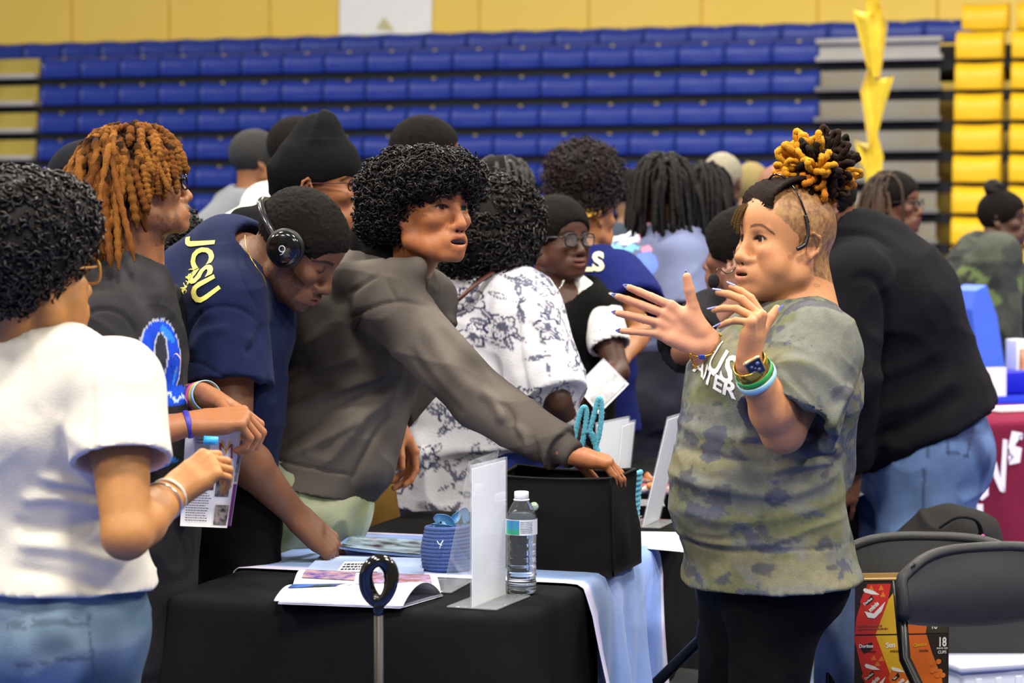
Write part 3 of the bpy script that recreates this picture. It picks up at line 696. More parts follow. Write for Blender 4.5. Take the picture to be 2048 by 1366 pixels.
# ================================================================ the hall
def G(u, v, z=0): return UU * u + VV * v + ZZ * z
V0 = 23.43 * math.cos(YAW)          # distance of the bleacher front along VV
UOFF = 23.43 * -math.sin(YAW)       # u of the point straight ahead
def struct(o): o['kind'] = 'structure'; return o
mb = MB(); mb.box(G(0, 10, -.05), (90, 70, .1), (UU, VV, ZZ)); struct(mb.build('floor', mat('court_floor', '#22408f', rough=.42, noise=(2.2, .25), bump=(3, .05), spec=.5)))
mb = MB(); mb.box(G(UOFF, V0 + 1.9, 5), (80, .3, 10.4), (UU, VV, ZZ))
wm = mat('yellow_wall', '#ecc95c', rough=.75, noise=(.55, .22, '#f2d98a'), bump=(30, .1)); struct(mb.build('wall_back', wm))
for i in range(-9, 9):      # joints between the wall panels
    pass
mb = MB()
for i in range(-9, 10): mb.box(G(UOFF + i * 1.22 + .3, V0 + 1.742, 5), (.014, .02, 10), (UU, VV, ZZ))
struct(mb.build('trim_1', mat('wall_joint', '#d9b04a', rough=.8, noise=(4, .2))))
blue = mat('blue_seat', '#203485', rough=.42, noise=(1.6, .22), bump=(90, .12), spec=.4)
yel = mat('yellow_seat', '#eebc1c', rough=.40, noise=(2, .12), bump=(90, .1), spec=.4)
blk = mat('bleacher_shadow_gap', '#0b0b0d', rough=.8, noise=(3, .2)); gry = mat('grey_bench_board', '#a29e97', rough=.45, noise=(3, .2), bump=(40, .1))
gry2 = mat('bench_riser_panel', '#86827b', rough=.6, noise=(2.4, .6, '#7f7454'), bump=(30, .1)); ylit = mat('yellow_lit_bench_board', '#a08c3c', rough=.5, noise=(3, .5, '#b5a14c'))  # left end panels: the yellow cast of the lighting is put into their colour
gold = mat('gold_number_plate', '#9c8a5c', rough=.4, metal=.3, noise=(50, .1))
def seat_mesh(wd, m, h=.205):
    """one moulded seat shell seen from the front: rounded top lip, slightly dished front"""
    mb = MB(); prof = [(.0, 0), (-.012, .02), (-.016, .10), (-.012, h - .065), (.000, h - .045), (.045, h + .004), (.17, h + .028), (.17, 0)]
    n = 8; V = []; 
    for i in range(n + 1):
        a = i / n; x = (a - .5) * wd; sag = -.012 * math.sin(math.pi * a) + .004; dish = .010 * math.sin(math.pi * a); ed = .010 * (abs(2 * a - 1) ** 10)
        for j, (yy, zz) in enumerate(prof): V.append((x, yy + (dish if 0 < j < 5 else 0) + ed, zz + (sag if j in (3, 4, 5, 6) else 0)))
    k = len(prof); Fc = [[i * k + j, (i + 1) * k + j, (i + 1) * k + (j + 1) % k, i * k + (j + 1) % k] for i in range(n) for j in range(k)]
    Fc += [list(range(k))[::-1], [n * k + j for j in range(k)]]
    mb.add(V, Fc, True); return mb
def gm(pos):
    M = Matrix(((UU[0], VV[0], 0, pos[0]), (UU[1], VV[1], 0, pos[1]), (0, 0, 1, pos[2]), (0, 0, 0, 1))); return M
SW = .462; sm = seat_mesh(SW * .985, blue).build('seat', blue); sme = sm.data; bpy.data.objects.remove(sm)
ym = seat_mesh(.44, yel, .24).build('seat', yel); yme = ym.data; bpy.data.objects.remove(ym)
pm = MB(); pm.box((0, 0, 0), (.035, .01, .022)); pm = pm.build('p', gold); pme = pm.data; bpy.data.objects.remove(pm)
PITCHZ = .2885; ZT = 3.05
def U_at(px, row_v):  # u where the sight line of a photo column meets the bleacher front
    t = (px - CX) / F; # (u*c + v*s)/( -u*s + v*c) = t
    c, s = math.cos(YAW), math.sin(YAW); return (row_v * (t * c - s)) / (c + t * s)
ORD = ['top', 'second', 'third', 'fourth', 'fifth', 'sixth', 'seventh', 'eighth', 'ninth', 'tenth', 'eleventh', 'lowest']
uL, uR = U_at(88, V0), U_at(1622, V0); uY = U_at(1950, V0); uY2 = U_at(2062, V0)
nst = round((uR - uL) / SW)
for k in range(12):
    v = V0 - .035 * (k - 1) if k else V0 + .45; z = ZT - PITCHZ * (k - 1) - (0.0 if k else .09)
    if z < 0: break
    root = empty('bleacher_row', G(0, v, z)); root.rotation_euler = (0, 0, -YAW)
    tag(root, {0: 'topmost bleacher row, blue seats running on past the grey benches under the yellow wall'}.get(k, '%s row of bleachers counted from the yellow wall, blue seats between bare benches' % ORD[k]), 'bleacher seats', 'rows of folded bleachers')
    def add(me, nm, u, dz=0, dv=0):
        o = bpy.data.objects.new(nm, me); COL.objects.link(o); o.parent = root; o.location = (u, dv, dz); return o
    a, b = (-nst - 8, 0) if k == 0 else (-nst, 0)
    for i in range(nst + (16 if k == 0 else 0)):
        u = uL + (i + .5) * SW - (8 * SW if k == 0 else 0)
        if k == 0 and u > U_at(1912, v): break
        add(sme, 'seat', u); add(pme, 'number_plate', u + .02, .205, .03)
    for uu in (uY, uY2): add(yme, 'seat', uu + .02, (0 if k else .10), -.01)
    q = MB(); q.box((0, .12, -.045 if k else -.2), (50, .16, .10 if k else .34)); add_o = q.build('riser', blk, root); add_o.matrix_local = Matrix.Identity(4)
    q = MB(); q.box(((uR + uY) / 2 - .14, -.01 if k else .2, .025), (uY - uR - .36, .12, .05)); q.box(((uR + uY) / 2 - .14, -.01 if k else .2, .19 if k == 1 else .025), (uY - uR - .36, .12, .05))
    if k: o = q.build('bench_board', gry, root, bevel=.006); o.matrix_local = Matrix.Identity(4)
    q = MB(); q.box(((uR + uY) / 2 - .14, .06 if k > 1 else .0, .115), (uY - uR - .42, .03, .17))
    if k: o = q.build('riser_panel', gry2 if k > 1 else gry, root); o.matrix_local = Matrix.Identity(4)
    q = MB(); q.box((uL - 3.1, -.01, .025), (6.1, .12, .05))
    if k: o = q.build('bench_board', gry, root, bevel=.006); o.matrix_local = Matrix.Identity(4)
    q = MB(); q.box((uL - 3.1, .05, .125), (6.1, .03, .18))
    if k: o = q.build('riser_panel', ylit, root); o.matrix_local = Matrix.Identity(4)
# sheet on the wall
a, b = U_at(683, V0 + 1.7), U_at(862, V0 + 1.7); mb = MB(); vv = V0 + 1.715; z0 = 3.30
sh = [G(a, vv, 4.5), G(b + .03, vv, 4.5), G(b, vv, z0), G(a - .02, vv, z0)]; th = -VV * .012
root = empty('wall_banner', G((a + b) / 2, vv, z0)); tag(root, 'white paper banner taped to the yellow wall above the top blue row', 'banner')
mb.add(sh + [p + th for p in sh], [[0, 1, 2, 3], [7, 6, 5, 4], [0, 4, 5, 1], [1, 5, 6, 2], [2, 6, 7, 3], [3, 7, 4, 0]]); mb.build('sheet', mat('banner_paper', '#f2f4f8', rough=.7, noise=(5, .05)), root)
sc_ = .0; c = (sh[2] + sh[3]) / 2 - VV * .014
flat_text('CUSTOMER SECTION', c + ZZ * .20, UU - ZZ * .035, ZZ, .115, mat('banner_ink', '#b9bcc8', rough=.7, noise=(5, .1)), 'lettering', root)
q = MB(); q.add([c + ZZ * .33 - UU * .10, c + ZZ * .30 + UU * .12, c + ZZ * .46 + UU * .0, c + ZZ * .33 - UU * .10 - VV * .004, c + ZZ * .30 + UU * .12 - VV * .004, c + ZZ * .46 - VV * .004], [[0, 1, 2], [5, 4, 3], [0, 3, 4, 1], [1, 4, 5, 2], [2, 5, 3, 0]]); q.build('emblem', mat('banner_gold', '#cfc79a', rough=.7, noise=(5, .1)), root)
# white strip lying on the fifth seat row
a, b = U_at(128, V0 - .2), U_at(318, V0 - .2); zz = ZT - PITCHZ * 4 + .215 + .02
mb = MB(); mb.grid(lambda p, q: G(a + (b - a) * p, V0 - .17 + .02 * math.sin(9 * p), zz + .125 * q - .008 * math.sin(5 * p)), 20, 3, .006)
tag(mb.build('banner_strip', mat('banner_paper')), 'long white strip hung on the blue seats behind the orange-haired man', 'banner')
# yellow twisted hanging streamer
mb = MB(); rg = random.Random(4); d0 = 14.5
def stre(u, v):
    z = 9.0 - u * (9.0 - at(1740, 392, d0)[2]); c = at(1746, 300, d0); ph = z * 4.4; tz = (z / .40) % 1.0; w_ = .030 + .075 * tz * (1 if u < .985 else .35)
    return A([c[0] + (v - .5) * 2 * w_ + .028 * (1 if int(z / .40) % 2 else -1) * tz, d0 + (v - .5) * 1.2 * w_ * math.sin(ph) + .03 * math.cos(v * 9 + ph), z + (v - .5) * .10 * (1 if int(z / .40) % 2 else -1)])
mb.grid(stre, 200, 6, .004)
tag(mb.build('hanging_streamer', mat('yellow_streamer', '#e6c322', rough=.5, noise=(14, .3), sheen=.2)), 'twisted yellow fabric streamer hanging in front of the grey benches', 'streamer')
# ================================================================ tables
W_, L_ = .76, 1.50; TB = A([-.70, 4.66, 0])     # near left corner of the front table
def tp(a, b, z=.76): return TB + UU * a + VV * b + ZZ * z   # a across, b along the long side
def table(o, u, v, W, L, zt, name='folding_table', label='', grp=None, top=mat('grey_plastic', '#8f8f8c', rough=.5, noise=(8, .1), bump=(120, .1))):
    root = empty('folding_table', o + u * W / 2 + v * L / 2); tag(root, label, 'table', grp); c = o + u * W / 2 + v * L / 2
    mb = MB(); mb.box(c + ZZ * (zt - .025), (W - .06, L - .06, .04), (u, v, ZZ)); mb.build('tabletop', top, root, bevel=.012)
    for e in (.12, .88):
        for s in (.1, .9):
            mb = MB(); p = o + u * W * s + v * L * e; mb.tube([p + ZZ * (zt - .045), p + ZZ * .35, p + ZZ * .0], .014, 8); mb.build('leg', mat('black_tube', '#141414', rough=.3, metal=.4, noise=(8, .1)), root)
    return root
def drape(o, u, v, W, L, zt, name, m, seed=0, drop=None, fold=.03, part=None, nf=9, hem=.03, rad=.018, cols=None):
    """cloth over a table: flat top, rounded edge, hanging sides that fall into folds"""
    rg = np.random.default_rng(seed); mb = MB(); r = .03; per = []; N = 260; P2 = 2 * (W + L)
    for i in range(N):
        s = (i / N) * P2
        if s < W: x, y, nx, ny, cd = s, 0, 0, -1, min(s, W - s)
        elif s < W + L: x, y, nx, ny, cd = W, s - W, 1, 0, min(s - W, W + L - s)
        elif s < 2 * W + L: x, y, nx, ny, cd = 2 * W + L - s, L, 0, 1, min(s - W - L, 2 * W + L - s)
        else: x, y, nx, ny, cd = 0, P2 - s, -1, 0, min(s - 2 * W - L, P2 - s)
        q = .06; 
        if cd < q:   # round the corner
            cx = q if x < W / 2 else W - q; cy = q if y < L / 2 else L - q; dx, dy = x - cx, y - cy; l = math.hypot(dx, dy); nx, ny = dx / l, dy / l; x, y = cx + nx * q, cy + ny * q
        per.append((x, y, nx, ny, cd, s))
    rows = [(-.05, 0), (-.03, 0), (-.012, 0.0005), (0, .003), (.008, .010), (.011, .022)] + [(.012, h) for h in np.linspace(.05, zt - hem, 22)]
    V = []; ph = rg.uniform(0, 6.28, 8)
    for (out, dn) in rows:
        for (x, y, nx, ny, cd, s) in per:
            t = max(0, (dn - .05) / zt); f = fold * t * (math.sin(s * nf + ph[0]) + .6 * math.sin(s * nf * 1.9 + ph[1]) + .4 * math.sin(s * nf * 3.7 + ph[2]))
            f += .10 * t * math.exp(-(cd / .10) ** 2) + .012 * t
            V.append(o + u * (x + nx * (out + f)) + v * (y + ny * (out + f)) + ZZ * (zt + .004 - dn))
    n = N; Fc = [[i * n + j, i * n + (j + 1) % n, (i + 1) * n + (j + 1) % n, (i + 1) * n + j] for i in range(len(rows) - 1) for j in range(n)]
    Fc = [f[::-1] for f in Fc] + [list(range(n))]
    mb.add(V, Fc, True); ob = mb.build(name, m, None); ob.modifiers.new('thick', 'SOLIDIFY').thickness = .002; return ob
black_cloth = cloth('black_tablecloth', '#151516', n=(6, .25), b=(300, .25), sheen=.0)
table(TB, UU, VV, W_, L_, .755, label='folding table under the black cloth, handouts on it')
o = drape(TB, UU, VV, W_, L_, .757, 'tablecloth', black_cloth, seed=1, fold=.010, nf=13); tag(o, 'black tablecloth falling in soft folds over the nearest table', 'tablecloth')
# light blue runner across the table, hanging far down on the right
rc = MB(); b0, b1 = .367, .988; path = []
for h in np.linspace(.18, .02, 4): path.append((-.016, -h))
path += [(-.010, -.004), (.0, .004)] + [(x, .0055) for x in np.linspace(.03, .73, 16)] + [(.758, .004), (.772, -.004), (.778, -.02)]
for h in np.linspace(.06, .70, 18): path.append((.782 + h * .09, -h))
nv = 40; Vr = []; cr = []
for i, (a, dz) in enumerate(path):
    hang = max(0, -dz - .02) if a > .5 else 0
    for j in range(nv + 1):
        f = j / nv; w0 = b0 - hang * .02; w1 = b1 - hang * .90 * .55
        bb = w0 + (w1 - w0) * f; rip = hang * .09 * math.sin(f * 20 + 1.3) + hang * .05 * math.sin(f * 37 + hang * 5); Vr.append(tp(a + rip, bb + .02 * hang * math.sin(f * 15), .762 + dz))
        edge = min(f, 1 - f) < .035 or (i < 1) or i > len(path) - 2
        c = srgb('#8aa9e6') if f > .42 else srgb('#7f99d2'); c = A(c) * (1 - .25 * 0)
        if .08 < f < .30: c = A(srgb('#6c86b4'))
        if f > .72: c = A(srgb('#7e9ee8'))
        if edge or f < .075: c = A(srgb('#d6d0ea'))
        cr.append(c)
Fr = [[i * (nv + 1) + j, (i + 1) * (nv + 1) + j, (i + 1) * (nv + 1) + j + 1, i * (nv + 1) + j + 1] for i in range(len(path) - 1) for j in range(nv)]
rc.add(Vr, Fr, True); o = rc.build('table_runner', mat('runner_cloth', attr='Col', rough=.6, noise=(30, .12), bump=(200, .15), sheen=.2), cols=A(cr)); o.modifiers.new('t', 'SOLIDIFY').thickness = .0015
tag(o, 'light blue runner with white border laid across the black tablecloth, hanging down its right side', 'table runner')
# second black table behind the speaker
T2 = at(1215, 1000, 7.55); T2[2] = 0; T2 = G(0, 0) + A([.22, 6.95, 0])
table(T2, UU, VV, .93, .76, .735, label='table under black cloth behind the speaker, candy and flyers on it')
tag(drape(T2, UU, VV, .93, .76, .737, 'tablecloth', black_cloth, seed=5, fold=.015, nf=12), 'black tablecloth on the table behind the speaker', 'tablecloth')
maroon = cloth('maroon_tablecloth', '#74203a', n=(5, .3), b=(200, .2)); wht = mat('white_print', '#e6def0', rough=.7, noise=(40, .06))
# maroon table on the right, long side turned to us
T3 = A([1.18, 8.5, 0]); u3 = norm(A([1, .20, 0])); v3 = A([-u3[1], u3[0], 0])
table(T3, u3, v3, 1.83, .76, .775, label='table under the maroon cloth behind the leaning man')
mcl = drape(T3, u3, v3, 1.83, .76, .777, 'tablecloth', maroon, seed=8, fold=.02, nf=10); tag(mcl, 'maroon tablecloth with white arrows and letters, right side of the hall', 'tablecloth')
# ================================================================ the speaker
def arm(J, S_, sh=None, el=None, wr=None, **hd):
    for n, v in (('sh', sh), ('el', el), ('wr', wr)):
        if v is not None: J[n + S_] = at(*v)
    if hd: J['hd' + S_] = {k: (A(v, dtype=float) if k in 'dns' else v) for k, v in hd.items()}
def spot(px, d): return (px - CX) / F * d
cloth_black = cloth('black_knit', '#111012', n=(7, .3), b=(260, .3)); ink = mat('black_plastic', '#101012', rough=.35, noise=(40, .1), bump=(200, .05)); gloss = mat('gloss_black', '#0b0b0c', rough=.15, noise=(20, .1), coat=.5)
goldm = mat('gold_metal', '#d9a83e', rough=.25, metal=.9, noise=(60, .1)); silv = mat('silver_metal', '#c9c9c6', rough=.25, metal=.9, noise=(60, .1))
def shaved(x0=.045, lo=-.02, amt=1.0, seed=0, thick=.0):
    def f(L):
        x, y, z = L.T; front = sst(x0 + .02, x0 - .03, x + .5 * np.clip(.02 - z, 0, 1) * 1.0 + .25 * np.clip(z - .06, -1, 0) * 0)
        side = np.where(x > -.03, z > lo + .4 * np.abs(x), z > -.085); top = (z > .065) & (x < .075)
        nz = .75 + .25 * vnoise(L * 160 + seed); return np.clip((front * side + top * sst(.085, .06, x)) * nz * amt, 0, 1)
    return f
J = pose(spot(1548, 4.87), 4.87, 196, 1.55, lean=-3, shw=1.05)
J['head'] = at(1568, 481, 4.87); J['nek'] = at(1610, 612, 4.88); J['top'] = at(1592, 668, 4.88); J['che'] = at(1565, 760, 4.87); J['wai'] = at(1528, 930, 4.87)
arm(J, 'L', (1632, 700, 4.70), (1566, 862, 4.60), (1497, 722, 4.50), d=(.16, -.18, .97), n=(-.82, -.05, .25), s=(.45, .85, .15), curl=((48, 22, 10), (62, 22, 10), (78, 24, 12), (98, 20, 10)), spread=(6, 0, -6, -14), thumb=(38, -6, -4), hs=1.04, fine=.0024)
arm(J, 'R', (1520, 700, 5.00), (1452, 800, 4.96), (1408, 684, 4.84), d=(-.866, -.05, .50), n=(-.1, -1, .05), s=(.50, -.05, .866), curl=((4, 6, 4), (8, 8, 6), (12, 10, 8), (6, 8, 6)), spread=(-6, -9, -15, -25), thumb=(42, 8, -6), hs=1.17, palm='#d99a7c', fine=.0024)
for q_ in ('hipL', 'hipR', 'knL', 'knR', 'anL', 'anR'): J[q_] = J[q_] + J['f'] * .022
HMs = frame(207, 3, 0, J['head'])
def spk_paint(V, Nn, L, C):
    x, y, z = L.T; hl = (x < .064 + .006 * vnoise(L * 70) - 1.1 * np.clip(.050 - z, 0, .2) - .22 * np.clip(z - .045, 0, 1)) & (z > .0 - .0 * x); beh = (x < -.030) & (z > -.085 + .25 * np.clip(x + .09, 0, 1)); burn = (x < .012) & (z > -.02)
    m = (hl | beh | (burn & (z > -.012))) & (np.abs(L) < .16).all(1); soft = m * 1.0
    n1 = vnoise(L * A([150, 150, 90]) * 1.0); n2 = vnoise(L * 330 + 4); k = np.clip(.55 + .75 * n1 + .6 * n2, 0, 1)[:, None] * sst(0, .02, .06 - x)[:, None]
    c1, c2 = A(srgb('#8f6f3c')), A(srgb('#2e1f10')); col = c1 * (1 - k) + c2 * k; C[m] = (C * .32 + col * .68)[m]
    ck = sst(.035, .01, np.linalg.norm(L - A([.07, .045, -.035]), axis=1))[:, None] * .25; C[:] = C * (1 - ck) + A(srgb('#c9785a')) * ck
    # the little butterflies below the ear
    for (cx, cz, s) in ((-.030, -.058, .009), (-.022, -.077, .008), (-.036, -.090, .008)):
        u = (L[:, 0] - cx) / s; w = (L[:, 2] - cz) / s; r = np.hypot(u, w); a = np.arctan2(w, u); q = np.abs(r - .85 * np.abs(np.cos(1.0 * a) * np.cos(2 * a)) ** .5); mm = ((q < .22) & (r < 1.2) & (y > .02)); C[mm] = C[mm] * .55 + A(srgb('#4a4434')) * .45
P = dict(nosew=1.35, lip=1.10, open=.0028, fat=.008, gaze=(1, -.1, .0), jaw=.85, w=1.0, nosel=.92, nosex=.004, ridge=.6, tip=1.15, browz=.005, browt=.75, eyeh=1.35, bridge=.003)
sp = make_person('person', J, 'woman in camouflage T-shirt with headset microphone and high dyed bun, raising both hands', '#bd8256', P, HMs, 1.04, W=1.2, Dp=1.30, belly=1.0, bust=.85, hipw=1.18, ar=1.28, fine=.0024, vox=.006, neckr=.066,
                 paint=dict(brow='#4a2c1a', lipc='#b3685c', makeup=.25, fn=spk_paint), legr=1.24, hipd=1.30)
camo_m = mat('camo_cloth', attr='Col', rough=.9, noise=(240, .25), bump=(500, .35), spec=.1)
def camo_col(V, Nn):
    P1 = V * A([1, 1, 2.0]); a = fbm(P1 * 10 + 3, 4); b = fbm(P1 * 14 + 31, 5); c = fbm(P1 * 8 + 57, 4); C = np.tile(A(srgb('#7f8076')), (len(V), 1))
    for f, t, col, ss in ((a, .15, '#74774f', .22), (c, .25, '#8f8868', .2), (b, .42, '#50525e', .07), (fbm(V * A([15, 15, 26]) + 80, 5), .48, '#50546c', .04)):
        m = sst(t - ss, t + ss, f)[:, None] * .75; C = C * (1 - m) + A(srgb(col)) * m
    g = .12 * vnoise(V * 90)[:, None]; return np.clip(C * (1 + g) * .74, 0, 1)
ST = []
d_ = 4.62
for pl, w_, h_ in (
    ([(1350, 1075), (1440, 1088), (1540, 1078), (1620, 1050), (1705, 1035)], .006, .006), ([(1352, 1090), (1450, 1102), (1560, 1092), (1708, 1088)], .004, -.004),
    ([(1347, 960), (1430, 975), (1520, 985), (1548, 990)], .012, .009), ([(1550, 1000), (1620, 985), (1700, 950)], .012, .009), ([(1540, 950), (1600, 935), (1690, 930)], .010, .010), ([(1350, 1025), (1480, 1040), (1600, 1020), (1700, 995)], .012, .007),
    ([(1540, 720), (1620, 735), (1680, 790)], .016, .012), ([(1545, 740), (1590, 790), (1625, 850)], .010, .010), ([(1560, 745), (1620, 800), (1640, 860)], .008, -.008), ([(1640, 860), (1670, 800), (1700, 770)], .010, .012), ([(1660, 900), (1690, 870), (1705, 830)], .010, -.010),
    ([(1600, 910), (1650, 895), (1690, 905)], .012, .012), ([(1610, 930), (1660, 920), (1695, 935)], .008, -.008), ([(1545, 890), (1600, 875), (1650, 880)], .012, .010), ([(1390, 700), (1420, 760), (1440, 830)], .02, -.006),
    ([(1360, 850), (1420, 870), (1520, 880)], .014, .007), ([(1350, 900), (1440, 915), (1530, 925)], .012, -.007), ([(1640, 610), (1690, 660), (1705, 740)], .012, .005), ([(1545, 925), (1550, 1000), (1556, 1090)], .0025, -.0025)):
    ST.append((pl, d_ + (.1 if pl[0][0] < 1500 else .02), w_, h_))
def spk_extra(S):
    S.e(at(1636, 780, 4.93), at(1650, 930, 4.93), .068, a1=.065, k=.06); S.e(at(1636, 700, 4.93), at(1600, 655, 4.9), .075, a1=.06, k=.06)
    S.e(at(1455, 830, 4.88), at(1432, 1010, 4.87), .068, .13, .080, .14, u=(1, 0, 0), k=.06)
o, Vs, Qs = shirt(sp, camo_m, 't_shirt', sleeve=.90, hem=-.075, o=.016, slo=.030, vox=.0048, post=comp(wrinkle(.0035, (7, 7, 16), seed=3), fold_disp(ST)), cols=camo_col, hemw=1.15, neck=.082, extra=spk_extra, neckfwd=.012, smooth=1)
tr = bvh(Vs, Qs); tw = mat('white_shirt_print', '#ece9e6', rough=.8, noise=(90, .15))
rdir = norm(A([.80, -.60, -.05])); upd = norm(A([.35, .1, .93]))
write_on('US', tr, at(1424, 733, 4.70), norm(A([.78, -.62, -.42])), upd, (.45, .9, 0), .075, tw, 'shirt_print', sp['root'], bold=.02, off=.002)
write_on('WAITER'[1:], tr, at(1398, 762, 4.70), norm(A([.78, -.62, -.34])), upd, (.45, .9, 0), .044, tw, 'shirt_print', sp['root'], bold=.03, off=.002, stretch=1.25)
trousers(sp, cloth('legging_cloth', '#0e0d0e', n=(5, .2), b=(300, .2)), 'leggings', o=.006, vox=.008, post=wrinkle(.003, (8, 8, 14)), waist=.06, butt=.022); shoes(sp, ink)
# nails
def nails(pi, s, m, ln=.013, wd=.0052, which=range(5)):
    for i in which:
        (p, v, b, r) = pi['tips'][s][i]; side = norm(np.cross(v, b)); mb = MB()
        def fn(a, c): w = wd * (1 - .75 * max(0, c - .55) ** 1.2 / .4); return p + b * (r * .80 + .0012 - .9 * (a - .5) ** 2 * r) + side * (a - .5) * 2 * w + v * (-.006 + c * (ln + .006)) + b * (-.001 * c)
        mb.grid(fn, 6, 8, .0012); mb.build('fingernail', m, pi['root'])
nl = mat('lavender_nail', '#8c97dd', rough=.15, noise=(30, .05), coat=.6)
nails(sp, 'L', nl); nails(sp, 'R', nl)
# hair: woven band over the crown, then the high bun of dyed locs
dark = '#1a110c'
hairm = mat('loc_hair', attr='Col', rough=.75, noise=(300, .35), bump=(420, .6), sheen=0, spec=.12)
HB = HMs; T = lambda *p: X4(HB, A(p) * 1.04); st = []; cs = []; rg = np.random.default_rng(5)
for i in range(15):        # cornrows drawn back from the forehead into the bun
    y = (i - 7) * .0068; pts = [(.078 - abs(y) * .25, y, .062), (.062, y * 1.05, .088), (.030, y * 1.02, .113), (-.012, y * .9, .125), (-.050, y * .6, .128), (-.068, y * .3, .132)]; Pp = spline([T(*p) for p in pts], 40); t = np.linspace(0, 1, 40)
    st.append((Pp, .0052 * (1 + .22 * np.sin(t * 90 + i)))); cs.append(np.tile(A(srgb('#21160f')), (40, 1)))
for i in range(3):
    y = -.012 - i * .011; pts = [(.074, y, .068), (.088, y - .004, .055), (.096, y - .006, .034), (.097, y - .006, .008 + i * .008)]; Pp = spline([T(*p) for p in pts], 40); t = np.linspace(0, 1, 40); st.append((Pp, .0042 * (1 + .25 * np.sin(t * 110 + i)))); cs.append(np.tile(A(srgb('#4a3517')), (40, 1)))
bc = A([-.072, .0, .162]); palette = {'y': '#e2a227', 'o': '#b9701d', 'd': '#2a1b12', 'k': '#1c120d'}
for i, dv in enumerate(fib(150)):
    if dv[2] < -.75: continue
    dv = norm(dv + rg.normal(0, .12, 3)); L = rg.uniform(.050, .072) * (1.12 if dv[2] > 0 else 1); root = bc + A([.0, 0, -.025]) + dv * .012; sd = norm(np.cross(dv, rg.normal(0, 1, 3))); tip = root + dv * L; w_ = rg.uniform(.007, .011)
    pts = [root, root + dv * L * .55 + sd * w_, tip + sd * w_ * .8, tip + dv * .010 * 0 - sd * w_ * .6, root + dv * L * .6 - sd * w_ * 1.1]; Pp = spline([T(*p) for p in pts], 22); t = np.linspace(0, 1, 22); st.append((Pp, .0063 * rg.uniform(.8, 1.15) * (1 + .16 * np.sin(t * 34 + i))))
    # dyed mostly at the front-left and low at the back, black between
    fr = dv[0]; sdv = rg.uniform()
    if fr > .25 or (fr > -.1 and dv[2] > .55): c = 'y' if dv[2] > -.05 else 'o'
    elif fr < -.50 and dv[2] < .25: c = 'o' if sdv < .6 else 'y'
    else: c = 'd'
    if sdv > .80: c = 'k'
    a, b = A(srgb(palette[c])), A(srgb(palette['o' if c == 'y' else c])); cs.append(a * t[:, None] + b * (1 - t[:, None]) * (1 if c != 'y' else .9))
V, Q, _ = tubes(st, 7); link('hair', mesh_np('hair', V, Q, cols=np.vstack([np.repeat(c, 7, 0) for c in cs])), hairm, sp['root'])
S = Sdf(); S.ball(T(*(bc + A([0, 0, -.015]))), .036); S.e(T(-.05, 0, .115), T(-.072, 0, .135), .045, a1=.035, k=.02); V, Q = S.mesh('b', vox=.005); link('bun_core', mesh_np('bun_core', V, Q, cols=np.tile(A(srgb('#1c120d')), (len(V), 1))), hairm, sp['root'])
# headset microphone
hs = empty('headset_microphone', T(0, .09, 0)); tag(hs, 'black headband microphone on the speaking woman, foam ball in front of her mouth', 'microphone')
mb = MB(); mb.tube(spline([T(-.004, .078, .035), T(.004, .072, .060), T(.014, .060, .092), T(.022, .035, .118), T(.026, 0, .130), T(.022, -.035, .118), T(.012, -.062, .09), T(0, -.080, .04)], 50), .0022, 8); mb.build('headband', gloss, hs)
mb = MB(); mb.tube(spline([T(.004, .076, .050), T(.000, .083, .020), T(.006, .085, -.006), T(.022, .080, -.018)], 20), [.0035] * 14 + [.0045] * 6, 8); mb.build('earpiece', ink, hs)
mb = MB(); mb.tube(spline([T(.0, -.088, .02), T(.03, -.088, -.03), T(.085, -.062, -.070), T(.128, -.035, -.062), T(.150, -.015, -.080)], 40), .0013, 6); mb.build('boom', gloss, hs)
S = Sdf(); S.ell(T(.152, -.012, -.088), .0125, .0125, .0155, HB); V, Q = S.mesh('w', vox=.0025); link('windscreen', mesh_np('windscreen', V, Q), mat('mic_foam', '#0d0d0e', rough=.95, noise=(300, .3), bump=(900, .8)), hs)
# wrist things
wl = J['wrL']; axl = norm(J['wrL'] - J['elL']); ul = A([1., 0, 0])
def wrist_ring(pi, s, back, rr, w_, m, name, th=.003, label=None, ua=None, k=1.0):
    J = pi['J']; ax = norm(J['wr' + s] - J['el' + s]); c = J['wr' + s] - ax * back; u = J['hd' + s]['s'] if ua is None else ua
    return band(pi, c, ax, rr[0] * k, rr[1] * k, u, w_, m, name, th)
kk_ = .9 * 1.28
wb = tag(wrist_ring(sp, 'L', .030, (.041, .036), .012, mat('green_silicone', '#2fa446', rough=.4, noise=(60, .1)), 'wristband', .003), 'green silicone band'); 
wb2 = wrist_ring(sp, 'L', .043, (.0435, .0385), .014, mat('pale_blue_silicone', '#9fd3da', rough=.45, noise=(60, .1)), 'wristband', .003); wb2['label'] = 'pale blue silicone band with lettering'
ax = axl; side = norm(np.cross(ax, A([0, -1, 0]))); pc = J['wrL'] - ax * .043 + A([-.008, -.0405, 0]); flat_text('LIVINGS', pc, -side if side[0] > 0 else side, -ax, .011, mat('dark_print', '#233049', rough=.6, noise=(60, .1)), 'lettering', wb2, bold=.01, lift=.002, stretch=.9)
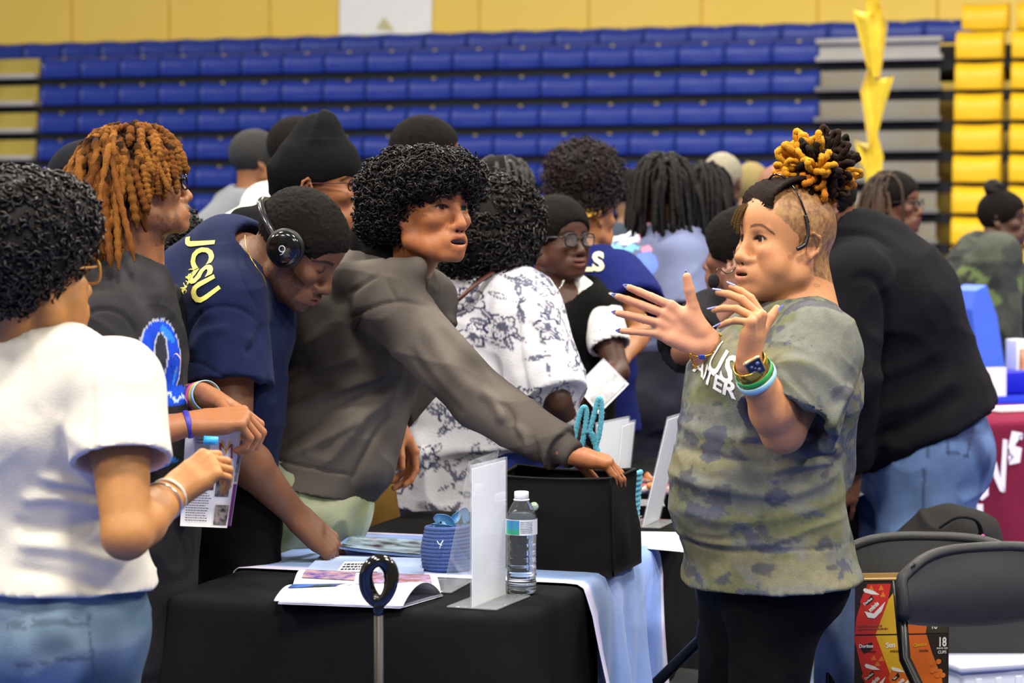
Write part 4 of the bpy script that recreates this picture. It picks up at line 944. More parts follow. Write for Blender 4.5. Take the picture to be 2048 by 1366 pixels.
# watch
wt = empty('smart_watch', J['wrL']); tag(wt, 'square smart watch with gold band on the speaking woman\'s raised near wrist', 'watch')
bo = band(sp, J['wrL'] - ax * .012, ax, .0375, .0315, J['hdL']['s'], .020, goldm, 'strap', .003, parent=wt)
fc = J['wrL'] - ax * .012 + A([.004, -.0335, 0]); mb = MB(); fx = norm(np.cross(A([0, -1, 0]), ax)); fz_ = norm(np.cross(fx, A([0, 1, 0]))) ; mb.box(fc, (.036, .040, .010), (fx, ax, norm(np.cross(fx, ax)))); mb.build('case', mat('rose_gold', '#d8ad84', rough=.25, metal=.8, noise=(40, .08)), wt, bevel=.006, segs=4)
mb = MB(); nn_ = norm(np.cross(fx, ax)); nn_ = nn_ if nn_[1] < 0 else -nn_; mb.box(fc + nn_ * .0048, (.030, .034, .002), (fx, ax, nn_)); mb.build('screen', gloss, wt, bevel=.004, segs=3)
q = MB()
for (a_, b_, r_) in ((-.007, .008, .004), (.006, .006, .003), (-.005, -.006, .0035), (.007, -.008, .003), (.001, 0, .002)): q.lathe([(.0001, 0), (r_, 0), (r_, .0006), (.0001, .0007)], 12, M=Matrix(((fx[0], ax[0], nn_[0], 0), (fx[1], ax[1], nn_[1], 0), (fx[2], ax[2], nn_[2], 0), (0, 0, 0, 1))).to_4x4() if False else np.vstack([np.hstack([np.stack([fx, ax, nn_], 1), (fc + nn_ * .006 + fx * a_ + ax * b_)[:, None]]), [0, 0, 0, 1]]))
q.build('dial_icons', mat('watch_icons', '#8c92b4', rough=.4, noise=(300, .5)), wt)
# clover bracelets on the far wrist, ring
br = empty('bracelet', J['wrR']); tag(br, 'gold chain bracelets with clover charms, two of them blue, on the speaking woman\'s far wrist', 'bracelet')
axr = norm(J['wrR'] - J['elR']); ur = norm(J['hdR']['s'] - axr * np.dot(axr, J['hdR']['s'])); vr = np.cross(axr, ur); vr = vr if vr[1] < 0 else -vr
for tilt, off in ((.010, .012), (-.012, .030)):
    pts = [J['wrR'] - axr * (off + tilt * math.cos(2 * math.pi * i / 16)) + ur * .0385 * math.cos(2 * math.pi * i / 16) + vr * .031 * math.sin(2 * math.pi * i / 16) for i in range(16)]
    chain_on(sp, pts, .0011, goldm, 'chain', 120, closed=True, parent=br)
    for j in range(0, 16, 2):
        p = pts[j]; o_ = norm(p - J['wrR']); o_ = norm(o_ - axr * np.dot(o_, axr)); t_ = np.cross(axr, o_); q = MB()
        for a_ in range(4):
            c = p + o_ * .002 + (axr * math.cos(a_ * 1.5708 + .785) + t_ * math.sin(a_ * 1.5708 + .785)) * .0042; S_ = [(.0001, -.0015), (.0036, -.0015), (.0042, 0), (.0036, .0015), (.0001, .0015)]; q.lathe(S_, 10, M=np.vstack([np.hstack([np.stack([axr, t_, o_], 1), c[:, None]]), [0, 0, 0, 1]]))
        q.build('clover_charm', mat('blue_enamel', '#2c55b8', rough=.3, noise=(60, .1)) if j in (2, 6) and off < .02 or j == 4 and off > .02 else goldm, br)
K = J['wrR'] + J['hdR']['d'] * .0
tp_ = sp['tips']['R'][2]; rgp = tp_[0] - tp_[1] * .068; band(sp, rgp, tp_[1], .0098, .0098, A([0, 0, 1.]), .004, goldm, 'ring', .002)
# earlobe to collar done
# ================================================================ the man with the curly hair and the faded hoodie
def blue_noise_rgb(V, f, cols, w=.1):
    C = np.tile(A(srgb(cols[0])), (len(V), 1))
    for i, (c, t) in enumerate(cols[1:]): m = sst(t - w, t + w, fbm(V * f + 19 * i + 3, 3))[:, None]; C = C * (1 - m) + A(srgb(c)) * m
    return C
curlm = mat('curly_hair', '#120d0b', rough=.42, noise=(200, .4), spec=.35); curlm2 = mat('dark_hair', '#100d0c', rough=.6, noise=(120, .4), bump=(300, .6), spec=.2)
J = pose(spot(632, 5.45), 5.45, -8, 1.78, lean=24)
J['head'] = at(857, 418, 5.33); J['nek'] = at(812, 520, 5.42); J['top'] = at(775, 580, 5.45); J['che'] = at(720, 680, 5.46); J['wai'] = at(665, 830, 5.46); J['pel'] = at(622, 962, 5.45); J['up'] = norm(J['top'] - J['pel'])
for q_ in ('knL', 'knR', 'anL', 'anR'): J[q_] = J[q_] - UU * .16 + VV * .04
for q_ in ('hipL', 'hipR'): J[q_] = J[q_] - UU * .05
arm(J, 'R', (775, 602, 5.26), (958, 800, 5.16), (1128, 902, 5.04), d=(.93, .05, -.25), n=(-.25, .0, -.95), s=(.0, 1, .1), curl=((30, 35, 25), (38, 38, 28), (40, 42, 30), (36, 40, 30)), spread=(5, 0, -5, -11), thumb=(35, 45, 20), hs=1.0)
arm(J, 'L', (845, 600, 5.62), (850, 740, 5.72), (783, 835, 5.62), d=(.42, .05, -.90), n=(-.8, -.3, -.3), s=(.5, -.85, .25), curl=((28, 30, 22), (34, 36, 24), (38, 38, 26), (42, 40, 26)), spread=(4, 0, -4, -9), thumb=(22, 40, 10), hs=1.0)
HM = frame(-46, 2, -3, J['head'])
def cm_paint(V, Nn, L, C):
    x, y, z = L.T; m = np.clip(sst(.006, .001, np.abs(z + .0565 + .25 * np.abs(y) * .6)) * (x > .078) * (np.abs(y) < .026) * .55 * (.6 + .5 * vnoise(L * 300)), 0, 1)[:, None]; C[:] = C * (1 - m) + A(srgb('#1a0f0a')) * m
curly = make_person('person', J, 'curly haired man in faded grey hoodie leaning over the table, hand in the black bin', '#a8683f', dict(open=.008, lip=1.0, gaze=(1, -.05, 0), jaw=.95, w=.95, fat=0, nosew=1.0, tip=1.05, browz=.001, eyeh=1.1, bridge=.001, nosel=.95), HM, 1.06, W=1.0, Dp=1.12, ar=1.0, fine=.0024, paint=dict(brow='#1a0f0a', lipc='#8c4638', fn=cm_paint), hipd=1.05)
grey = mat('faded_hoodie', attr='Col', rough=.92, noise=(380, .2), bump=(520, .3), spec=.1)
def fade(V, Nn):
    n = fbm(V * A([5, 5, 5]) + 4, 3); C = np.tile(A(srgb('#3f3a36')), (len(V), 1)); up = np.clip(n * 1.3 + .35, 0, 1)[:, None]; return C * (1 - up * .7) + A(srgb('#746b63')) * up * .7
ST = [(pl, 5.28, w_, h_) for pl, w_, h_ in (
    ([(520, 870), (600, 810), (700, 770), (790, 740)], .012, .012), ([(525, 910), (620, 850), (720, 800), (800, 760)], .010, -.010), ([(540, 930), (640, 880), (730, 830), (790, 785)], .012, .012), ([(560, 800), (630, 740), (720, 710)], .014, .010),
    ([(700, 970), (735, 900), (780, 830)], .008, -.009), ([(640, 940), (690, 880), (730, 840)], .012, .009), ([(540, 700), (600, 700), (680, 650)], .02, .009), ([(695, 590), (740, 560), (765, 545)], .006, -.006),
    ([(770, 500), (780, 560), (800, 600)], .004, -.005), ([(700, 640), (730, 620), (800, 600), (860, 610)], .005, -.007), ([(690, 700), (705, 660), (730, 625)], .006, -.006),
    ([(850, 640), (900, 720), (960, 780)], .016, .010), ([(820, 690), (870, 760), (930, 820)], .012, -.008), ([(880, 640), (940, 700), (1000, 770)], .010, .008), ([(960, 770), (990, 790), (1010, 830)], .012, .012), ([(1000, 790), (1020, 810), (1030, 850)], .008, -.010), ([(1020, 830), (1050, 850), (1060, 890)], .010, .010), ([(1060, 850), (1070, 880), (1080, 920)], .008, -.008),
    ([(500, 915), (600, 930), (712, 955)], .003, -.006), ([(560, 940), (600, 920), (640, 900)], .014, .004))]
def cx(S):
    # dropped hood behind the neck and the ribbed waist
    S.e(at(600, 640, 5.38), at(760, 520, 5.50), .075, .05, .085, .055, u=(0, 1, 0), k=.05); S.e(at(700, 560, 5.30), at(830, 540, 5.25), .045, a1=.03, k=.03)
    S.e(at(580, 640, 5.36), at(650, 690, 5.30), .055, a1=.03, k=.05)
    S.e(at(1118, 893, 5.05), at(1150, 912, 5.03), .040, .034, .035, .030, u=(0, 1, 0), k=.006, flat=(1, 1))
    S.e(at(770, 690, 5.45), at(735, 930, 5.42), .09, .07, .085, .06, u=(0, 1, 0), k=.06)
def cso(S):
    hc = J['nek'] + J['up'] * .02; S.e(at(800, 520, 5.40), at(850, 440, 5.35), .070, a1=.085, k=.012, sub=True)
o, Vc, Qc = shirt(curly, grey, 'hoodie', full=True, hem=-.22, clip=[(at(610, 975, 5.4), norm(np.cross(A([0, 1., 0]), at(715, 999, 5.4) - at(505, 952, 5.4))))], o=.026, slo=.020, vox=.0052, post=comp(wrinkle(.004, (6, 6, 12), seed=8, amp2=.001), fold_disp(ST)), cols=fade, hemw=1.13, extra=cx, so=cso, cuff=.01, smooth=1)
# black neck gaiter
S = Sdf(); S.e(at(790, 520, 5.42), at(822, 470, 5.40), .082, a1=.070, k=.01, flat=(0, 0)); S.e(at(740, 480, 5.45), at(800, 470, 5.45), .05, a1=.05, k=.03); S.e(at(828, 500, 5.38), at(845, 440, 5.36), .058, a1=.07, k=.008, sub=True)
garment(curly, S, 'neck_gaiter', cloth_black, .005, post=wrinkle(.005, (5, 5, 30), seed=2))
pale = mat('pale_green_trousers', attr='Col', rough=.85, noise=(9, .3), bump=(200, .3))
def paleg(V, Nn): return blue_noise_rgb(V, 7, ['#7d845c', ('#a0a688', .1), ('#5f6942', .3)], .2)
trousers(curly, pale, 'cargo_trousers', o=.016, vox=.008, waist=-.01, post=wrinkle(.008, (7, 7, 10), seed=5), cols=paleg); shoes(curly, ink)
e1 = [((-.026, 0, .030), (.116, .108, .086)), ((.030, 0, .066), (.082, .088, .050)), ((-.082, 0, -.002), (.090, .104, .088)), ((.066, .0, .060), (.044, .075, .036)), ((-.05, -.05, .03), (.08, .06, .08)), ((-.03, .05, .04), (.09, .06, .08))]
cuts = [((.115, 0, -.035), (.075, .095, .078), .006), ((.048, -.088, -.028), (.062, .052, .052), .006), ((.06, .085, -.035), (.052, .05, .055), .006), ((0, 0, -.14), (.3, .3, .075), .01)]
o, V, Q = hairblob(curly, e1, curlm2, vox=.006, cuts=cuts, post=lambda V, N_: V + N_ * (.010 * vnoise(V * 26) + .004)[:, None])
HMc = curly['HM']
def hf(V): L = (V - HMc[:3, 3]) @ HMc[:3, :3] / 1.06; return ~((L[:, 0] > .05) & (L[:, 2] < .022)) & ~((L[:, 0] > -.01) & (L[:, 2] < -.03))
V2, Q2, _ = curls_on(V, Q, HMc, 2300, None, r=.0085, turns=1.7, tr=.0030, out=.016, seed=3, filt=hf, steps=11, drop=.15)
link('curls', mesh_np('curls', V2, Q2), curlm, o)
# ================================================================ the man in the navy T-shirt, headphones on
J = pose(spot(440, 5.2), 5.2, 22, 1.76, lean=14)
J['head'] = at(600, 495, 5.12); J['nek'] = at(520, 530, 5.16); J['top'] = at(476, 545, 5.2); J['che'] = at(450, 640, 5.22); J['wai'] = at(445, 800, 5.25); J['pel'] = at(418, 975, 5.27); J['up'] = norm(J['top'] - J['wai']); J['fw'] = norm(np.cross(J['l'], J['up']))
J['shL'] = at(440, 560, 5.42)
arm(J, 'R', (452, 612, 5.03), (462, 888, 4.93), (590, 1028, 5.08), d=(.66, .30, -.66), n=(-.45, .25, -.75), s=(.35, .93, .05), curl=((22, 24, 15), (40, 36, 22), (48, 42, 28), (48, 42, 28)), spread=(4, 0, -4, -8), thumb=(30, 30, 0), hs=1.18)
arm(J, 'L', None, (520, 830, 5.60), (600, 960, 5.62))
HM = frame(-17, -37, 0, J['head'])
def hp_paint(V, Nn, L, C):
    x, y, z = L.T; a = np.abs(y); inb = (np.abs(L) < .16).all(1); n = .8 + .3 * vnoise(L * 260)
    beard = ((z < -.030 - .35 * np.clip(x - .03, 0, 1) + 0) & (x < .070) & (x > .0) & (z > -.13)) | ((z < -.084) & (x > .03) & (z > -.13)) | ((np.abs(z + .0565) < .005) & (x > .078) & (a < .025)) | ((x < .03) & (x > .0) & (z > -.06) & (z < .03))
    m = (beard & inb)[:, None] * .72 * np.clip(n, 0, 1)[:, None]; C[:] = C * (1 - m) + A(srgb('#1a110d')) * m
nav = make_person('person', J, 'man in navy college T-shirt wearing black headphones, bent over the handouts', '#6b4630', dict(closed=True, eyes=False, lip=1.15, nosew=1.25, tip=1.1, nosel=.95, jaw=1.05), HM, 1.0, W=1.0, Dp=1.05, ar=1.18, fine=.0024, paint=dict(brow='#160d09', lipc='#8a4a42', fn=hp_paint), neckr=.060)
navm = cloth('navy_shirt', '#161e3e', n=(7, .25), b=(420, .3), sheen=.03)
ST = [(pl, 5.08, w_, h_) for pl, w_, h_ in (([(385, 740), (392, 660), (430, 615), (490, 610), (530, 640)], .004, -.007), ([(400, 700), (430, 660), (480, 650)], .012, .007), ([(380, 715), (430, 720), (500, 760)], .003, -.004), ([(450, 470), (470, 500), (500, 560), (530, 620)], .003, -.005), ([(500, 800), (520, 780), (540, 740)], .010, .008), ([(500, 850), (520, 830), (540, 800)], .010, .008), ([(505, 700), (525, 680), (540, 640)], .010, -.008), ([(480, 740), (500, 700), (520, 660)], .008, .007), ([(400, 560), (430, 600), (440, 640)], .02, .006))]
def nx(S): S.e(at(400, 560, 5.28), at(455, 505, 5.25), .10, a1=.075, k=.07); S.e(at(500, 560, 5.2), at(520, 640, 5.2), .06, a1=.06, k=.05)
def nso(S): S.e(at(505, 520, 5.17), at(590, 455, 5.12), .068, a1=.09, k=.01, sub=True)
o, Vn, Qn = shirt(nav, navm, 't_shirt', sleeve=.60, hem=-.06, o=.018, slo=.022, vox=.0055, post=comp(wrinkle(.003, (6, 6, 12), seed=4), fold_disp(ST)), extra=nx, so=nso, smooth=1)
trn = bvh(Vn, Qn); yt = mat('yellow_print', '#e6dc6a', rough=.7, noise=(90, .15))
P0 = at(372, 548, 5.1); rr_ = norm(at(395, 600, 5.0) - at(362, 500, 5.0)); uu_ = norm(at(420, 540, 5.) - at(380, 555, 5.)) 
write_on('JCSU', trn, at(383, 545, 4.9), rr_, uu_, (0, 1, 0), .080, yt, 'shirt_lettering', nav['root'], bold=.03, off=.0025, arc=-.20, stretch=.78)
mb = MB(); rg = random.Random(3)
for i in range(26):   # scribbled line drawing of the mascot stays a plain tangle of lines
    x, y = 322 + i * 1.6 + rg.uniform(-6, 6), 640 - i * 3.6 + rg.uniform(-8, 8); pts = [at(x + rg.uniform(-9, 9), y + rg.uniform(-9, 9), 4.9) for _ in range(5)]; pts = project(spline(pts, 14), trn, (0, 1, 0), .002); mb.tube(pts, .0011, 4)
mb.build('line_drawing', yt, nav['root'])
write_on('2', trn, at(326, 622, 4.9), rr_, uu_, (0, 1, 0), .055, yt, 'shirt_lettering', nav['root'], bold=.03, off=.0025)
write_on('BCU', trn, at(474, 820, 4.9), (0.05, 0, 1), (-1, 0, .05), (0, 1, 0), .030, yt, 'shirt_lettering', nav['root'], bold=.02, off=.0025)
trousers(nav, cloth_black, o=.018, vox=.01); shoes(nav, ink)
chain_on(nav, [at(*p) for p in ((490, 470, 5.08), (494, 500, 5.03), (510, 530, 5.01), (528, 556, 5.02), (536, 590, 5.05))], .0011, goldm, 'necklace')
S = Sdf(); T = lambda *p: X4(HM, A(p)); S.ell(T(-.016, 0, .034), .103, .0825, .093, HM, k=.01); S.ell(T(.022, 0, .042), .064, .071, .060, HM, k=.02)
S.ell(T(.105, 0, -.010), .052, .12, .066, HM, k=.004, sub=True); S.ell(T(.045, .0, -.075), .09, .12, .068, HM, k=.004, sub=True); S.ell(T(-.03, 0, -.13), .12, .12, .075, HM, k=.006, sub=True)
V, Q = S.mesh('hair', vox=.0036, smooth=1, post=lambda V, N_: V + N_ * (.0016 * vnoise(V * 190) + .0012 * vnoise(V * 330))[:, None]); link('hair', mesh_np('hair', V, Q), mat('short_hair', '#17110e', rough=.8, noise=(260, .5), bump=(500, 1.0), spec=.15), nav['root'])
mb = MB(); mb.lathe([(.0001, 0), (.003, .001), (.004, .003), (.003, .0055), (.0001, .006)], 10, M=np.vstack([np.hstack([np.stack([A([1., 0, 0]), A([0, 0, 1.]), A([0, -1., 0])], 1), at(560, 520, 5.025)[:, None]]), [0, 0, 0, 1]])); mb.build('ear_stud', silv, nav['root'])
hp = empty('headphones', T(0, 0, 0)); tag(hp, 'black over-ear headphones with a small round emblem on the man in navy', 'headphones')
mb = MB(); P = [T(.0 - .128 * math.sin(a), -.090 * math.cos(a), -.002 + .034 * math.sin(a)) for a in np.linspace(.10, math.pi - .10, 40)]
mb.tube(P, [.012] * 3 + [.0095] * 34 + [.012] * 3, 10, flat=.95); mb.build('headband', mat('headband_plastic', '#1b1b1e', rough=.25, noise=(30, .1), coat=.4), hp)
for t in (-1, 1):
    Mx = np.eye(4); q = HM[:3, :3]; ax_ = norm(q[:, 1] * t + q[:, 0] * .12); u_ = norm(np.cross(ax_, q[:, 2])); Mx[:3, :3] = np.stack([u_, np.cross(ax_, u_), ax_], 1); Mx[:3, 3] = T(.002, t * .082, .002)
    mb = MB(); mb.lathe([(.0001, -.004), (.030, -.004), (.041, .002), (.043, .010), (.040, .016), (.0001, .016)], 40, M=Mx); c = mb.build('ear_cushion', mat('ear_pad', '#0e0e10', rough=.45, noise=(60, .15)), hp)
    mb = MB(); mb.lathe([(.0001, .014), (.036, .014), (.038, .020), (.035, .029), (.029, .033), (.0001, .034)], 40, M=Mx); c = mb.build('ear_cup', gloss, hp)
    if t < 0:
        mb = MB(); em = [(.0065 * math.cos(a), .0065 * math.sin(a), .0345) for a in np.linspace(0, 2 * math.pi, 24)[:-1]]; em = [A(Mx[:3, :3]) @ A(p) + Mx[:3, 3] for p in em]; mb.tube(em, .0012, 5, closed=True)
        em = [(-.0065, -.001, .0345), (-.0070, .008, .0345), (-.004, .013, .0345)]; mb.tube([Mx[:3, :3] @ A(p) + Mx[:3, 3] for p in em], .0012, 5); mb.build('emblem', mat('emblem_grey', '#b9bcc4', rough=.4, noise=(60, .1)), c)
# ================================================================ the man with orange locs
J = pose(spot(236, 4.85), 4.85, 25, 1.72, lean=2)
J['head'] = at(278, 374, 4.85); J['nek'] = at(262, 540, 4.86); J['top'] = at(240, 585, 4.86); J['che'] = at(222, 690, 4.86)
arm(J, 'R', (208, 672, 4.66), (212, 885, 4.58), (388, 846, 4.62), d=(.95, .10, .10), n=(.05, .2, -.95), s=(.15, .9, .35), curl=((48, 55, 35), (55, 62, 40), (60, 64, 42), (62, 60, 40)), spread=(3, 0, -3, -6), thumb=(30, 60, 20), hs=1.05)
arm(J, 'L', (296, 640, 5.02), (318, 826, 4.98), (412, 792, 4.78), d=(.80, -.25, -.45), n=(-.4, .2, -.8), s=(.2, -.8, .4), curl=((45, 50, 30),) * 4, hs=1.0)
HM = frame(16, 9, 0, J['head'])
def lo_paint(V, Nn, L, C):
    x, y, z = L.T; a = np.abs(y); inb = (np.abs(L) < .16).all(1); n = np.clip(.55 + .4 * vnoise(L * 200), 0, 1)
    m = sst(-.045, -.075, z + .012 * vnoise(L * 60)) * sst(-.01, .02, x) * sst(.085, .06, x + .25 * np.clip(z + .09, -.02, 1)) * (z > -.125) * inb * .85 * n; m = np.maximum(m, ((np.abs(z + .0565) < .005) & (x > .078) & (a < .025) & inb) * .6)
    m = m[:, None]; C[:] = C * (1 - m) + A(srgb('#1d120c')) * m
locman = make_person('person', J, 'man with orange-brown locs and black glasses in a charcoal graphic T-shirt, looking up', '#9a6440', dict(lip=1.2, nosew=1.15, tip=1.1, gaze=(1, 0, .1), nosel=.92, bridge=.003), HM, .93, W=1.05, Dp=1.0, ar=1.02, fine=.0026, paint=dict(brow='#1d120c', lipc='#8d5247', fn=lo_paint))
char = mat('charcoal_shirt', attr='Col', rough=.9, noise=(300, .2), bump=(420, .3), spec=.1)
ST = [(pl, 4.6, w_, h_) for pl, w_, h_ in (([(150, 655), (190, 620), (240, 625), (275, 670), (285, 740)], .004, -.006), ([(200, 540), (240, 580), (300, 600)], .012, .006), ([(160, 680), (200, 700), (260, 760)], .014, .008), ([(150, 740), (200, 760), (250, 800)], .012, -.006), ([(270, 560), (300, 600), (320, 650)], .012, .006))]
def char_col(V, Nn):
    C = blue_noise_rgb(V, 6, ['#29282a', ('#373537', .2)], .3); p = V; d = 4.78; px = 1024 + F * p[:, 0] / p[:, 1]; py = 450 - F * (p[:, 2] - H) / p[:, 1]; vis = Nn[:, 0] > .15
    def put(m, col, a=1.0): mm = (m & vis)[:, None] * a; C[:] = C * (1 - mm) + A(srgb(col)) * mm
    def ell(cx, cy, rx, ry): return ((px - cx) / rx) ** 2 + ((py - cy) / ry) ** 2
    e = ell(318, 722, 42, 84); put(e < 1.05, '#a9adb8'); put(e < .95, '#1d47c8'); put((e < .75) & (ell(322, 735, 26, 66) > .9) & (vnoise(V * 22) > .0), '#2f7fe0'); put(ell(321, 708, 15, 46) < 1, '#b4b9c4'); put(ell(321, 708, 12, 42) < 1, '#34363f')
    put((py > 770) & (py < 815) & (px > 290) & (ell(330, 790, 50, 24) < 1), '#1f4fd2'); zig = np.abs(py - (783 + 7 * np.sin(px * .22) + .25 * (px - 300))); put((zig < 3) & (px > 270), '#cfe4f6')
    put((py > 905) & (py < 1010) & (ell(322, 940, 36, 34) < 1), '#3a7fd6'); put((np.abs((py - 935) % 12 - 6) < 1.6) & (ell(322, 942, 36, 30) < 1) & (py > 925), '#1b1c22'); put((ell(318, 1010, 26, 44) < 1) & (py > 975), '#2f6fd0')
    return C
def lx(S): S.e(at(190, 620, 4.9), at(235, 560, 4.9), .09, a1=.07, k=.06); S.e(at(220, 760, 4.86), at(228, 1050, 4.86), .155, .11, .165, .12, u=J['l'], k=.05)
o, Vl, Ql = shirt(locman, char, 't_shirt', sleeve=.78, hem=-.04, o=.026, slo=.032, vox=.0055, post=comp(wrinkle(.004, (6, 6, 12), seed=14), fold_disp(ST)), cols=char_col, extra=lx, neck=.072, hemw=1.08, smooth=1)
trousers(locman, cloth('charcoal_sweatpants', '#242325', n=(7, .25), b=(300, .3)), o=.035, bag=1.1, vox=.009); shoes(locman, ink)
glasses(locman, gloss, w=.023, h=.019)
chain_on(locman, [at(*p) for p in ((240, 545, 4.79), (262, 556, 4.785), (282, 578, 4.79), (296, 610, 4.80), (300, 640, 4.80))], .0014, silv, 'necklace')
def lcol(d, rg):
    a, b, c = A(srgb('#2b1a10')), A(srgb('#966029')), A(srgb('#7c4a20')); q = c if rg.uniform() < .35 else b; q = q * rg.uniform(.75, 1.25); k = rg.uniform(.0, .12)
    return lambda t: a * (1 - sst(k, k + .16, t))[:, None] * 1 + q * sst(k, k + .16, t)[:, None] * (1 - .35 * sst(.7, 1, t))[:, None]
fz = mat('orange_locs', attr='Col', rough=.85, noise=(500, .45), bump=(600, 1.0), spec=.1)
locs(locman, 'hair', fz, n=190, length=(.20, .27), r=.0078, seed=4, lenf=lambda d: .36 if d[0] > .25 else (.44 if d[0] > .0 else (.62 if d[0] > -.18 else 1)), colf=lcol, zone=lambda d: d[2] > -.05 and not (d[0] > .72 and d[2] < .5), push=1.10, out=.14, bumps=.22, sides=7, steps=14, sway=.03)
S = Sdf(); S.ell(X4(HM, A([-.022, 0, .030]) * .93), .104, .084, .092, HM, k=.01); S.ell(X4(HM, A([.06, 0, -.075]) * .93), .09, .11, .085, HM, k=.006, sub=True); S.ell(X4(HM, A([.11, 0, -.01]) * .93), .055, .1, .07, HM, k=.006, sub=True)
V, Q = S.mesh('b', vox=.006); link('hair_roots', mesh_np('hair_roots', V, Q), curlm2, locman['root'])
w1 = wrist_ring(locman, 'R', .012, (.032, .026), .011, mat('purple_silicone', '#35309a', rough=.4, noise=(60, .1)), 'wristband', .003); w1['label'] = 'purple silicone band'
for i, (cc, nm, lb) in enumerate((('#c23a5a', 'red_silicone', 'red'), ('#2a2550', 'dark_purple_silicone', 'dark purple'), ('#d457a0', 'pink_silicone', 'pink'), ('#e0b83a', 'yellow_silicone', 'yellow'), ('#a6cfe6', 'light_blue_silicone', 'light blue lettered'))):
    q = wrist_ring(locman, 'L', .050 - i * .0125, (.036 - .001 * i, .031), .013, mat(nm, cc, rough=.4, noise=(60, .1)), 'wristband', .003); q['label'] = lb + ' silicone band'
# ================================================================ the woman nearest the lens, back turned
J = pose(spot(92, 4.02), 4.02, 58, 1.60, lean=0, shw=1.02)
J['head'] = at(60, 545, 3.98); J['nek'] = at(66, 690, 4.0); J['top'] = at(72, 745, 4.0); J['che'] = at(80, 850, 4.0)
arm(J, 'R', (232, 770, 3.86), (252, 1070, 3.76), (345, 985, 3.93), d=(.72, .30, .55), n=(.2, .7, -.6), s=(-.4, .6, .6), curl=((50, 45, 30), (55, 50, 35), (58, 52, 35), (60, 50, 35)), spread=(3, 0, -3, -6), thumb=(15, 55, 15), hs=.95, fine=.003)
HM = frame(40, 2, 0, J['head'])
near = make_person('person', J, 'woman in white T-shirt and jeans seen from behind, short dark curls, nearest the camera', '#b07842', dict(fat=.006, jaw=1.0), HM, 1.02, W=1.08, Dp=1.1, ar=1.12, fine=.0032, hipw=1.12, hipd=1.2, vox=.007, paint=dict(brow='#1d120c'))
ST = [(pl, 3.8, w_, h_) for pl, w_, h_ in (([(20, 1010), (100, 1005), (200, 1030)], .012, .010), ([(0, 1060), (90, 1070), (210, 1050)], .012, -.009), ([(10, 1100), (120, 1110), (225, 1150)], .012, .010), ([(190, 900), (205, 960), (215, 1010)], .012, -.008), ([(60, 960), (150, 980), (210, 990)], .010, .008), ([(0, 1150), (110, 1165), (220, 1200)], .012, -.008), ([(185, 740), (190, 830), (195, 900)], .004, -.005), ([(100, 840), (150, 870), (190, 880)], .016, .006))]
whitec = cloth('white_cotton', '#d6cfc0', n=(5, .08), b=(260, .2), sheen=.1)
def px1(S): S.e(at(60, 790, 4.0), at(170, 790, 3.92), .08, a1=.065, k=.05)
shirt(near, whitec, 't_shirt', sleeve=.52, hem=.02, o=.016, slo=.020, vox=.0065, post=comp(wrinkle(.003, (6, 6, 15), seed=21), fold_disp(ST)), extra=px1, neck=.073, hemw=1.07, smooth=1, neckup=.0)
denim = mat('pale_denim', attr='Col', rough=.85, noise=(14, .3), bump=(380, .3))
def den(V, Nn):
    C = blue_noise_rgb(V, 6, ['#4d6679', ('#748a9a', .1), ('#3a4f63', .35)], .25); px = 1024 + F * V[:, 0] / V[:, 1]; py = 450 - F * (V[:, 2] - H) / V[:, 1]
    for (x0, y0, x1, y1) in ((0, 1252, 170, 1240), (0, 1262, 170, 1250), (172, 1235, 180, 1366), (20, 1340, 110, 1328), (110, 1328, 175, 1322)):
        a, b = A([x0, y0]), A([x1, y1]); d, _ = seg_dist(np.stack([px, py], 1), a.astype(float), b.astype(float)); m = (d < 3)[:, None] * .6; C = C * (1 - m) + A(srgb('#3c4a58')) * m
    return C
trousers(near, denim, 'jeans', o=.008, vox=.007, waist=.07, post=wrinkle(.003, (8, 8, 14), seed=3), cols=den); shoes(near, ink)
e1 = [((-.03, 0, .055), (.128, .122, .115)), ((-.07, 0, .02), (.095, .110, .095)), ((.02, 0, .08), (.10, .10, .085))]
cuts = [((.12, 0, -.035), (.085, .11, .082), .006), ((.055, -.10, -.045), (.06, .05, .062), .006), ((.055, .10, -.045), (.06, .05, .062), .006), ((0, 0, -.15), (.3, .3, .085), .01)]
o, V, Q = hairblob(near, e1, curlm2, vox=.007, cuts=cuts); HMn = near['HM']
V2, Q2, _ = curls_on(V, Q, HMn, 1500, None, r=.0085, turns=1.4, tr=.0034, out=.012, seed=6, steps=8); link('curls', mesh_np('curls', V2, Q2), curlm, o)
glasses(near, mat('amber_frames', '#b4782c', rough=.3, noise=(20, .2)), w=.025, h=.021)
nkc = J['nek'] + J['up'] * .052; chain_on(near, [nkc + J['l'] * .066 * math.cos(a) - J['f'] * .066 * math.sin(a) + ZZ * (.004 + .0 * a) for a in np.linspace(-.6, math.pi + .6, 12)], .0016, goldm, 'necklace', 46, bead=.0042)
wrist_ring(near, 'R', .012, (.030, .026), .006, mat('pearl_beads', '#e8dcc8', rough=.3, noise=(200, .3)), 'bracelet', .006); wrist_ring(near, 'R', .040, (.034, .031), .004, silv, 'bracelet', .004)
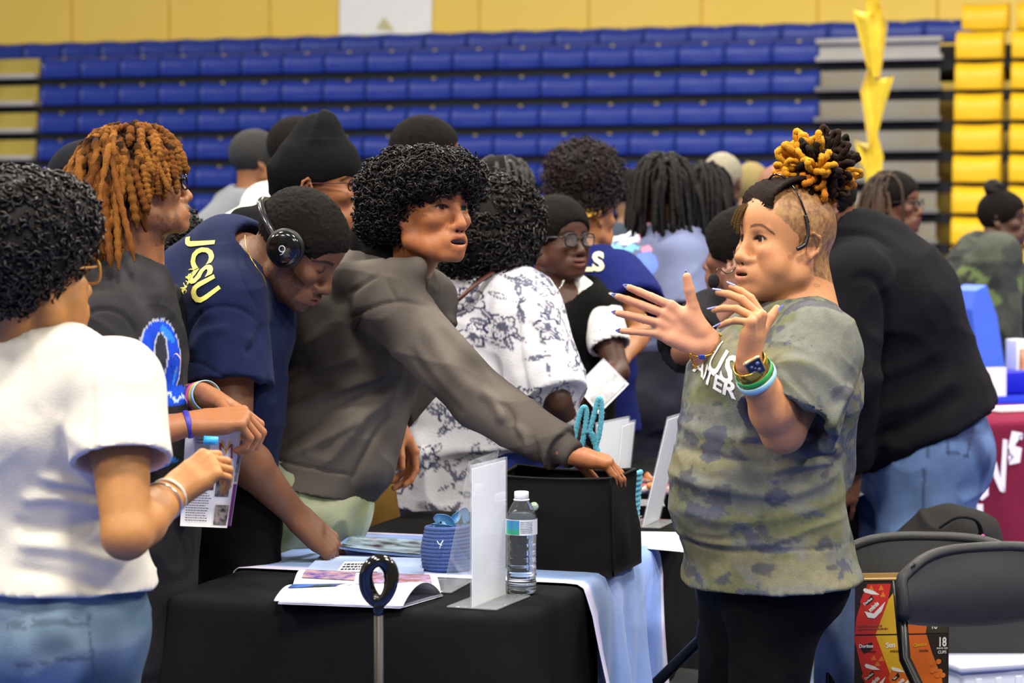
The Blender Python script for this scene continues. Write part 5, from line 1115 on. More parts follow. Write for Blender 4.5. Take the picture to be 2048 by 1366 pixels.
# ================================================================ the people behind
def wide(a, b, r=.09):
    return lambda S: S.e(at(*a), at(*b), r, a1=r * .9, k=.08)
def bg(label, px, py, d, yaw, skin, P=None, hyaw=None, pitch=0, roll=0, hsc=1.0, lean=0, W=1, Dp=1, arms_=None, fine=.005, vox=.011, paint=None, jadj=None, **kw):
    e = at(px, py, d); k = e[2] / 1.585; 
    if lean: k = e[2] / (.93 + .655 * math.cos(R(lean)))
    J = pose(e[0], e[1], yaw, 1.72 * k, lean=lean); dl = A([e[0] - J['head'][0], e[1] - J['head'][1], 0])
    for q in list(J):
        if isinstance(J[q], np.ndarray) and q not in ('f', 'l', 'up', 'fw'): J[q] = J[q] + dl
    if arms_: arms_(J)
    if jadj: jadj(J)
    HM = frame(yaw if hyaw is None else hyaw, pitch, roll, at(px, py, d))
    return make_person('person', J, label, skin, P, HM, hsc, W=W, Dp=Dp, fine=fine, vox=vox, paint=paint or dict(brow='#160e0a'), **kw)
def caphair(pi, m, z0=.0, post=True, grow=1.0, name='hair'):
    g = grow; HM = pi['HM']; sc = pi['hsc']; S = Sdf(); T = lambda *p: X4(HM, A(p) * sc)
    S.ell(T(-.016, 0, .034), .103 * g * sc, .083 * g * sc, .094 * g * sc, HM, k=.01); S.ell(T(.022, 0, .042), .063 * g * sc, .071 * g * sc, .061 * g * sc, HM, k=.02)
    S.ell(T(.108, 0, -.010), .052 * sc, .12 * sc, .066 * sc, HM, k=.004, sub=True); S.ell(T(.045, .0, -.075), .09 * sc, .12 * sc, .070 * sc, HM, k=.004, sub=True); S.ell(T(-.03, 0, -.13), .12 * sc, .12 * sc, .078 * sc, HM, k=.006, sub=True)
    V, Q = S.mesh('hair', vox=.006, smooth=1, post=lambda V, N_: V + N_ * (.0018 * vnoise(V * 150))[:, None]); return link(name, mesh_np(name, V, Q), m, pi['root'])
def afro(pi, m, ells, n=500, r=.012, tr=.004, out=.014, seed=1, cuts=None, cm=None, hang=0):
    cuts = cuts or [((.12, 0, -.035), (.085, .11, .080), .006), ((.055, -.10, -.045), (.06, .05, .06), .006), ((.055, .10, -.045), (.06, .05, .06), .006)]
    o, V, Q = hairblob(pi, ells, curlm2, vox=.009, cuts=cuts)
    V2, Q2, _ = curls_on(V, Q, pi['HM'], n, None, r=r, turns=1.3, tr=tr, out=out, seed=seed, steps=7); link('curls', mesh_np('curls', V2, Q2), cm or m, o); return o
darkjeans = cloth('dark_trousers', '#23232b', n=(6, .3), b=(200, .2)); shorth = mat('cropped_hair', '#15110f', rough=.85, noise=(200, .4), bump=(300, .8), spec=.12)
# ---- woman in the floral blouse
def fa(J):
    arm(J, 'R', (1058, 640, 6.12), (1112, 800, 6.02), (1160, 905, 6.28), d=(.75, .3, -.5), n=(-.2, .5, -.8), s=(.2, .8, .3)); arm(J, 'L', (880, 640, 6.62), None, None)
    J['nek'] = at(945, 545, 6.3); J['top'] = at(950, 590, 6.3)
fl = bg('woman in white blouse with navy flowers, black curls and hoop earrings, seen from behind', 992, 470, 6.3, 68, '#4a2f20', dict(fat=.004), hyaw=48, arms_=fa, W=1.15, Dp=1.25, ar=1.1, hipw=1.15, hipd=1.3)
blouse = mat('floral_blouse', attr='Col', rough=.8, noise=(60, .06), bump=(220, .25), sheen=.05)
def floral(V, Nn):
    C = np.tile(A(srgb('#cbc9d0')), (len(V), 1)); rg = np.random.default_rng(8); ink1 = A(srgb('#1a1f48')); ink2 = A(srgb('#5f6685')); cam_side = Nn[:, 1] < .5; idx = np.nonzero(cam_side)[0]; P = V[idx]
    lo, hi = P.min(0), P.max(0); U = P[:, 0] + .35 * P[:, 1]; Wz = P[:, 2]; dark = np.zeros(len(P)); lite = np.zeros(len(P)); cov = []
    for i in range(700):
        cx, cz = rg.uniform(U.min(), U.max()), rg.uniform(lo[2], hi[2])
        if any((cx - a) ** 2 + (cz - b) ** 2 < .062 ** 2 for a, b in cov): continue
        cov.append((cx, cz)); kind = rg.uniform(); a0 = rg.uniform(0, 6.28); x = U - cx; z = Wz - cz; r = np.hypot(x, z); th = np.arctan2(z, x) - a0
        if kind < .5:     # open flower: ringed petals drawn in line with a dark heart
            n = 5; R0 = rg.uniform(.026, .038); pet = R0 * (.62 + .38 * np.abs(np.cos(th * n / 2))); dark = np.maximum(dark, (np.abs(r - pet) < .0026) * 1.0); dark = np.maximum(dark, (r < R0 * .30) * .9)
            lite = np.maximum(lite, ((r < pet) & (np.abs(np.cos(th * n / 2)) < .35)) * 1.0); dark = np.maximum(dark, ((r < pet * .8) & (np.abs(np.sin(th * n * 2.5)) < .3) & (r > R0 * .3)) * .7)
        for j in range(int(rg.integers(3, 6))):     # leaves on a stalk
            a = a0 + rg.uniform(0, 6.28); L = rg.uniform(.028, .05); w = L * .24; ux, uz = math.cos(a), math.sin(a); s = x * ux + z * uz - (.022 if kind < .5 else .004 + j * .008); t = -x * uz + z * ux + 5 * s * s * rg.uniform(-1, 1)
            q = s / L; prof = w * 2.6 * np.clip(q, 0, 1) ** .6 * np.clip(1 - q, 0, 1) * .9; inside = (q > 0) & (q < 1) & (np.abs(t) < prof)
            if rg.uniform() < .55: dark = np.maximum(dark, inside * .85); dark = np.where(inside & (np.abs(t) < .0012), .2, dark)
            else: dark = np.maximum(dark, ((q > 0) & (q < 1) & (np.abs(np.abs(t) - prof) < .0016)) * .8); lite = np.maximum(lite, inside & (t > 0))
            dark = np.maximum(dark, ((np.abs(t) < .0013) & (s > -.02) & (q < .2)) * .9)
    c = C[idx]; c = c * (1 - lite[:, None] * .35) + ink2 * lite[:, None] * .35; c = c * (1 - dark[:, None]) + ink1 * dark[:, None]; C[idx] = c; return C
ST = [(pl, 6.05, w_, h_) for pl, w_, h_ in (([(1040, 600), (1035, 700), (1060, 820)], .012, -.014), ([(880, 700), (960, 730), (1030, 800)], .016, .010), ([(900, 760), (980, 790), (1040, 850)], .012, -.008), ([(1060, 620), (1090, 660), (1100, 720)], .015, .008), ([(1070, 830), (1100, 860), (1130, 850)], .010, -.012), ([(840, 900), (850, 970), (845, 1030)], .02, .01), ([(960, 900), (970, 980), (965, 1040)], .02, .01))]
def fx(S):
    S.e(at(1060, 640, 6.15), at(1088, 760, 6.08), .09, a1=.095, k=.05); S.e(at(1088, 760, 6.08), at(1128, 850, 6.1), .085, a1=.045, k=.02, flat=(0, 1)); S.e(at(950, 760, 6.3), at(935, 1020, 6.3), .205, .15, .225, .17, u=(1, 0, 0), k=.06, flat=(0, 1)); S.e(at(990, 800, 6.3), at(1010, 1020, 6.3), .19, .15, .20, .16, u=(1, 0, 0), k=.06, flat=(0, 1))
    S.e(at(880, 590, 6.4), at(1040, 600, 6.2), .085, a1=.085, k=.06)
shirt(fl, blouse, 'blouse', sleeve=.95, hem=.05, o=.02, slo=.022, vox=.0055, post=comp(wrinkle(.004, (6, 6, 10), seed=4), fold_disp(ST)), cols=floral, extra=fx, neck=.095, smooth=1, kk=.06)
trousers(fl, cloth('royal_blue_trousers', '#22306e'), o=.015, vox=.012); shoes(fl, ink)
afro(fl, curlm, [((-.02, 0, .03), (.135, .135, .125)), ((-.05, 0, -.03), (.12, .14, .105)), ((.0, 0, .05), (.12, .12, .10))], n=1500, r=.012, tr=.0042, out=.018, seed=5, cuts=[((.13, 0, -.04), (.07, .07, .09), .01)])
eo = X4(fl['HM'], (-.008, -.085, -.062)); mb = MB(); mb.tube([eo + A([math.cos(a), -.2 * math.sin(a), math.sin(a)]) * .019 for a in np.linspace(0, 6.2832, 24)[:-1]], .0014, 6, closed=True); mb.build('hoop_earring', silv, fl['root'])
sb = MB(); T_ = bvh(*[np.asarray(q) for q in (fl['V'], fl['Q'])]); pts = [at(*p) for p in ((985, 545, 6.15), (950, 570, 6.12), (915, 600, 6.14), (880, 620, 6.25), (850, 660, 6.3), (800, 760, 6.25), (760, 930, 6.05))]; sb.tube(spline(pts, 40), .011, 6, flat=.4)
bg_ = empty('shoulder_bag', at(745, 1010, 6.0)); tag(bg_, 'tan canvas bag on a thin brown strap hanging beside the floral blouse', 'bag'); sb.build('strap', mat('brown_strap', '#4c241c', rough=.5, noise=(30, .2)), bg_)
S = Sdf(); S.e(at(735, 975, 6.0), at(738, 1062, 6.0), .075, .05, .085, .06, u=(1, 0, 0), flat=(0, 0), k=.01); V, Q = S.mesh('p', vox=.007, post=wrinkle(.005, (9, 9, 9))); link('pouch', mesh_np('pouch', V, Q), cloth('tan_canvas', '#7d5f2e', n=(12, .3), b=(300, .5)), bg_)
# ---- woman with the black vest and glasses
def va(J):
    arm(J, 'L', (1200, 622, 6.95), (1235, 745, 6.85), (1165, 790, 6.70), d=(-.85, -.2, -.2), n=(.2, .3, -.9), s=(.1, .8, .4), curl=((25, 30, 20),) * 4)
    arm(J, 'R', (1085, 610, 7.05), (1075, 730, 6.9), (1122, 770, 6.72), d=(.75, -.2, -.5), n=(-.4, .2, -.7), s=(.3, .3, .9), curl=((30, 30, 20),) * 4)
ve = bg('woman with black glasses wearing a black vest over a white T-shirt, holding papers', 1118, 478, 7.0, -78, '#4b2d1f', dict(lip=1.2, nosew=1.25, eyes=True, fat=.003), hyaw=-52, arms_=va, fine=.0034, W=1.02, paint=dict(brow='#120a08', lipc='#7a463c'))
def vso(S): S.e(at(1112, 590, 6.86), at(1112, 560, 6.9), .075, a1=.09, k=.012, sub=True); S.e(at(1108, 590, 6.80), at(1112, 640, 6.82), .05, a1=.022, k=.01, sub=True)
shirt(ve, cloth('white_tee', '#e9e7e4'), 't_shirt', sleeve=.60, hem=.05, o=.012, slo=.010, vox=.008, so=vso)
J = ve['J']; S = Sdf(); torso(S, J, .032, 1.05, 1, hem=J['pel'] - J['up'] * .06, shr=.052)
S.e(at(1100, 545, 6.75), at(1112, 760, 6.72), .055, .10, .025, .10, u=(1, 0, 0), sub=True, k=.01); S.e(at(1117, 590, 7), at(1117, 540, 7), .095, a1=.12, k=.01, sub=True)
V, Q = S.mesh('vest', vox=.008, post=wrinkle(.003, (6, 6, 10), seed=33)); V, Q = biggest(V, Q); link('vest', mesh_np('vest', V, Q), cloth('black_vest', '#0f0f0f', n=(8, .2)), ve['root'])
trousers(ve, darkjeans, vox=.014); shoes(ve, ink); glasses(ve, ink, w=.025, h=.019, r=.0026)
caphair(ve, shorth, grow=1.06); chain_on(ve, [at(*p) for p in ((1068, 560, 6.85), (1080, 580, 6.84), (1098, 588, 6.83), (1118, 578, 6.84), (1128, 560, 6.86))], .0012, silv, 'necklace')
q = MB(); q.lathe([(.0001, -.002), (.009, -.001), (.009, .001), (.0001, .002)], 14, c=at(1098, 590, 6.82)); q.build('pendant', silv, ve['root'])
# ---- durag
du = bg('man in black head wrap and glasses behind the curly haired man', 646, 371, 6.0, -5, '#8f5a38', dict(gaze=(1, 0, -.2)), hyaw=-12, hsc=1.05, fine=.0034, W=1.05)
def dx(S): S.e(at(500, 470, 6.0), at(640, 470, 5.95), .075, a1=.07, k=.05); S.e(at(545, 425, 6.05), at(545, 470, 6.05), .045, .06, .06, .06, u=(1, 0, 0), k=.04)
shirt(du, cloth('black_hoodie', '#101012', n=(7, .3)), 'hoodie', full=True, hem=-.02, o=.03, slo=.02, vox=.010, post=wrinkle(.006, (6, 6, 12), seed=12), extra=dx, neck=.07); trousers(du, darkjeans, vox=.014); shoes(du, ink)
HM = du['HM']; S = Sdf(); Td = lambda *p: X4(HM, A(p) * 1.05); S.ell(Td(-.018, 0, .040), .112, .091, .105, HM, k=.01); S.ell(Td(.025, 0, .045), .070, .078, .068, HM, k=.02); S.e(Td(-.095, 0, .035), Td(-.112, 0, -.02), .03, .05, .018, .03, u=HM[:3, 1], k=.03); S.e(Td(-.01, 0, .120), Td(-.02, 0, .122), .07, .06, .055, .05, u=HM[:3, 0], k=.03)
S.ell(Td(.06, 0, -.045), .13, .14, .070, HM, k=.004, sub=True); S.ell(Td(-.03, 0, -.13), .07, .12, .10, HM, k=.006, sub=True)
seam = [Td(.045, -.06, .025), Td(.03, -.065, .08), Td(.0, -.045, .125), Td(-.03, -.01, .148)]
V, Q = S.mesh('w', vox=.004, post=comp(wrinkle(.0016, (7, 7, 22), seed=5), lambda V, N_: V - N_ * (.0025 * np.exp(-(np.min([seg_dist(V, a, b)[0] for a, b in zip(seam, seam[1:])], 0) / .0022) ** 2))[:, None])); V, Q = biggest(V, Q); link('head_wrap', mesh_np('head_wrap', V, Q), cloth('black_wrap', '#111112', n=(7, .2)), du['root'])
glasses(du, mat('dark_red_frames', '#3a1214', rough=.3, noise=(20, .3)), w=.026, h=.017, sq=3.5)
# ---- the others
g6 = bg('man with short faded hair in a grey T-shirt standing in front of the blue seats', 516, 322, 9.8, 30, '#8a5a3a', hyaw=25, W=1.08, fine=.007); caphair(g6, mat('greying_hair', '#262523', rough=.9, noise=(120, .4), bump=(300, .8)), grow=1.06)
shirt(g6, cloth('grey_tee', '#6f7276'), 't_shirt', sleeve=.7, hem=-.05, o=.02, slo=.03, vox=.014, neck=.07, extra=wide((480, 420, 9.8), (405, 478, 9.7), .10)); trousers(g6, darkjeans, vox=.02); shoes(g6, ink)
g7 = bg('broad shouldered man in a white T-shirt beside the grey T-shirt man', 603, 308, 8.6, 35, '#7d4f37', hyaw=20, W=1.2, Dp=1.2, fine=.007, hsc=1.05, neckr=.07); caphair(g7, shorth, grow=1.05)
shirt(g7, whitec, 't_shirt', sleeve=.7, hem=-.05, o=.03, slo=.04, vox=.014, neck=.08, kk=.08, extra=wide((580, 425, 8.6), (475, 478, 8.4), .11)); trousers(g7, darkjeans, vox=.02); shoes(g7, ink)
g9 = bg('tall man with short hair and thin glasses, behind the curly haired man', 857, 316, 7.2, 0, '#6a402b', dict(nosew=1.3, lip=1.3, tip=1.15), hyaw=8, W=1.08, fine=.004); caphair(g9, shorth, grow=1.04); glasses(g9, silv, w=.022, h=.015, r=.0014)
shirt(g9, cloth('dark_red_tee', '#8e1c28'), 't_shirt', hem=-.05, o=.02, slo=.03, vox=.014, neck=.07); trousers(g9, darkjeans, vox=.02); shoes(g9, ink)
g10 = bg('short person with pinned black twists, back turned, in a red T-shirt', 1010, 392, 7.8, 70, '#6d4630', hyaw=40, fine=.007); caphair(g10, shorth, grow=1.08)
locs(g10, 'twists', curlm, n=70, length=(.10, .16), r=.008, seed=9, out=.06, sides=5, steps=8); shirt(g10, cloth('red_tee', '#a81e30'), 't_shirt', hem=-.05, o=.02, slo=.03, vox=.014); trousers(g10, darkjeans, vox=.02); shoes(g10, ink)
def ja(J): arm(J, 'R', (1232, 560, 7.3), (1280, 665, 7.15), (1240, 720, 7.0), d=(-.8, -.3, -.1), n=(0, .3, -.9), s=(.1, .8, .4))
g13 = bg('person in navy jersey with striped sleeves, dark red afro and yellow headband', 1172, 428, 7.45, 55, '#a06a44', hyaw=40, arms_=ja, W=1.05, fine=.006)
navj = cloth('navy_jersey', '#17205c', n=(7, .2)); o, Vj, Qj = shirt(g13, navj, 'jersey', sleeve=.62, hem=-.05, o=.03, slo=.045, vox=.011, post=wrinkle(.005, (6, 6, 12), seed=6)); trj = bvh(Vj, Qj)
write_on('BULLS', trj, at(1150, 532, 6.9), (1, .2, .03), (0, 0, 1), (0, 1, 0), .075, mat('cream_print', '#e9e3b6', rough=.8, noise=(60, .1)), 'jersey_lettering', g13['root'], bold=.04, off=.004)
Jj = g13['J']; axj = norm(Jj['elR'] - Jj['shR']); ys = mat('yellow_stripe', '#e3c02a', rough=.8, noise=(60, .1))
for t in (.46, .56): band(g13, Jj['shR'] + (Jj['elR'] - Jj['shR']) * t, axj, .104, .104, A([1., 0, 0]), .016, ys, 'sleeve_stripe', .008)
trousers(g13, darkjeans, vox=.02); shoes(g13, ink)
afm = mat('red_black_afro', '#2a1416', rough=.9, noise=(14, .8, '#3a3636'), bump=(300, 1)); afro(g13, afm, [((-.01, 0, .115), (.125, .115, .110)), ((-.02, 0, .05), (.11, .09, .07))], n=1200, r=.010, tr=.0030, out=.022, seed=15, cm=afm)
HM = g13['HM']; T = lambda *p: X4(HM, A(p)); mb = MB(); mb.grid(lambda a, b: T(-.012 + .103 * math.cos(6.2832 * a), .083 * math.sin(6.2832 * a), .020 + .030 * (b - .5) + .035 * math.cos(6.2832 * a)), 40, 4, .003); yb = mat('yellow_headband', '#e8b53a', rough=.7, noise=(20, .3), sheen=.1); hb = mb.build('headband', yb, g13['root'])
S = Sdf(); S.ball(T(-.115, .02, .01), .024); S.e(T(-.12, .02, .01), T(-.14, .05, .03), .02, .012, .028, .01); S.e(T(-.12, .02, .0), T(-.13, .04, -.045), .018, .012, .022, .01); V, Q = S.mesh('k', vox=.006); link('headband_knot', mesh_np('headband_knot', V, Q), yb, hb)
def ta(J): arm(J, 'R', (1362, 522, 8.05), (1372, 650, 7.95), (1420, 600, 7.75), d=(.9, -.2, .2), n=(-.2, .2, -.9), s=(.1, .8, .4)); arm(J, 'L', (1238, 522, 8.3))
g14 = bg('man with shoulder length black locs in slate blue T-shirt with pink print on the back', 1330, 385, 8.2, 100, '#5a3826', hyaw=70, arms_=ta, W=1.15, Dp=1.1, fine=.007, hsc=1.05)
def slate(V, Nn):
    C = np.tile(A(srgb('#666f90')), (len(V), 1)); px = 1024 + F * V[:, 0] / V[:, 1]; py = 450 - F * (V[:, 2] - H) / V[:, 1]; vis = Nn[:, 1] < 0
    def put(cx, cy, rx, ry, col, f=26, th=-.1, s=0):
        m = ((((px - cx) / rx) ** 2 + ((py - cy) / ry) ** 2 < 1) & vis & (vnoise(V * f + s) > th)); C[m] = A(srgb(col))
    put(1245, 475, 34, 14, '#e7e9f6', 30, -.2); put(1240, 495, 38, 9, '#7fd0ea', 30, -.1, 4); put(1302, 475, 26, 38, '#e39ab8', 24, -.1, 8); put(1292, 528, 24, 26, '#6f8fe6', 24, -.1, 12); put(1262, 532, 20, 12, '#d0546a', 24, -.2, 16); put(1285, 565, 24, 12, '#b78ae0', 24, -.1, 20); put(1250, 562, 14, 10, '#ead24a', 24, -.1, 24); return C
shirt(g14, mat('slate_shirt', attr='Col', rough=.9, noise=(8, .2), bump=(200, .2)), 't_shirt', sleeve=.80, hem=-.06, o=.022, slo=.028, vox=.009, post=wrinkle(.007, (6, 6, 9), seed=17), cols=slate, neck=.07, kk=.07)
trousers(g14, cloth('charcoal_trousers', '#34343f', n=(6, .3)), o=.035, vox=.016, bag=1.1); shoes(g14, ink)
caphair(g14, shorth, grow=1.03); locs(g14, 'locs', curlm2, n=120, length=(.19, .27), r=.009, seed=12, out=.10, zone=lambda d: d[2] > -.1 and d[0] < .75, sides=5, steps=9)
def tb(J): arm(J, 'R', (1440, 520, 9.0), (1450, 610, 8.9), (1390, 600, 8.6), d=(-.9, -.2, .1), n=(0, .3, -.9), s=(.1, .8, .4))
g15 = bg('woman with long black hair in a teal top, behind the slate blue T-shirt', 1412, 392, 9.2, 85, '#7a5038', hyaw=30, arms_=tb, fine=.008); caphair(g15, shorth, grow=1.05)
locs(g15, 'long_hair', curlm2, n=110, length=(.26, .34), r=.009, seed=19, out=.08, zone=lambda d: d[2] > -.1 and d[0] < .5, sides=5, steps=8); shirt(g15, cloth('teal_top', '#2fa5b0', n=(7, .2)), 'top', hem=-.02, o=.02, slo=.025, vox=.014, sleeve=.7); trousers(g15, darkjeans, vox=.02); shoes(g15, ink)
# the one in black with a hand to the chin
def ka(J): arm(J, 'R', (1420, 640, 6.55), (1368, 705, 6.35), (1478, 600, 6.45), d=(-.2, .1, .97), n=(.3, .9, 0), s=(.9, -.2, .2), curl=((50, 50, 30), (55, 50, 30), (60, 50, 30), (60, 50, 30)), fine=.0045)
g17 = bg('person dressed in black beyond the raised hands, knuckles lifted to the chin', 1478, 508, 6.7, 175, '#6f4632', hyaw=150, arms_=ka, W=1.1, Dp=1.2, fine=.007)
shirt(g17, cloth('black_jumper', '#1c1b1e', n=(7, .3)), 'jumper', sleeve=.8, hem=-.05, o=.03, slo=.035, vox=.012, post=wrinkle(.006, (6, 6, 10), seed=3)); trousers(g17, darkjeans, vox=.02); shoes(g17, ink); caphair(g17, shorth, grow=1.12)
for (lb, px, py, d, yw, sk, hair, sc_, ex) in (('bald grey haired man far back between the teal top and the speaker', 1447, 362, 10.5, 60, '#5d4030', 'bald', '#55504a', 0), ('fair haired person far back behind the bald man', 1502, 378, 12.0, 90, '#a88660', 'blond', '#6b6f66', 0), ('bald man far back, directly behind the speaking woman\'s bun', 1556, 385, 9.5, 120, '#8a5a44', 'bald2', '#a23038', 0),
        ('person in grey with dark hair far back behind the locs, left of the slate T-shirt', 1262, 392, 11.0, 90, '#7a5a40', 'short', '#3c4450', 0), ('dark haired person in black between the orange locs and the navy T-shirt', 330, 520, 6.2, 80, '#4a3020', 'curl', '#242428', 0)):
    g = bg(lb, px, py, d, yw, sk, fine=.008, vox=.016)
    if hair == 'short': caphair(g, shorth)
    if hair == 'blond': caphair(g, mat('fair_hair', '#8c7a48', rough=.8, noise=(90, .4), bump=(200, .6)), grow=1.1)
    if hair == 'bald': caphair(g, mat('grey_stubble', '#8d8672', rough=.8, noise=(90, .4)), grow=.995)
    if hair == 'curl': afro(g, curlm, [((-.02, 0, .03), (.13, .12, .12)), ((-.04, 0, -.03), (.10, .11, .10))], n=500)
    shirt(g, cloth('plain_top_' + hair, sc_), 'top', hem=-.05, o=.02, slo=.025, vox=.016); trousers(g, darkjeans, vox=.022); shoes(g, ink)
# baseball cap wearer behind the orange locs
g3 = bg('man in a dark baseball cap behind the orange-haired man', 190, 392, 6.0, 20, '#5d3d2a', fine=.007); caphair(g3, shorth); shirt(g3, cloth('black_tee', '#1b1c20'), 't_shirt', hem=-.05, o=.02, slo=.025, vox=.014); trousers(g3, darkjeans, vox=.02); shoes(g3, ink)
HM = g3['HM']; T = lambda *p: X4(HM, A(p)); S = Sdf(); S.ell(T(-.012, 0, .045), .112, .092, .100, HM, k=.01); S.e(T(-.01, 0, .14), T(-.01, 0, .148), .008); S.ell(T(0, 0, -.06), .2, .2, .088, HM, sub=True, k=.003); S.e(T(.07, 0, .030), T(.155, 0, .020), .07, .006, .055, .005, u=HM[:3, 1], k=.012); V, Q = S.mesh('c', vox=.005); link('baseball_cap', mesh_np('baseball_cap', V, Q), cloth('dark_cap', '#17181d'), g3['root'])
# ---- right side: the leaning man, the woman with glasses, the far woman
J = pose(spot(1835, 6.55), 6.55, 186, 1.82, lean=28); J['pel'] = at(1838, 860, 6.55); J['wai'] = at(1802, 730, 6.55); J['che'] = at(1762, 610, 6.52); J['top'] = at(1715, 520, 6.5); J['nek'] = at(1682, 478, 6.48); J['head'] = at(1640, 415, 6.45); J['up'] = norm(J['top'] - J['pel']); J['fw'] = norm(np.cross(J['l'], J['up']))
for s, q in (('L', 1), ('R', -1)): J['hip' + s] = J['pel'] + J['l'] * .09 * q - ZZ * .04
J['knL'] = at(1835, 1220, 6.45); J['knR'] = at(1800, 1200, 6.7); J['anL'] = A([J['knL'][0], J['knL'][1], .08]); J['anR'] = A([J['knR'][0], J['knR'][1], .08])
arm(J, 'L', (1712, 560, 6.28), (1700, 760, 6.22), (1700, 930, 6.32), d=(-.2, .1, -1), n=(-.3, .9, 0), s=(-.8, 0, 0)); arm(J, 'R', (1720, 560, 6.72), (1668, 740, 6.8), (1668, 920, 6.7))
ln = make_person('person', J, 'man in black hoodie and blue jeans leaning over the table behind the speaking woman', '#6a4430', None, frame(186, -25, 0, J['head']), 1.0, W=1.15, Dp=1.35, fine=.007, vox=.010); caphair(ln, shorth)
ST = [(pl, 6.2, w_, h_) for pl, w_, h_ in (([(1650, 500), (1690, 470), (1760, 470), (1800, 500)], .008, -.010), ([(1700, 560), (1750, 560), (1780, 640), (1765, 780)], .010, -.012), ([(1760, 830), (1850, 810), (1930, 760)], .02, .012), ([(1720, 900), (1850, 850), (1950, 790)], .02, -.012), ([(1740, 760), (1820, 740), (1900, 700)], .02, .010))]
def lnx(S): S.e(at(1690, 470, 6.45), at(1770, 500, 6.5), .075, a1=.085, k=.05); S.e(at(1780, 640, 6.52), at(1848, 815, 6.5), .16, a1=.175, k=.06); S.e(at(1720, 560, 6.45), at(1700, 820, 6.4), .11, a1=.10, k=.06); S.e(at(1750, 700, 6.5), at(1810, 880, 6.5), .17, a1=.17, k=.06)
pc, pn = at(1850, 876, 6.5), norm(at(1850, 876, 6.5) - at(1790, 760, 6.5))
shirt(ln, cloth('black_hoodie_faded', '#151418', n=(5, .3)), 'hoodie', full=True, hem=.0, o=.045, slo=.035, vox=.010, post=comp(wrinkle(.006, (5, 5, 9), seed=10), fold_disp(ST)), extra=lnx, neck=.07, clip=[(pc, pn)])
mj = mat('blue_denim', attr='Col', rough=.85, noise=(16, .35), bump=(350, .3))
def den2(V, Nn):
    C = blue_noise_rgb(V, 6, ['#3a5384', ('#58719e', .1), ('#283b66', .3)], .25); px = 1024 + F * V[:, 0] / V[:, 1]; py = 450 - F * (V[:, 2] - H) / V[:, 1]; xy = np.stack([px, py], 1)
    for (x0, y0, x1, y1) in ((1858, 880, 1845, 1080), (1898, 860, 1900, 905), (1900, 905, 1938, 912), (1938, 912, 1950, 850), (1896, 858, 1952, 842)):
        d, _ = seg_dist(xy, A([x0, y0], dtype=float), A([x1, y1], dtype=float)); m = (d < 3.0)[:, None] * .7; C = C * (1 - m) + A(srgb('#2a3350')) * m
    return C
trousers(ln, mj, 'jeans', o=.03, vox=.009, bag=1.22, post=wrinkle(.007, (7, 7, 11), seed=13), cols=den2); shoes(ln, ink)
wg = bg('woman with long black locs and glasses looking right, in front of the grey benches', 1792, 407, 9.4, 10, '#6a4430', dict(lip=1.2, nosew=1.2), hyaw=-30, fine=.0055); caphair(wg, shorth, grow=1.05); glasses(wg, ink, r=.003)
locs(wg, 'locs', mat('brown_tip_locs', '#1c130f', rough=.8, noise=(6, .4, '#5a3a1c')), n=120, length=(.25, .36), r=.007, seed=21, out=.06, zone=lambda d: d[2] > -.1 and d[0] < .05, sides=5, steps=9); shirt(wg, cloth('brown_top', '#3c302c'), 'top', hem=-.02, o=.02, slo=.02, vox=.016); trousers(wg, darkjeans, vox=.02); shoes(wg, ink)
fw_ = bg('woman in dark camouflage jacket far right, hair tied up, facing right', 2008, 438, 10.7, 5, '#503527', dict(lip=1.2), hyaw=-25, fine=.007, lean=14, W=1.15, Dp=1.2); caphair(fw_, shorth, grow=1.05)
T = lambda *p: X4(fw_['HM'], A(p)); S = Sdf(); S.ball(T(-.05, 0, .135), .045); V, Q = S.mesh('b', vox=.008, post=wrinkle(.006, (30, 30, 30))); link('bun', mesh_np('bun', V, Q), curlm2, fw_['root'])
def dcamo(V, Nn): return blue_noise_rgb(V, 8, ['#2c302c', ('#3f4438', .1), ('#5c6a3c', .45), ('#1a1b1b', .3)], .08)
shirt(fw_, mat('dark_camo_jacket', attr='Col', rough=.9, noise=(60, .3), bump=(200, .3)), 'jacket', full=True, hem=-.08, o=.05, slo=.05, vox=.014, cols=dcamo, post=wrinkle(.01, (6, 6, 8), seed=5)); trousers(fw_, darkjeans, vox=.02); shoes(fw_, ink)
fn_ = bg('person at the right edge of the hall beyond the blue board, half out of view', 2092, 440, 11.4, 160, '#6b4632', fine=.009); caphair(fn_, shorth, grow=1.1); shirt(fn_, cloth('black_print_tee', '#1e1c20'), 'top', hem=-.05, o=.02, slo=.02, vox=.018); trousers(fn_, darkjeans, vox=.022); shoes(fn_, ink)
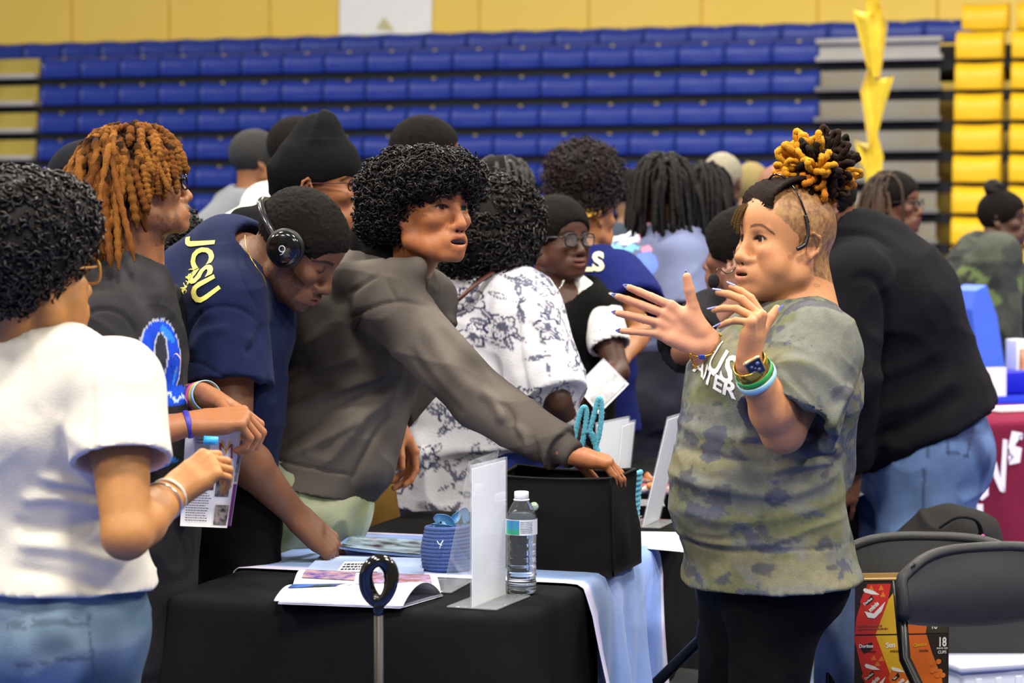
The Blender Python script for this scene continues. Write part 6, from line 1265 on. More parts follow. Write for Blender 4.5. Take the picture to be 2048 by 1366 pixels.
# ================================================================ things on the front table
paper = mat('white_paper', '#eceaee', rough=.55, noise=(20, .04)); acr = mat('clear_acrylic', '#dfe4ea', rough=.05, noise=(3, .05), spec=.9, alpha=.22, coat=.5); clear = mat('clear_plastic', '#f4f8fa', rough=.04, trans=.96, ior=1.18, noise=(30, .03), spec=.8)
ZT_ = .7635
def onT(px, py, dz=0): return atz(px, py, ZT_ + dz)
def quad_sheet(mb, c, th=.0006):
    c = [A(p, dtype=float) for p in c]; n = norm(np.cross(c[1] - c[0], c[3] - c[0])); mb.add(c + [p - n * th for p in c], [[0, 1, 2, 3], [7, 6, 5, 4], [0, 4, 5, 1], [1, 5, 6, 2], [2, 6, 7, 3], [3, 7, 4, 0]]); return mb
def patch(surf, u0, v0, u1, v1, m, name, parent, nu=20, nv=14, lift=.0018):
    """a printed block on a sheet surf(u,v)"""
    mb = MB(); e = 1e-3
    def fn(a, b):
        u = u0 + (u1 - u0) * a; v = v0 + (v1 - v0) * b; p = A(surf(u, v)); n = np.cross(A(surf(u + e, v)) - p, A(surf(u, v + e)) - p); return p + norm(n) * lift
    mb.grid(fn, nu, nv); return mb.build(name, m, parent)
pm_ = {}
def print_m(key, c1, c2, c3, s=60):
    if key in pm_: return pm_[key]
    m = mat('print_' + key, c1, rough=.35, noise=(s, 1.0, c2)); nt = m.node_tree; pm_[key] = m; return m
inkl = mat('text_ink', '#6a6c78', rough=.5, noise=(900, .6))
def text_lines(surf, u0, v0, u1, v1, n, parent, name='text_block', lift=.0012, m=None, fill=.45):
    mb = MB(); rg = random.Random(n)
    for i in range(n):
        v = v0 + (v1 - v0) * (i + .5) / n; h = (v1 - v0) / n * fill; ue = u0 + (u1 - u0) * rg.uniform(.75, 1)
        e = 1e-3; 
        def P(u, v): p = A(surf(u, v)); nn = norm(np.cross(A(surf(u + e, v)) - p, A(surf(u, v + e)) - p)); return p + nn * lift
        u = u0
        while u < ue:
            w = rg.uniform(.02, .06) * (u1 - u0) * 2; k = len(mb.v); a = min(u + w, ue); mb.add([P(u, v - h / 2), P(a, v - h / 2), P(a, v + h / 2), P(u, v + h / 2)], [[0, 1, 2, 3]]); u = a + .012 * (u1 - u0) * 2
    return mb.build(name, m or inkl, parent)
def bil(c, bump=lambda u, v: 0):
    c = [A(p, dtype=float) for p in c]; return lambda u, v: (c[0] * (1 - u) + c[1] * u) * (1 - v) + (c[3] * (1 - u) + c[2] * u) * v + ZZ * bump(u, v)
# open magazine with one page arched
mg = empty('magazine', onT(700, 1190)); tag(mg, 'open magazine with curling pages on the black tablecloth, nearest the table front', 'magazine')
sf = bil([onT(548, 1205), onT(806, 1216), onT(882, 1191), onT(586, 1174)], lambda u, v: .004 + .034 * math.sin(math.pi * min(1, max(0, v))) ** .8 * (.30 + .70 * u))
mb = MB(); mb.grid(sf, 30, 22, .0012); mb.build('page', paper, mg)
sf2 = bil([onT(586, 1174), onT(882, 1191), onT(868, 1158), onT(606, 1148)], lambda u, v: .005 + .014 * math.sin(math.pi * min(1, max(0, v)))); mb = MB(); mb.grid(sf2, 24, 12, .0012); mb.build('page', paper, mg)
sf3 = bil([onT(556, 1208), onT(800, 1217), onT(886, 1192), onT(610, 1150)], lambda u, v: .003); mb = MB(); mb.grid(sf3, 4, 4, .003); mb.build('cover', mat('magazine_cover', '#c8cbe0', rough=.3, noise=(10, .5, '#4a4470')), mg)
patch(sf, .04, .42, .40, .92, print_m('river', '#3c6bd0', '#2c3524', '', 26), 'photo', mg); patch(sf2, .05, .20, .42, .90, print_m('purple', '#5b4a9a', '#c7a49a', '', 40), 'photo', mg); patch(sf2, .52, .15, .95, .92, print_m('crowd', '#a68fb8', '#8a5a50', '', 50), 'photo', mg); text_lines(sf, .46, .45, .90, .88, 6, mg)
# brochure sheets on the runner
br2 = empty('brochure', onT(730, 1130, .005)); tag(br2, 'flat light blue leaflet with white title box lying on the runner edge', 'leaflet')
sfb = bil([onT(600, 1152, .008), onT(846, 1150, .008), onT(852, 1110, .008), onT(640, 1112, .008)], lambda u, v: .001); mb = MB(); mb.grid(sfb, 8, 6, .0008); mb.build('sheet', mat('pale_blue_print', '#a9bfe8', rough=.4, noise=(20, .2, '#d8e2f6')), br2); patch(sfb, .28, .12, .62, .62, paper, 'title_box', br2); text_lines(sfb, .30, .18, .60, .55, 3, br2, lift=.002, m=mat('dark_print', '#233049', rough=.6), fill=.6)
br3 = empty('brochure', onT(750, 1105, .02)); tag(br3, 'glossy brochure with a dark cover photo, its corner pinched between the leaning man\'s fingers', 'brochure')
sfc = bil([onT(668, 1103, .020), onT(846, 1113, .012), onT(852, 1080, .012), onT(700, 1080, .016)], lambda u, v: .004 * math.sin(3 * u) * v + .010 * (1 - u) ** 2); mb = MB(); mb.grid(sfc, 16, 8, .0018); mb.build('cover', mat('brochure_blue', '#6e8fc4', rough=.25, noise=(16, .6, '#2f4a86')), br3)
patch(sfc, .05, .08, .96, .92, print_m('stage', '#8fa6b8', '#1d1a1c', '', 22), 'photo', br3, nu=16); patch(sfc, .06, .55, .38, .9, print_m('face', '#b98a72', '#2a2024', '', 40), 'photo', br3)
# sheet at the far end, right of the bin
sfd = bil([onT(1225, 1092), onT(1372, 1106), onT(1372, 1066), onT(1240, 1064)], lambda u, v: .002); mb = MB(); mb.grid(sfd, 6, 4, .001); tag(mb.build('paper_sheet', paper), 'plain white sheet lying on the table between black bin and speaking woman', 'paper')
# acrylic sign holders
def holder(label, b0, b1, h, lean=(0, 0, 0), base=.045, baseo=0, insert=True, twoside=True):
    u = norm(b1 - b0); n = norm(np.cross(ZZ, u)); w = np.linalg.norm(b1 - b0); root = empty('sign_holder', (b0 + b1) / 2); tag(root, label, 'sign holder'); up = ZZ * h + A(lean); upn = norm(up); c = (b0 + b1) / 2
    mb = MB(); mb.box(c + n * baseo + ZZ * .0015, (w, base * 2, .003), (u, norm(np.cross(ZZ, u)), ZZ)); mb.build('base', acr, root, bevel=.001)
    mb = MB(); hh = np.linalg.norm(up)
    for sg in ((-1, 1) if insert else (1,)): mb.box(c + up / 2 + norm(np.cross(u, upn)) * sg * .0022, (w, .0014, hh), (u, norm(np.cross(u, upn)), upn))
    mb.build('panel', acr, root, bevel=.0006)
    if insert: mb = MB(); mb.box(c + up * .492, (w - .008, .0016, hh * .965), (u, norm(np.cross(u, upn)), upn)); mb.build('insert', mat('insert_paper', '#f1f1f4', rough=.6, noise=(6, .05)), root)
    return root
b0 = onT(943, 1218); b1 = onT(1012, 1190); holder('upright acrylic sign holder with blank white sheet, nearest of the sign holders', b0, b1, .277, base=.052)
b0 = onT(884, 1186); b1 = onT(946, 1152); hl = holder('clear slanted acrylic holder standing just left of the nearest white sheet', b0, b1, .262, lean=(.052, .03, 0), base=.05, baseo=.03, insert=False)
holder('white sign sheet in a holder far back on the table, left one of three', atz(1192, 1030, .765), atz(1258, 1010, .765), .235, base=.04)
holder('narrow leaning acrylic holder in the middle of the three behind the blue handles', atz(1224, 1046, .765), atz(1250, 1032, .765), .245, lean=(.025, 0, 0), base=.045)
holder('tilted sign sheet with wide clear foot beside the speaking woman\'s belly', atz(1284, 1056, .765), atz(1318, 1040, .765), .27, lean=(.062, 0, 0), base=.055, baseo=.01)
# water bottle
bc_ = onT(1043, 1186); bo_ = empty('water_bottle', bc_); tag(bo_, 'clear plastic water bottle with white cap and blue-green label in front of the black bin', 'bottle')
prof = [(.0001, .004), (.012, .003), (.022, 0), (.028, .002), (.0308, .010)]
for i in range(24):
    z = .012 + i * .0043; prof.append((.0305 - .0016 * (.5 + .5 * math.sin(i * 1.9)), z))
prof += [(.0305, .118), (.0312, .122), (.0312, .150), (.0300, .155), (.0255, .168), (.0190, .180), (.0140, .187), (.0128, .190), (.0126, .198)]
mb = MB(); mb.lathe(prof, 40, c=bc_, cap=True); o = mb.build('bottle_body', clear, bo_); 
mb = MB(); mb.lathe([(.0001, .006)] + [(r - .0012, z) for r, z in prof[3:-9]] + [(.0292, .150), (.0265, .162), (.0001, .162)], 32, c=bc_); mb.build('water', mat('water', '#f2f8fb', rough=.0, trans=1.0, ior=1.33), bo_)
mb = MB(); mb.lathe([(.0138, .191), (.0145, .192), (.0145, .203), (.0135, .2045), (.0001, .2045)], 28, c=bc_); mb.lathe([(.0137, .186), (.0160, .187), (.0160, .189), (.0137, .190)], 28, c=bc_, cap=False); mb.build('cap', mat('white_plastic', '#eeeef0', rough=.35, noise=(60, .05)), bo_)
def lab(a0, a1, z0, z1, r, m, nm, par):
    q = MB(); q.grid(lambda a, b: bc_ + A([r * math.cos(R(a0 + (a1 - a0) * a)), r * math.sin(R(a0 + (a1 - a0) * a)), z0 + (z1 - z0) * b]), 24, 2); return q.build(nm, m, par)
lb_ = lab(-179, 180, .1195, .1505, .0318, mat('label_white', '#e6e9ea', rough=.4, noise=(80, .06)), 'label', bo_); lab(200, 262, .1210, .1490, .0321, mat('label_blue', '#3f86c8', rough=.4, noise=(60, .5, '#46b48c')), 'label_band', lb_); lab(200, 262, .1210, .1300, .0323, mat('label_green', '#3fae84', rough=.4, noise=(60, .2)), 'label_band', lb_)
q = MB(); rg_ = random.Random(2)
for i in range(7):
    z = .1455 - i * .0035
    for j in range(9):
        a0 = 266 + j * 5.2; a1 = a0 + rg_.uniform(3, 5); q.grid(lambda a, b: bc_ + A([.0322 * math.cos(R(a0 + (a1 - a0) * a)), .0322 * math.sin(R(a0 + (a1 - a0) * a)), z + .0012 * b]), 2, 1)
q.build('small_print', inkl, lb_)
# black fabric bin with candy
K = A([.205, 4.93, ZT_ - .004]); ub, vb = -norm(UU + A([0, -.02, 0])), VV; bn = empty('storage_bin', K + ub * .13 + vb * .1); tag(bn, 'black fabric storage bin holding candy at the right edge of the nearest table', 'storage bin')
def binwall(inner):
    t = .004 if inner else 0
    def fn(a, b):
        s = a * 4; i = int(s) % 4; f = s - int(s) if a < 1 else 0; L, Dd, Hh = .275, .21, .205; cs = [(0, 0), (L, 0), (L, Dd), (0, Dd)]; p, q_ = A(cs[i], dtype=float), A(cs[(i + 1) % 4], dtype=float); m = p * (1 - f) + q_ * f
        c = A([L / 2, Dd / 2]); m = c + (m - c) * (1.0 + .05 * (b - 1) * -1 * 0 + (1 - b) * .06) * (1 - t * 5); bul = .014 * math.sin(math.pi * f) * (math.sin(math.pi * b) * .8 - b * .7); nrm = norm(c - (p + q_) / 2); m = m - nrm * bul
        m = m - nrm * .006 * vnoise(np.array([[m[0] * 14, m[1] * 14, b * 3]]))[0]
        return K + ub * m[0] + vb * m[1] + ZZ * (b * Hh - .006 * math.sin(math.pi * f) * b)
    return fn
mb = MB(); mb.grid(binwall(False), 96, 14, .004); mb.build('fabric_wall', cloth('bin_fabric', '#141312', n=(14, .25), b=(900, .3)), bn)
mb = MB(); rim = [binwall(False)(a, 1.0) + ZZ * .001 for a in np.linspace(0, 1, 97)[:-1]]; mb.tube(rim, .0035, 6, closed=True); mb.build('rim', cloth('bin_hem', '#252423', n=(30, .2)), bn)
mb = MB(); mb.box(K + ub * .137 + vb * .105 + ZZ * .012, (.27, .2, .006), (ub, vb, ZZ)); mb.build('base', cloth('bin_fabric', '#141312'), bn)
rg = np.random.default_rng(3); cands = [('#2f8f4c', 'green'), ('#d8dcd8', 'silver'), ('#c43a58', 'red'), ('#3d9a56', 'green'), ('#4a78c8', 'blue')]
for i in range(16):
    cc, nm = cands[i % 5]; p = K + ub * (.05 + .18 * ((i * .37) % 1)) + vb * (.04 + .14 * ((i * .61) % 1)) + ZZ * (.135 + .012 * (i % 3)); 
    if i == 0: p = at(1103, 974, 5.0)
    if i == 1: p = at(1110, 972, 5.03)
    dv = norm(rg.normal(0, 1, 3) * A([1, 1, .35])); S = Sdf(); S.e(p - dv * .010, p + dv * .010, .0085, k=.003); sd = norm(np.cross(dv, ZZ + rg.normal(0, .2, 3)))
    for t in (-1, 1): S.e(p + dv * t * .016, p + dv * t * .030, .003, .002, .013, .0018, u=sd, k=.002)
    S.e(p - dv * .02, p + dv * .02, .003, k=.004); V, Q = S.mesh('w', vox=.0028, post=lambda V, N_: V + N_ * (.0012 * vnoise(V * 330))[:, None])
    o = link('wrapped_candy', mesh_np('wrapped_candy', V, Q), mat('candy_foil_' + nm, cc, rough=.25, metal=.5, noise=(120, .4), bump=(300, .5))); tag(o, nm + ' foil wrapped candy inside the black bin', 'candy', nm + ' candies in the black bin')
S = Sdf(); S.ball(at(1068, 1013, 4.945), .010); V, Q = S.mesh('m', vox=.002); o = link('round_badge', mesh_np('round_badge', V, Q), mat('green_foil', '#7fa382', rough=.15, metal=.3, noise=(60, .8, '#e0e6dc'), coat=.6), bn); o['label'] = 'small round green badge'
# coiled rope basket with lanyards
c0 = onT(894, 1150) + A([0, .052, 0]); ro = empty('rope_basket', c0); tag(ro, 'blue coiled rope basket filled with light blue lanyards', 'basket')
mb = MB(); n = 12; P = []
for i in range(n * 36 + 1):
    a = i / 36 * 2 * math.pi; t = i / (n * 36); r = .049 + .006 * math.sin(math.pi * min(1, t * 1.1)) - .004 * t; P.append(c0 + A([r * math.cos(a), r * math.sin(a), .005 + .092 * t]))
mb.tube(P, .0049, 8); mb.build('coil', mat('blue_rope', '#3b5594', rough=.85, noise=(160, .3), bump=(420, .8), sheen=.1), ro)
mb = MB(); mb.lathe([(.0001, .002), (.048, .002), (.048, .008), (.0001, .008)], 30, c=c0); mb.build('base', mat('blue_rope'), ro)
mb = MB(); mb.tube([at(874, 1082, 4.91), at(878, 1088, 4.905), at(884, 1091, 4.905)], .001, 5); mb.tube([at(886, 1081, 4.91), at(882, 1088, 4.905), at(879, 1097, 4.905)], .001, 5); mb.build('stitch', mat('white_thread', '#d5dbe6', rough=.8), ro)
lnm = mat('lanyard_blue', '#6fb2e6', rough=.5, noise=(40, .1), bump=(400, .2), sheen=.1)
def ribbon(pts, w, m, name='lanyard', wd=None, n=50, th=.0008, tw=0):
    P = spline(pts, n); T = np.gradient(P, axis=0); mb = MB()
    wdv = norm(A(wd if wd is not None else (0, 0, 1.)))
    def fn(a, b):
        i = min(n - 1, int(round(a * (n - 1)))); t = norm(T[i]); s = norm(wdv - t * np.dot(wdv, t)); s2 = np.cross(t, s); an = tw * a; return P[i] + (s * math.cos(an) + s2 * math.sin(an)) * (b - .5) * w
    mb.grid(fn, n - 1, 2, th); return mb.build(name, m)
for i, (pts, tw, lb) in enumerate((([(868, 1076), (872, 1062), (892, 1056), (910, 1066), (903, 1086)], .6, 'front loop of light blue lettered lanyard inside the rope basket'), ([(880, 1060), (870, 1045), (880, 1034), (896, 1040), (905, 1062), (914, 1078)], 1.4, 'looped light blue lanyard standing up out of the rope basket'), ([(905, 1068), (900, 1050), (912, 1034), (928, 1022), (932, 1050), (925, 1075)], .9, 'light blue lanyard rising behind the clear slanted holder'), ([(900, 1072), (906, 1058), (898, 1044), (888, 1040), (884, 1052), (892, 1074)], .3, 'twisted light blue lanyard in the middle of the rope basket'))):
    o = ribbon([at(x, y, 4.95 + .02 * i) + A([0, .01 * math.sin(j * 2.1), 0]) for j, (x, y) in enumerate(pts)], .018, lnm, tw=tw); tag(o, lb, 'lanyard')
    if i == 0: flat_text('LIVINGS', at(888, 1071, 4.935), (1, 0, .03), (0, 0, 1), .011, mat('dark_print'), 'lettering', o, bold=.02)
# turquoise crocheted basket with tall handles behind the bin
cb = at(1205, 985, 5.35); cb[2] = ZT_; cr_ = empty('crochet_basket', cb); tag(cr_, 'turquoise crocheted basket with tall loop handles standing behind the black bin', 'basket')
tq = mat('turquoise_yarn', '#55a9c2', rough=.85, noise=(200, .3), bump=(500, .8), sheen=.1); mb = MB(); P = []
for i in range(14 * 36 + 1):
    a = i / 36 * 2 * math.pi; t = i / (14 * 36); r = .075 + .012 * t; P.append(cb + A([r * math.cos(a), r * math.sin(a) * .8, .008 + .165 * t]))
mb.tube(P, .0065, 6); mb.build('coil', tq, cr_)
for pts in (((1138, 950), (1144, 905), (1152, 860), (1162, 822), (1170, 815), (1173, 830), (1168, 870), (1160, 905)), ((1200, 940), (1196, 905), (1186, 878), (1180, 862), (1188, 830), (1196, 800), (1202, 802), (1203, 830), (1198, 870), (1192, 895), (1200, 925)), ((1165, 868), (1174, 864), (1184, 868), (1190, 885))):
    P = spline([at(x, y, 5.30) for x, y in pts], 90); t = np.arange(90); mb = MB(); mb.tube(P, .0062 * (1 + .16 * np.sin(t * 2.6)), 8); mb.build('handle', tq, cr_)
# stick with a loop handle in front of the table
ps = at(757, 1162, 4.12); st_ = empty('walking_stick', (ps[0], ps[1], 0)); tag(st_, 'slim pole with glossy black oval loop handle standing in front of the table', 'walking stick')
mb = MB(); P = [ps + A([.0225 * math.cos(a) * (1 + .10 * math.sin(a)), .006 * math.sin(2 * a), .036 * math.sin(a)]) for a in np.linspace(0, 2 * math.pi, 40)[:-1]]; rr = [.0125 + .0015 * math.sin(a * 2 + .5) for a in np.linspace(0, 2 * math.pi, 40)[:-1]]; mb.tube(P, rr, 12, closed=True); mb.build('handle', mat('glossy_loop', '#0d0b0a', rough=.12, noise=(30, .3), coat=.8), st_)
mb = MB(); mb.tube([ps - ZZ * .036, ps - ZZ * .060], [.011, .009], 12); mb.build('collar', silv if False else gloss, st_)
mb = MB(); mb.tube([ps - ZZ * .055, A([ps[0], ps[1], .4]), A([ps[0], ps[1], .0])], .0085, 12); mb.build('pole', mat('bronze_pole', '#241a14', rough=.45, metal=.2, noise=(20, .2)), st_)
# ================================================================ held papers
def sheet(label, c, m=paper, name='flyer', cat='flyer'):
    root = empty(name, (c[0] + c[2]) / 2); tag(root, label, cat); s = bil([c[3], c[2], c[1], c[0]]); mb = MB(); mb.grid(s, 6, 6, .0006); mb.build('page', m, root); return root, s
r2, s2 = sheet('back sheet of the stack held by the man with orange locs, purple lower edge', [at(382, 852, 4.70), at(492, 852, 4.70), at(462, 1052, 4.70), at(372, 1050, 4.70)]); patch(s2, .80, .0, .99, .42, mat('purple_edge', '#6a2a6e', rough=.4, noise=(30, .3)), 'purple_band', r2); patch(s2, .86, .45, .97, .97, print_m('strip', '#8b8a94', '#3a3a40', '', 200), 'photo', r2)
r1, s1 = sheet('printed flyer with two dark photos and small text held by the man with orange locs', [at(372, 846, 4.675), at(484, 849, 4.675), at(454, 1056, 4.675), at(360, 1052, 4.675)])
patch(s1, .66, .30, .93, .60, print_m('band_photo', '#6d6f78', '#17151a', '', 90), 'photo', r1, lift=.0014); patch(s1, .70, .03, .97, .22, print_m('band_photo2', '#a79a90', '#201c20', '', 90), 'photo', r1, lift=.0014); text_lines(s1, .10, .05, .62, .34, 12, r1, lift=.0014, fill=.3); patch(s1, .45, .36, .62, .44, mat('maroon_ink', '#5a2438', rough=.5), 'photo', r1, lift=.0014)
r0, s0 = sheet('small card with a crossed letter emblem tucked over the larger flyer', [at(384, 848, 4.655), at(478, 852, 4.655), at(466, 942, 4.655), at(392, 938, 4.655)]); patch(s0, .05, .08, .38, .95, print_m('dark_panel', '#8b9094', '#a9aaa8', '', 40), 'grey_panel', r0, lift=.0014)
e0, e1_ = at(452, 903, 4.648), norm(at(470, 906, 4.6) - at(440, 903, 4.6)); flat_text('M', e0, e1_, ZZ, .042, mat('emblem_red', '#8d2f2c', rough=.5, noise=(60, .1)), 'emblem', r0, lift=.001); flat_text('V', e0 + ZZ * .006, e1_, ZZ, .042, mat('emblem_yellow', '#cf9c2c', rough=.5, noise=(60, .1)), 'emblem', r0, lift=.002, stretch=.8); text_lines(s0, .08, .55, .36, .85, 4, r0, lift=.002)
q = MB(); q.tube([at(408, 880, 4.55), at(436, 882, 4.55)], .0085, 14); tag(q.build('marker_cap', mat('sky_blue_plastic', '#3aa6dc', rough=.35, noise=(60, .1))), 'short sky blue plastic tube gripped in the fist above the flyers', 'marker')
q = MB(); wb_ = at(352, 876, 4.80); q.lathe([(.0001, 0), (.024, .001), (.027, .01), (.026, .05), (.0275, .06), (.026, .09), (.018, .118), (.011, .128), (.011, .14)], 28, c=wb_); wbo = empty('water_bottle', wb_); tag(wbo, 'clear bottle with white top pressed against the charcoal T-shirt by the forearm', 'bottle'); q.build('bottle_body', clear, wbo); q = MB(); q.lathe([(.0001, .138), (.013, .138), (.013, .153), (.0001, .154)], 20, c=wb_); q.build('cap', mat('white_plastic'), wbo)
o = ribbon([at(348, 745, 4.74), at(358, 735, 4.73), at(360, 718, 4.72), at(352, 708, 4.72), at(345, 716, 4.73), at(346, 738, 4.74)], .007, mat('pink_ribbon', '#e6a6b4', rough=.6), wd=(0, 1, .2)); tag(o, 'thin pink loop lanyard hanging beside the blue shirt graphic', 'lanyard')
r4, s4 = sheet('printed leaflet held low by the woman in the black vest', [at(1152, 772, 6.68), at(1207, 716, 6.72), at(1258, 768, 6.66), at(1198, 828, 6.62)], name='leaflet', cat='leaflet'); patch(s4, .06, .06, .94, .5, print_m('leaflet_photo', '#c3c3cc', '#8b8f88', '', 25), 'photo', r4, lift=.002)
r5, s5 = sheet('plain pale sheet held upright against the black vest', [at(1096, 640, 6.55), at(1136, 655, 6.6), at(1118, 715, 6.6), at(1098, 705, 6.55)], name='paper_sheet', cat='paper')
# ================================================================ chairs and things at the right
tube_m = mat('black_tube'); plast = mat('charcoal_plastic', '#1c1c1e', rough=.38, noise=(60, .15), bump=(900, .5), spec=.5)
def folding_chair(label, c, yaw, grp=None, h=.80, dz=0):
    root = empty('folding_chair', c); tag(root, label, 'chair', grp); f = A([math.cos(R(yaw)), math.sin(R(yaw)), 0]); w = A([-f[1], f[0], 0]); c = A([c[0], c[1], 0.])
    def pan(a, b):
        x = (a - .5) * 2; hw = .225; z = .702 + .110 * b + dz; cor = 1 - .16 * max(0, (b - .72) / .28) ** 2.2 - .05 * max(0, (.25 - b) / .25) ** 2; top = .030 * (1 - abs(x) ** 3.6) * b; lo = -.022 * (1 - x * x) * (1 - b)
        return c + w * x * hw * cor + f * (-.205 - .035 * (1 - x * x) + .02 * (1 - b) + .014 * math.sin(math.pi * b)) + ZZ * (z + top + lo - .03)
    mb = MB(); mb.grid(pan, 28, 14, .016); mb.build('backrest', plast, root, bevel=.004)
    rim = [pan(a, 1) + f * -.008 for a in np.linspace(.02, .98, 30)]; rim = [pan(.0, b) - f * .008 for b in np.linspace(.1, .98, 8)] + rim + [pan(1, b) - f * .008 for b in np.linspace(.98, .1, 8)]; mb = MB(); mb.tube(rim, .013, 10); mb.build('back_rim', plast, root)
    def seat(a, b): x = (a - .5) * 2; y = (b - .5) * 2; return c + w * x * .195 * (1 - .10 * max(0, y) ** 3) + f * y * .19 + ZZ * (.445 - .012 * (1 - x * x) * (1 - y * y) + .006 * y)
    mb = MB(); mb.grid(seat, 14, 14, -.02); mb.build('seat', plast, root, bevel=.004)
    for s in (-1, 1):
        mb = MB(); mb.tube([c + w * s * .222 + f * -.215 + ZZ * .76, c + w * s * .222 + f * -.185 + ZZ * .60, c + w * s * .218 + f * .02 + ZZ * .40, c + w * s * .215 + f * .24 + ZZ * .012], .0125, 10); mb.build('leg', tube_m, root)
        mb = MB(); mb.tube([c + w * s * .200 + f * .10 + ZZ * .43, c + w * s * .198 + f * -.10 + ZZ * .22, c + w * s * .196 + f * -.26 + ZZ * .012], .0115, 10); mb.build('leg', tube_m, root)
    for (y, z) in ((.18, .12), (-.20, .12)): mb = MB(); mb.tube([c + w * -.21 + f * y + ZZ * z, c + w * .21 + f * y + ZZ * z], .008, 8); mb.build('crossbar', tube_m, root)
    return root
p = at(1985, 1150, 4.94); f1 = A([math.cos(R(-68)), math.sin(R(-68)), 0]); folding_chair('black folding chair in the lower right corner, nearest the camera', A([p[0], p[1], 0]) + f1 * .20, -68)
p = at(1860, 1150, 5.30); f2 = A([math.cos(R(-98)), math.sin(R(-98)), 0]); folding_chair('black folding chair behind the nearest one, snack box standing on its seat', A([p[0], p[1], 0]) + f2 * .20, -98, dz=-.025)
folding_chair('black folding chair half hidden between the front table and the speaking woman', A([.36, 5.35, 0]), 150)
p = at(2128, 1000, 7.2); folding_chair('black folding chair at the right edge in front of the maroon cloth', A([p[0], p[1], 0]), 165)
# snack box
bz0, bz1 = .452, 1.5 - 714 * 5.12 / 4700; bl = at(1709, 1300, 5.12); bl[2] = bz0; wv = norm(A([1, .10, 0])); dv_ = norm(A([-.12, 1, 0])); Wb, Db, Hb = .212, .15, bz1 - bz0
sb_ = empty('snack_box', bl + wv * Wb / 2 + dv_ * Db / 2); tag(sb_, 'open cardboard box of snack cups, red yellow and orange print, behind the nearest chair', 'box')
dvl = norm(A([-.55, 1, 0])) ; kraft = mat('kraft_edge', '#a8834a', rough=.7, noise=(60, .2)); side_m = mat('shiny_blue_side', '#8b9fc2', rough=.25, noise=(9, .6, '#3e4c66'), coat=.4)
def wall_(a, b, z0, z1, m, name, th=.003):
    q = MB(); q.add([a + ZZ * z0, b + ZZ * z0, b + ZZ * z1, a + ZZ * z1] + [x + norm(np.cross(ZZ, b - a)) * th for x in (a + ZZ * z0, b + ZZ * z0, b + ZZ * z1, a + ZZ * z1)], [[0, 1, 2, 3], [7, 6, 5, 4], [0, 4, 5, 1], [1, 5, 6, 2], [2, 6, 7, 3], [3, 7, 4, 0]]); return q.build(name, m, sb_)
A0, B0, C0, D0 = bl, bl + wv * Wb, bl + wv * Wb + dvl * Db, bl + dvl * Db
fr_ = wall_(A0, B0, 0, Hb, mat('brown_board', '#2e2317', rough=.4, noise=(30, .2)), 'front_panel'); wall_(D0, A0, 0, Hb, side_m, 'side_panel'); wall_(B0, C0, 0, Hb, mat('brown_board'), 'side_panel'); wall_(C0, D0, 0, Hb - .006, kraft, 'back_panel')
q = MB(); q.box((A0 + B0) / 2 + ZZ * (Hb + .001) + dvl * .005, (Wb, .012, .003), (wv, norm(np.cross(ZZ, wv)), ZZ)); q.build('edge', kraft, fr_)
fo = -norm(np.cross(ZZ, wv)); zf = (1366 - 1275) / 4700 * 5.12
def FP(px, py, l=.0008): # photo column/row -> the front panel's own plane
    u = (px - 1709) / (1902 - 1709) * Wb; z = 1.5 - (py - 450) * 5.12 / 4700 - bz0; return A0 + wv * u + ZZ * z + fo * l
def poly(pts, m, name, l=.0008): q = MB(); q.add([FP(x, y, l) for x, y in pts][::-1], [list(range(len(pts)))]); return q.build(name, m, fr_)
red, ylw, orr = mat('red_print', '#c8321f', rough=.35, noise=(30, .1)), mat('yellow_box_print', '#d9a91e', rough=.35, noise=(30, .1)), mat('orange_print', '#d8691f', rough=.35, noise=(30, .1)); wp = mat('white_box_print', '#e9e4da', rough=.4, noise=(40, .1)); dkp = mat('dark_box_print', '#2b1a14', rough=.4); olive = mat('olive_print', '#3c3a1c', rough=.4, noise=(30, .1))
B_ = 1420
poly([(1734, 1172), (1782, 1172), (1776, 1210), (1752, 1274), (1709, 1274), (1712, 1240)], red, 'red_band'); poly([(1776, 1206), (1800, 1172), (1840, 1172), (1830, 1240), (1805, 1274), (1752, 1274)], ylw, 'yellow_band'); poly([(1840, 1172), (1880, 1172), (1856, 1274), (1805, 1274)], orr, 'orange_band'); poly([(1858, 1248), (1901, 1248), (1901, 1274), (1854, 1274)], olive, 'olive_band')
poly([(1706.5, 1277), (1752, 1277), (1782, 1356), (1795, B_), (1745, B_), (1722, 1340)], red, 'red_band'); poly([(1752, 1277), (1810, 1277), (1834, 1350), (1850, B_), (1795, B_), (1782, 1356)], ylw, 'yellow_band'); poly([(1810, 1277), (1856, 1277), (1866, 1310), (1888, 1366), (1896, B_), (1850, B_), (1834, 1350)], orr, 'orange_band')
def ft(s, px, py, size, m, rot=0, st=1.0, bold=0, l=.0016): c, s_ = math.cos(R(rot)), math.sin(R(rot)); return flat_text(s, FP(px, py, l), wv * c + ZZ * s_, ZZ * c - wv * s_, size, m, 'lettering', fr_, bold=bold, stretch=st, lift=0)
poly([(1719, 1298), (1745, 1290), (1746, 1304), (1728, 1314)], dkp, 'logo_shape', .0012); ft('Doritos', 1732, 1298, .0105, wp, 0, .95, .03); ft('minis', 1743, 1309, .009, dkp, 0, 1.1, .02)
ft('Sun', 1782, 1297, .016, wp, 3, .9, .03); ft('minis', 1791, 1309, .009, dkp, 0, 1.1, .02); ft('Cheetos', 1842, 1297, .011, mat('yellow_box_print'), 6, .8, .03); ft('minis', 1850, 1309, .009, dkp, 0, 1.1, .02)
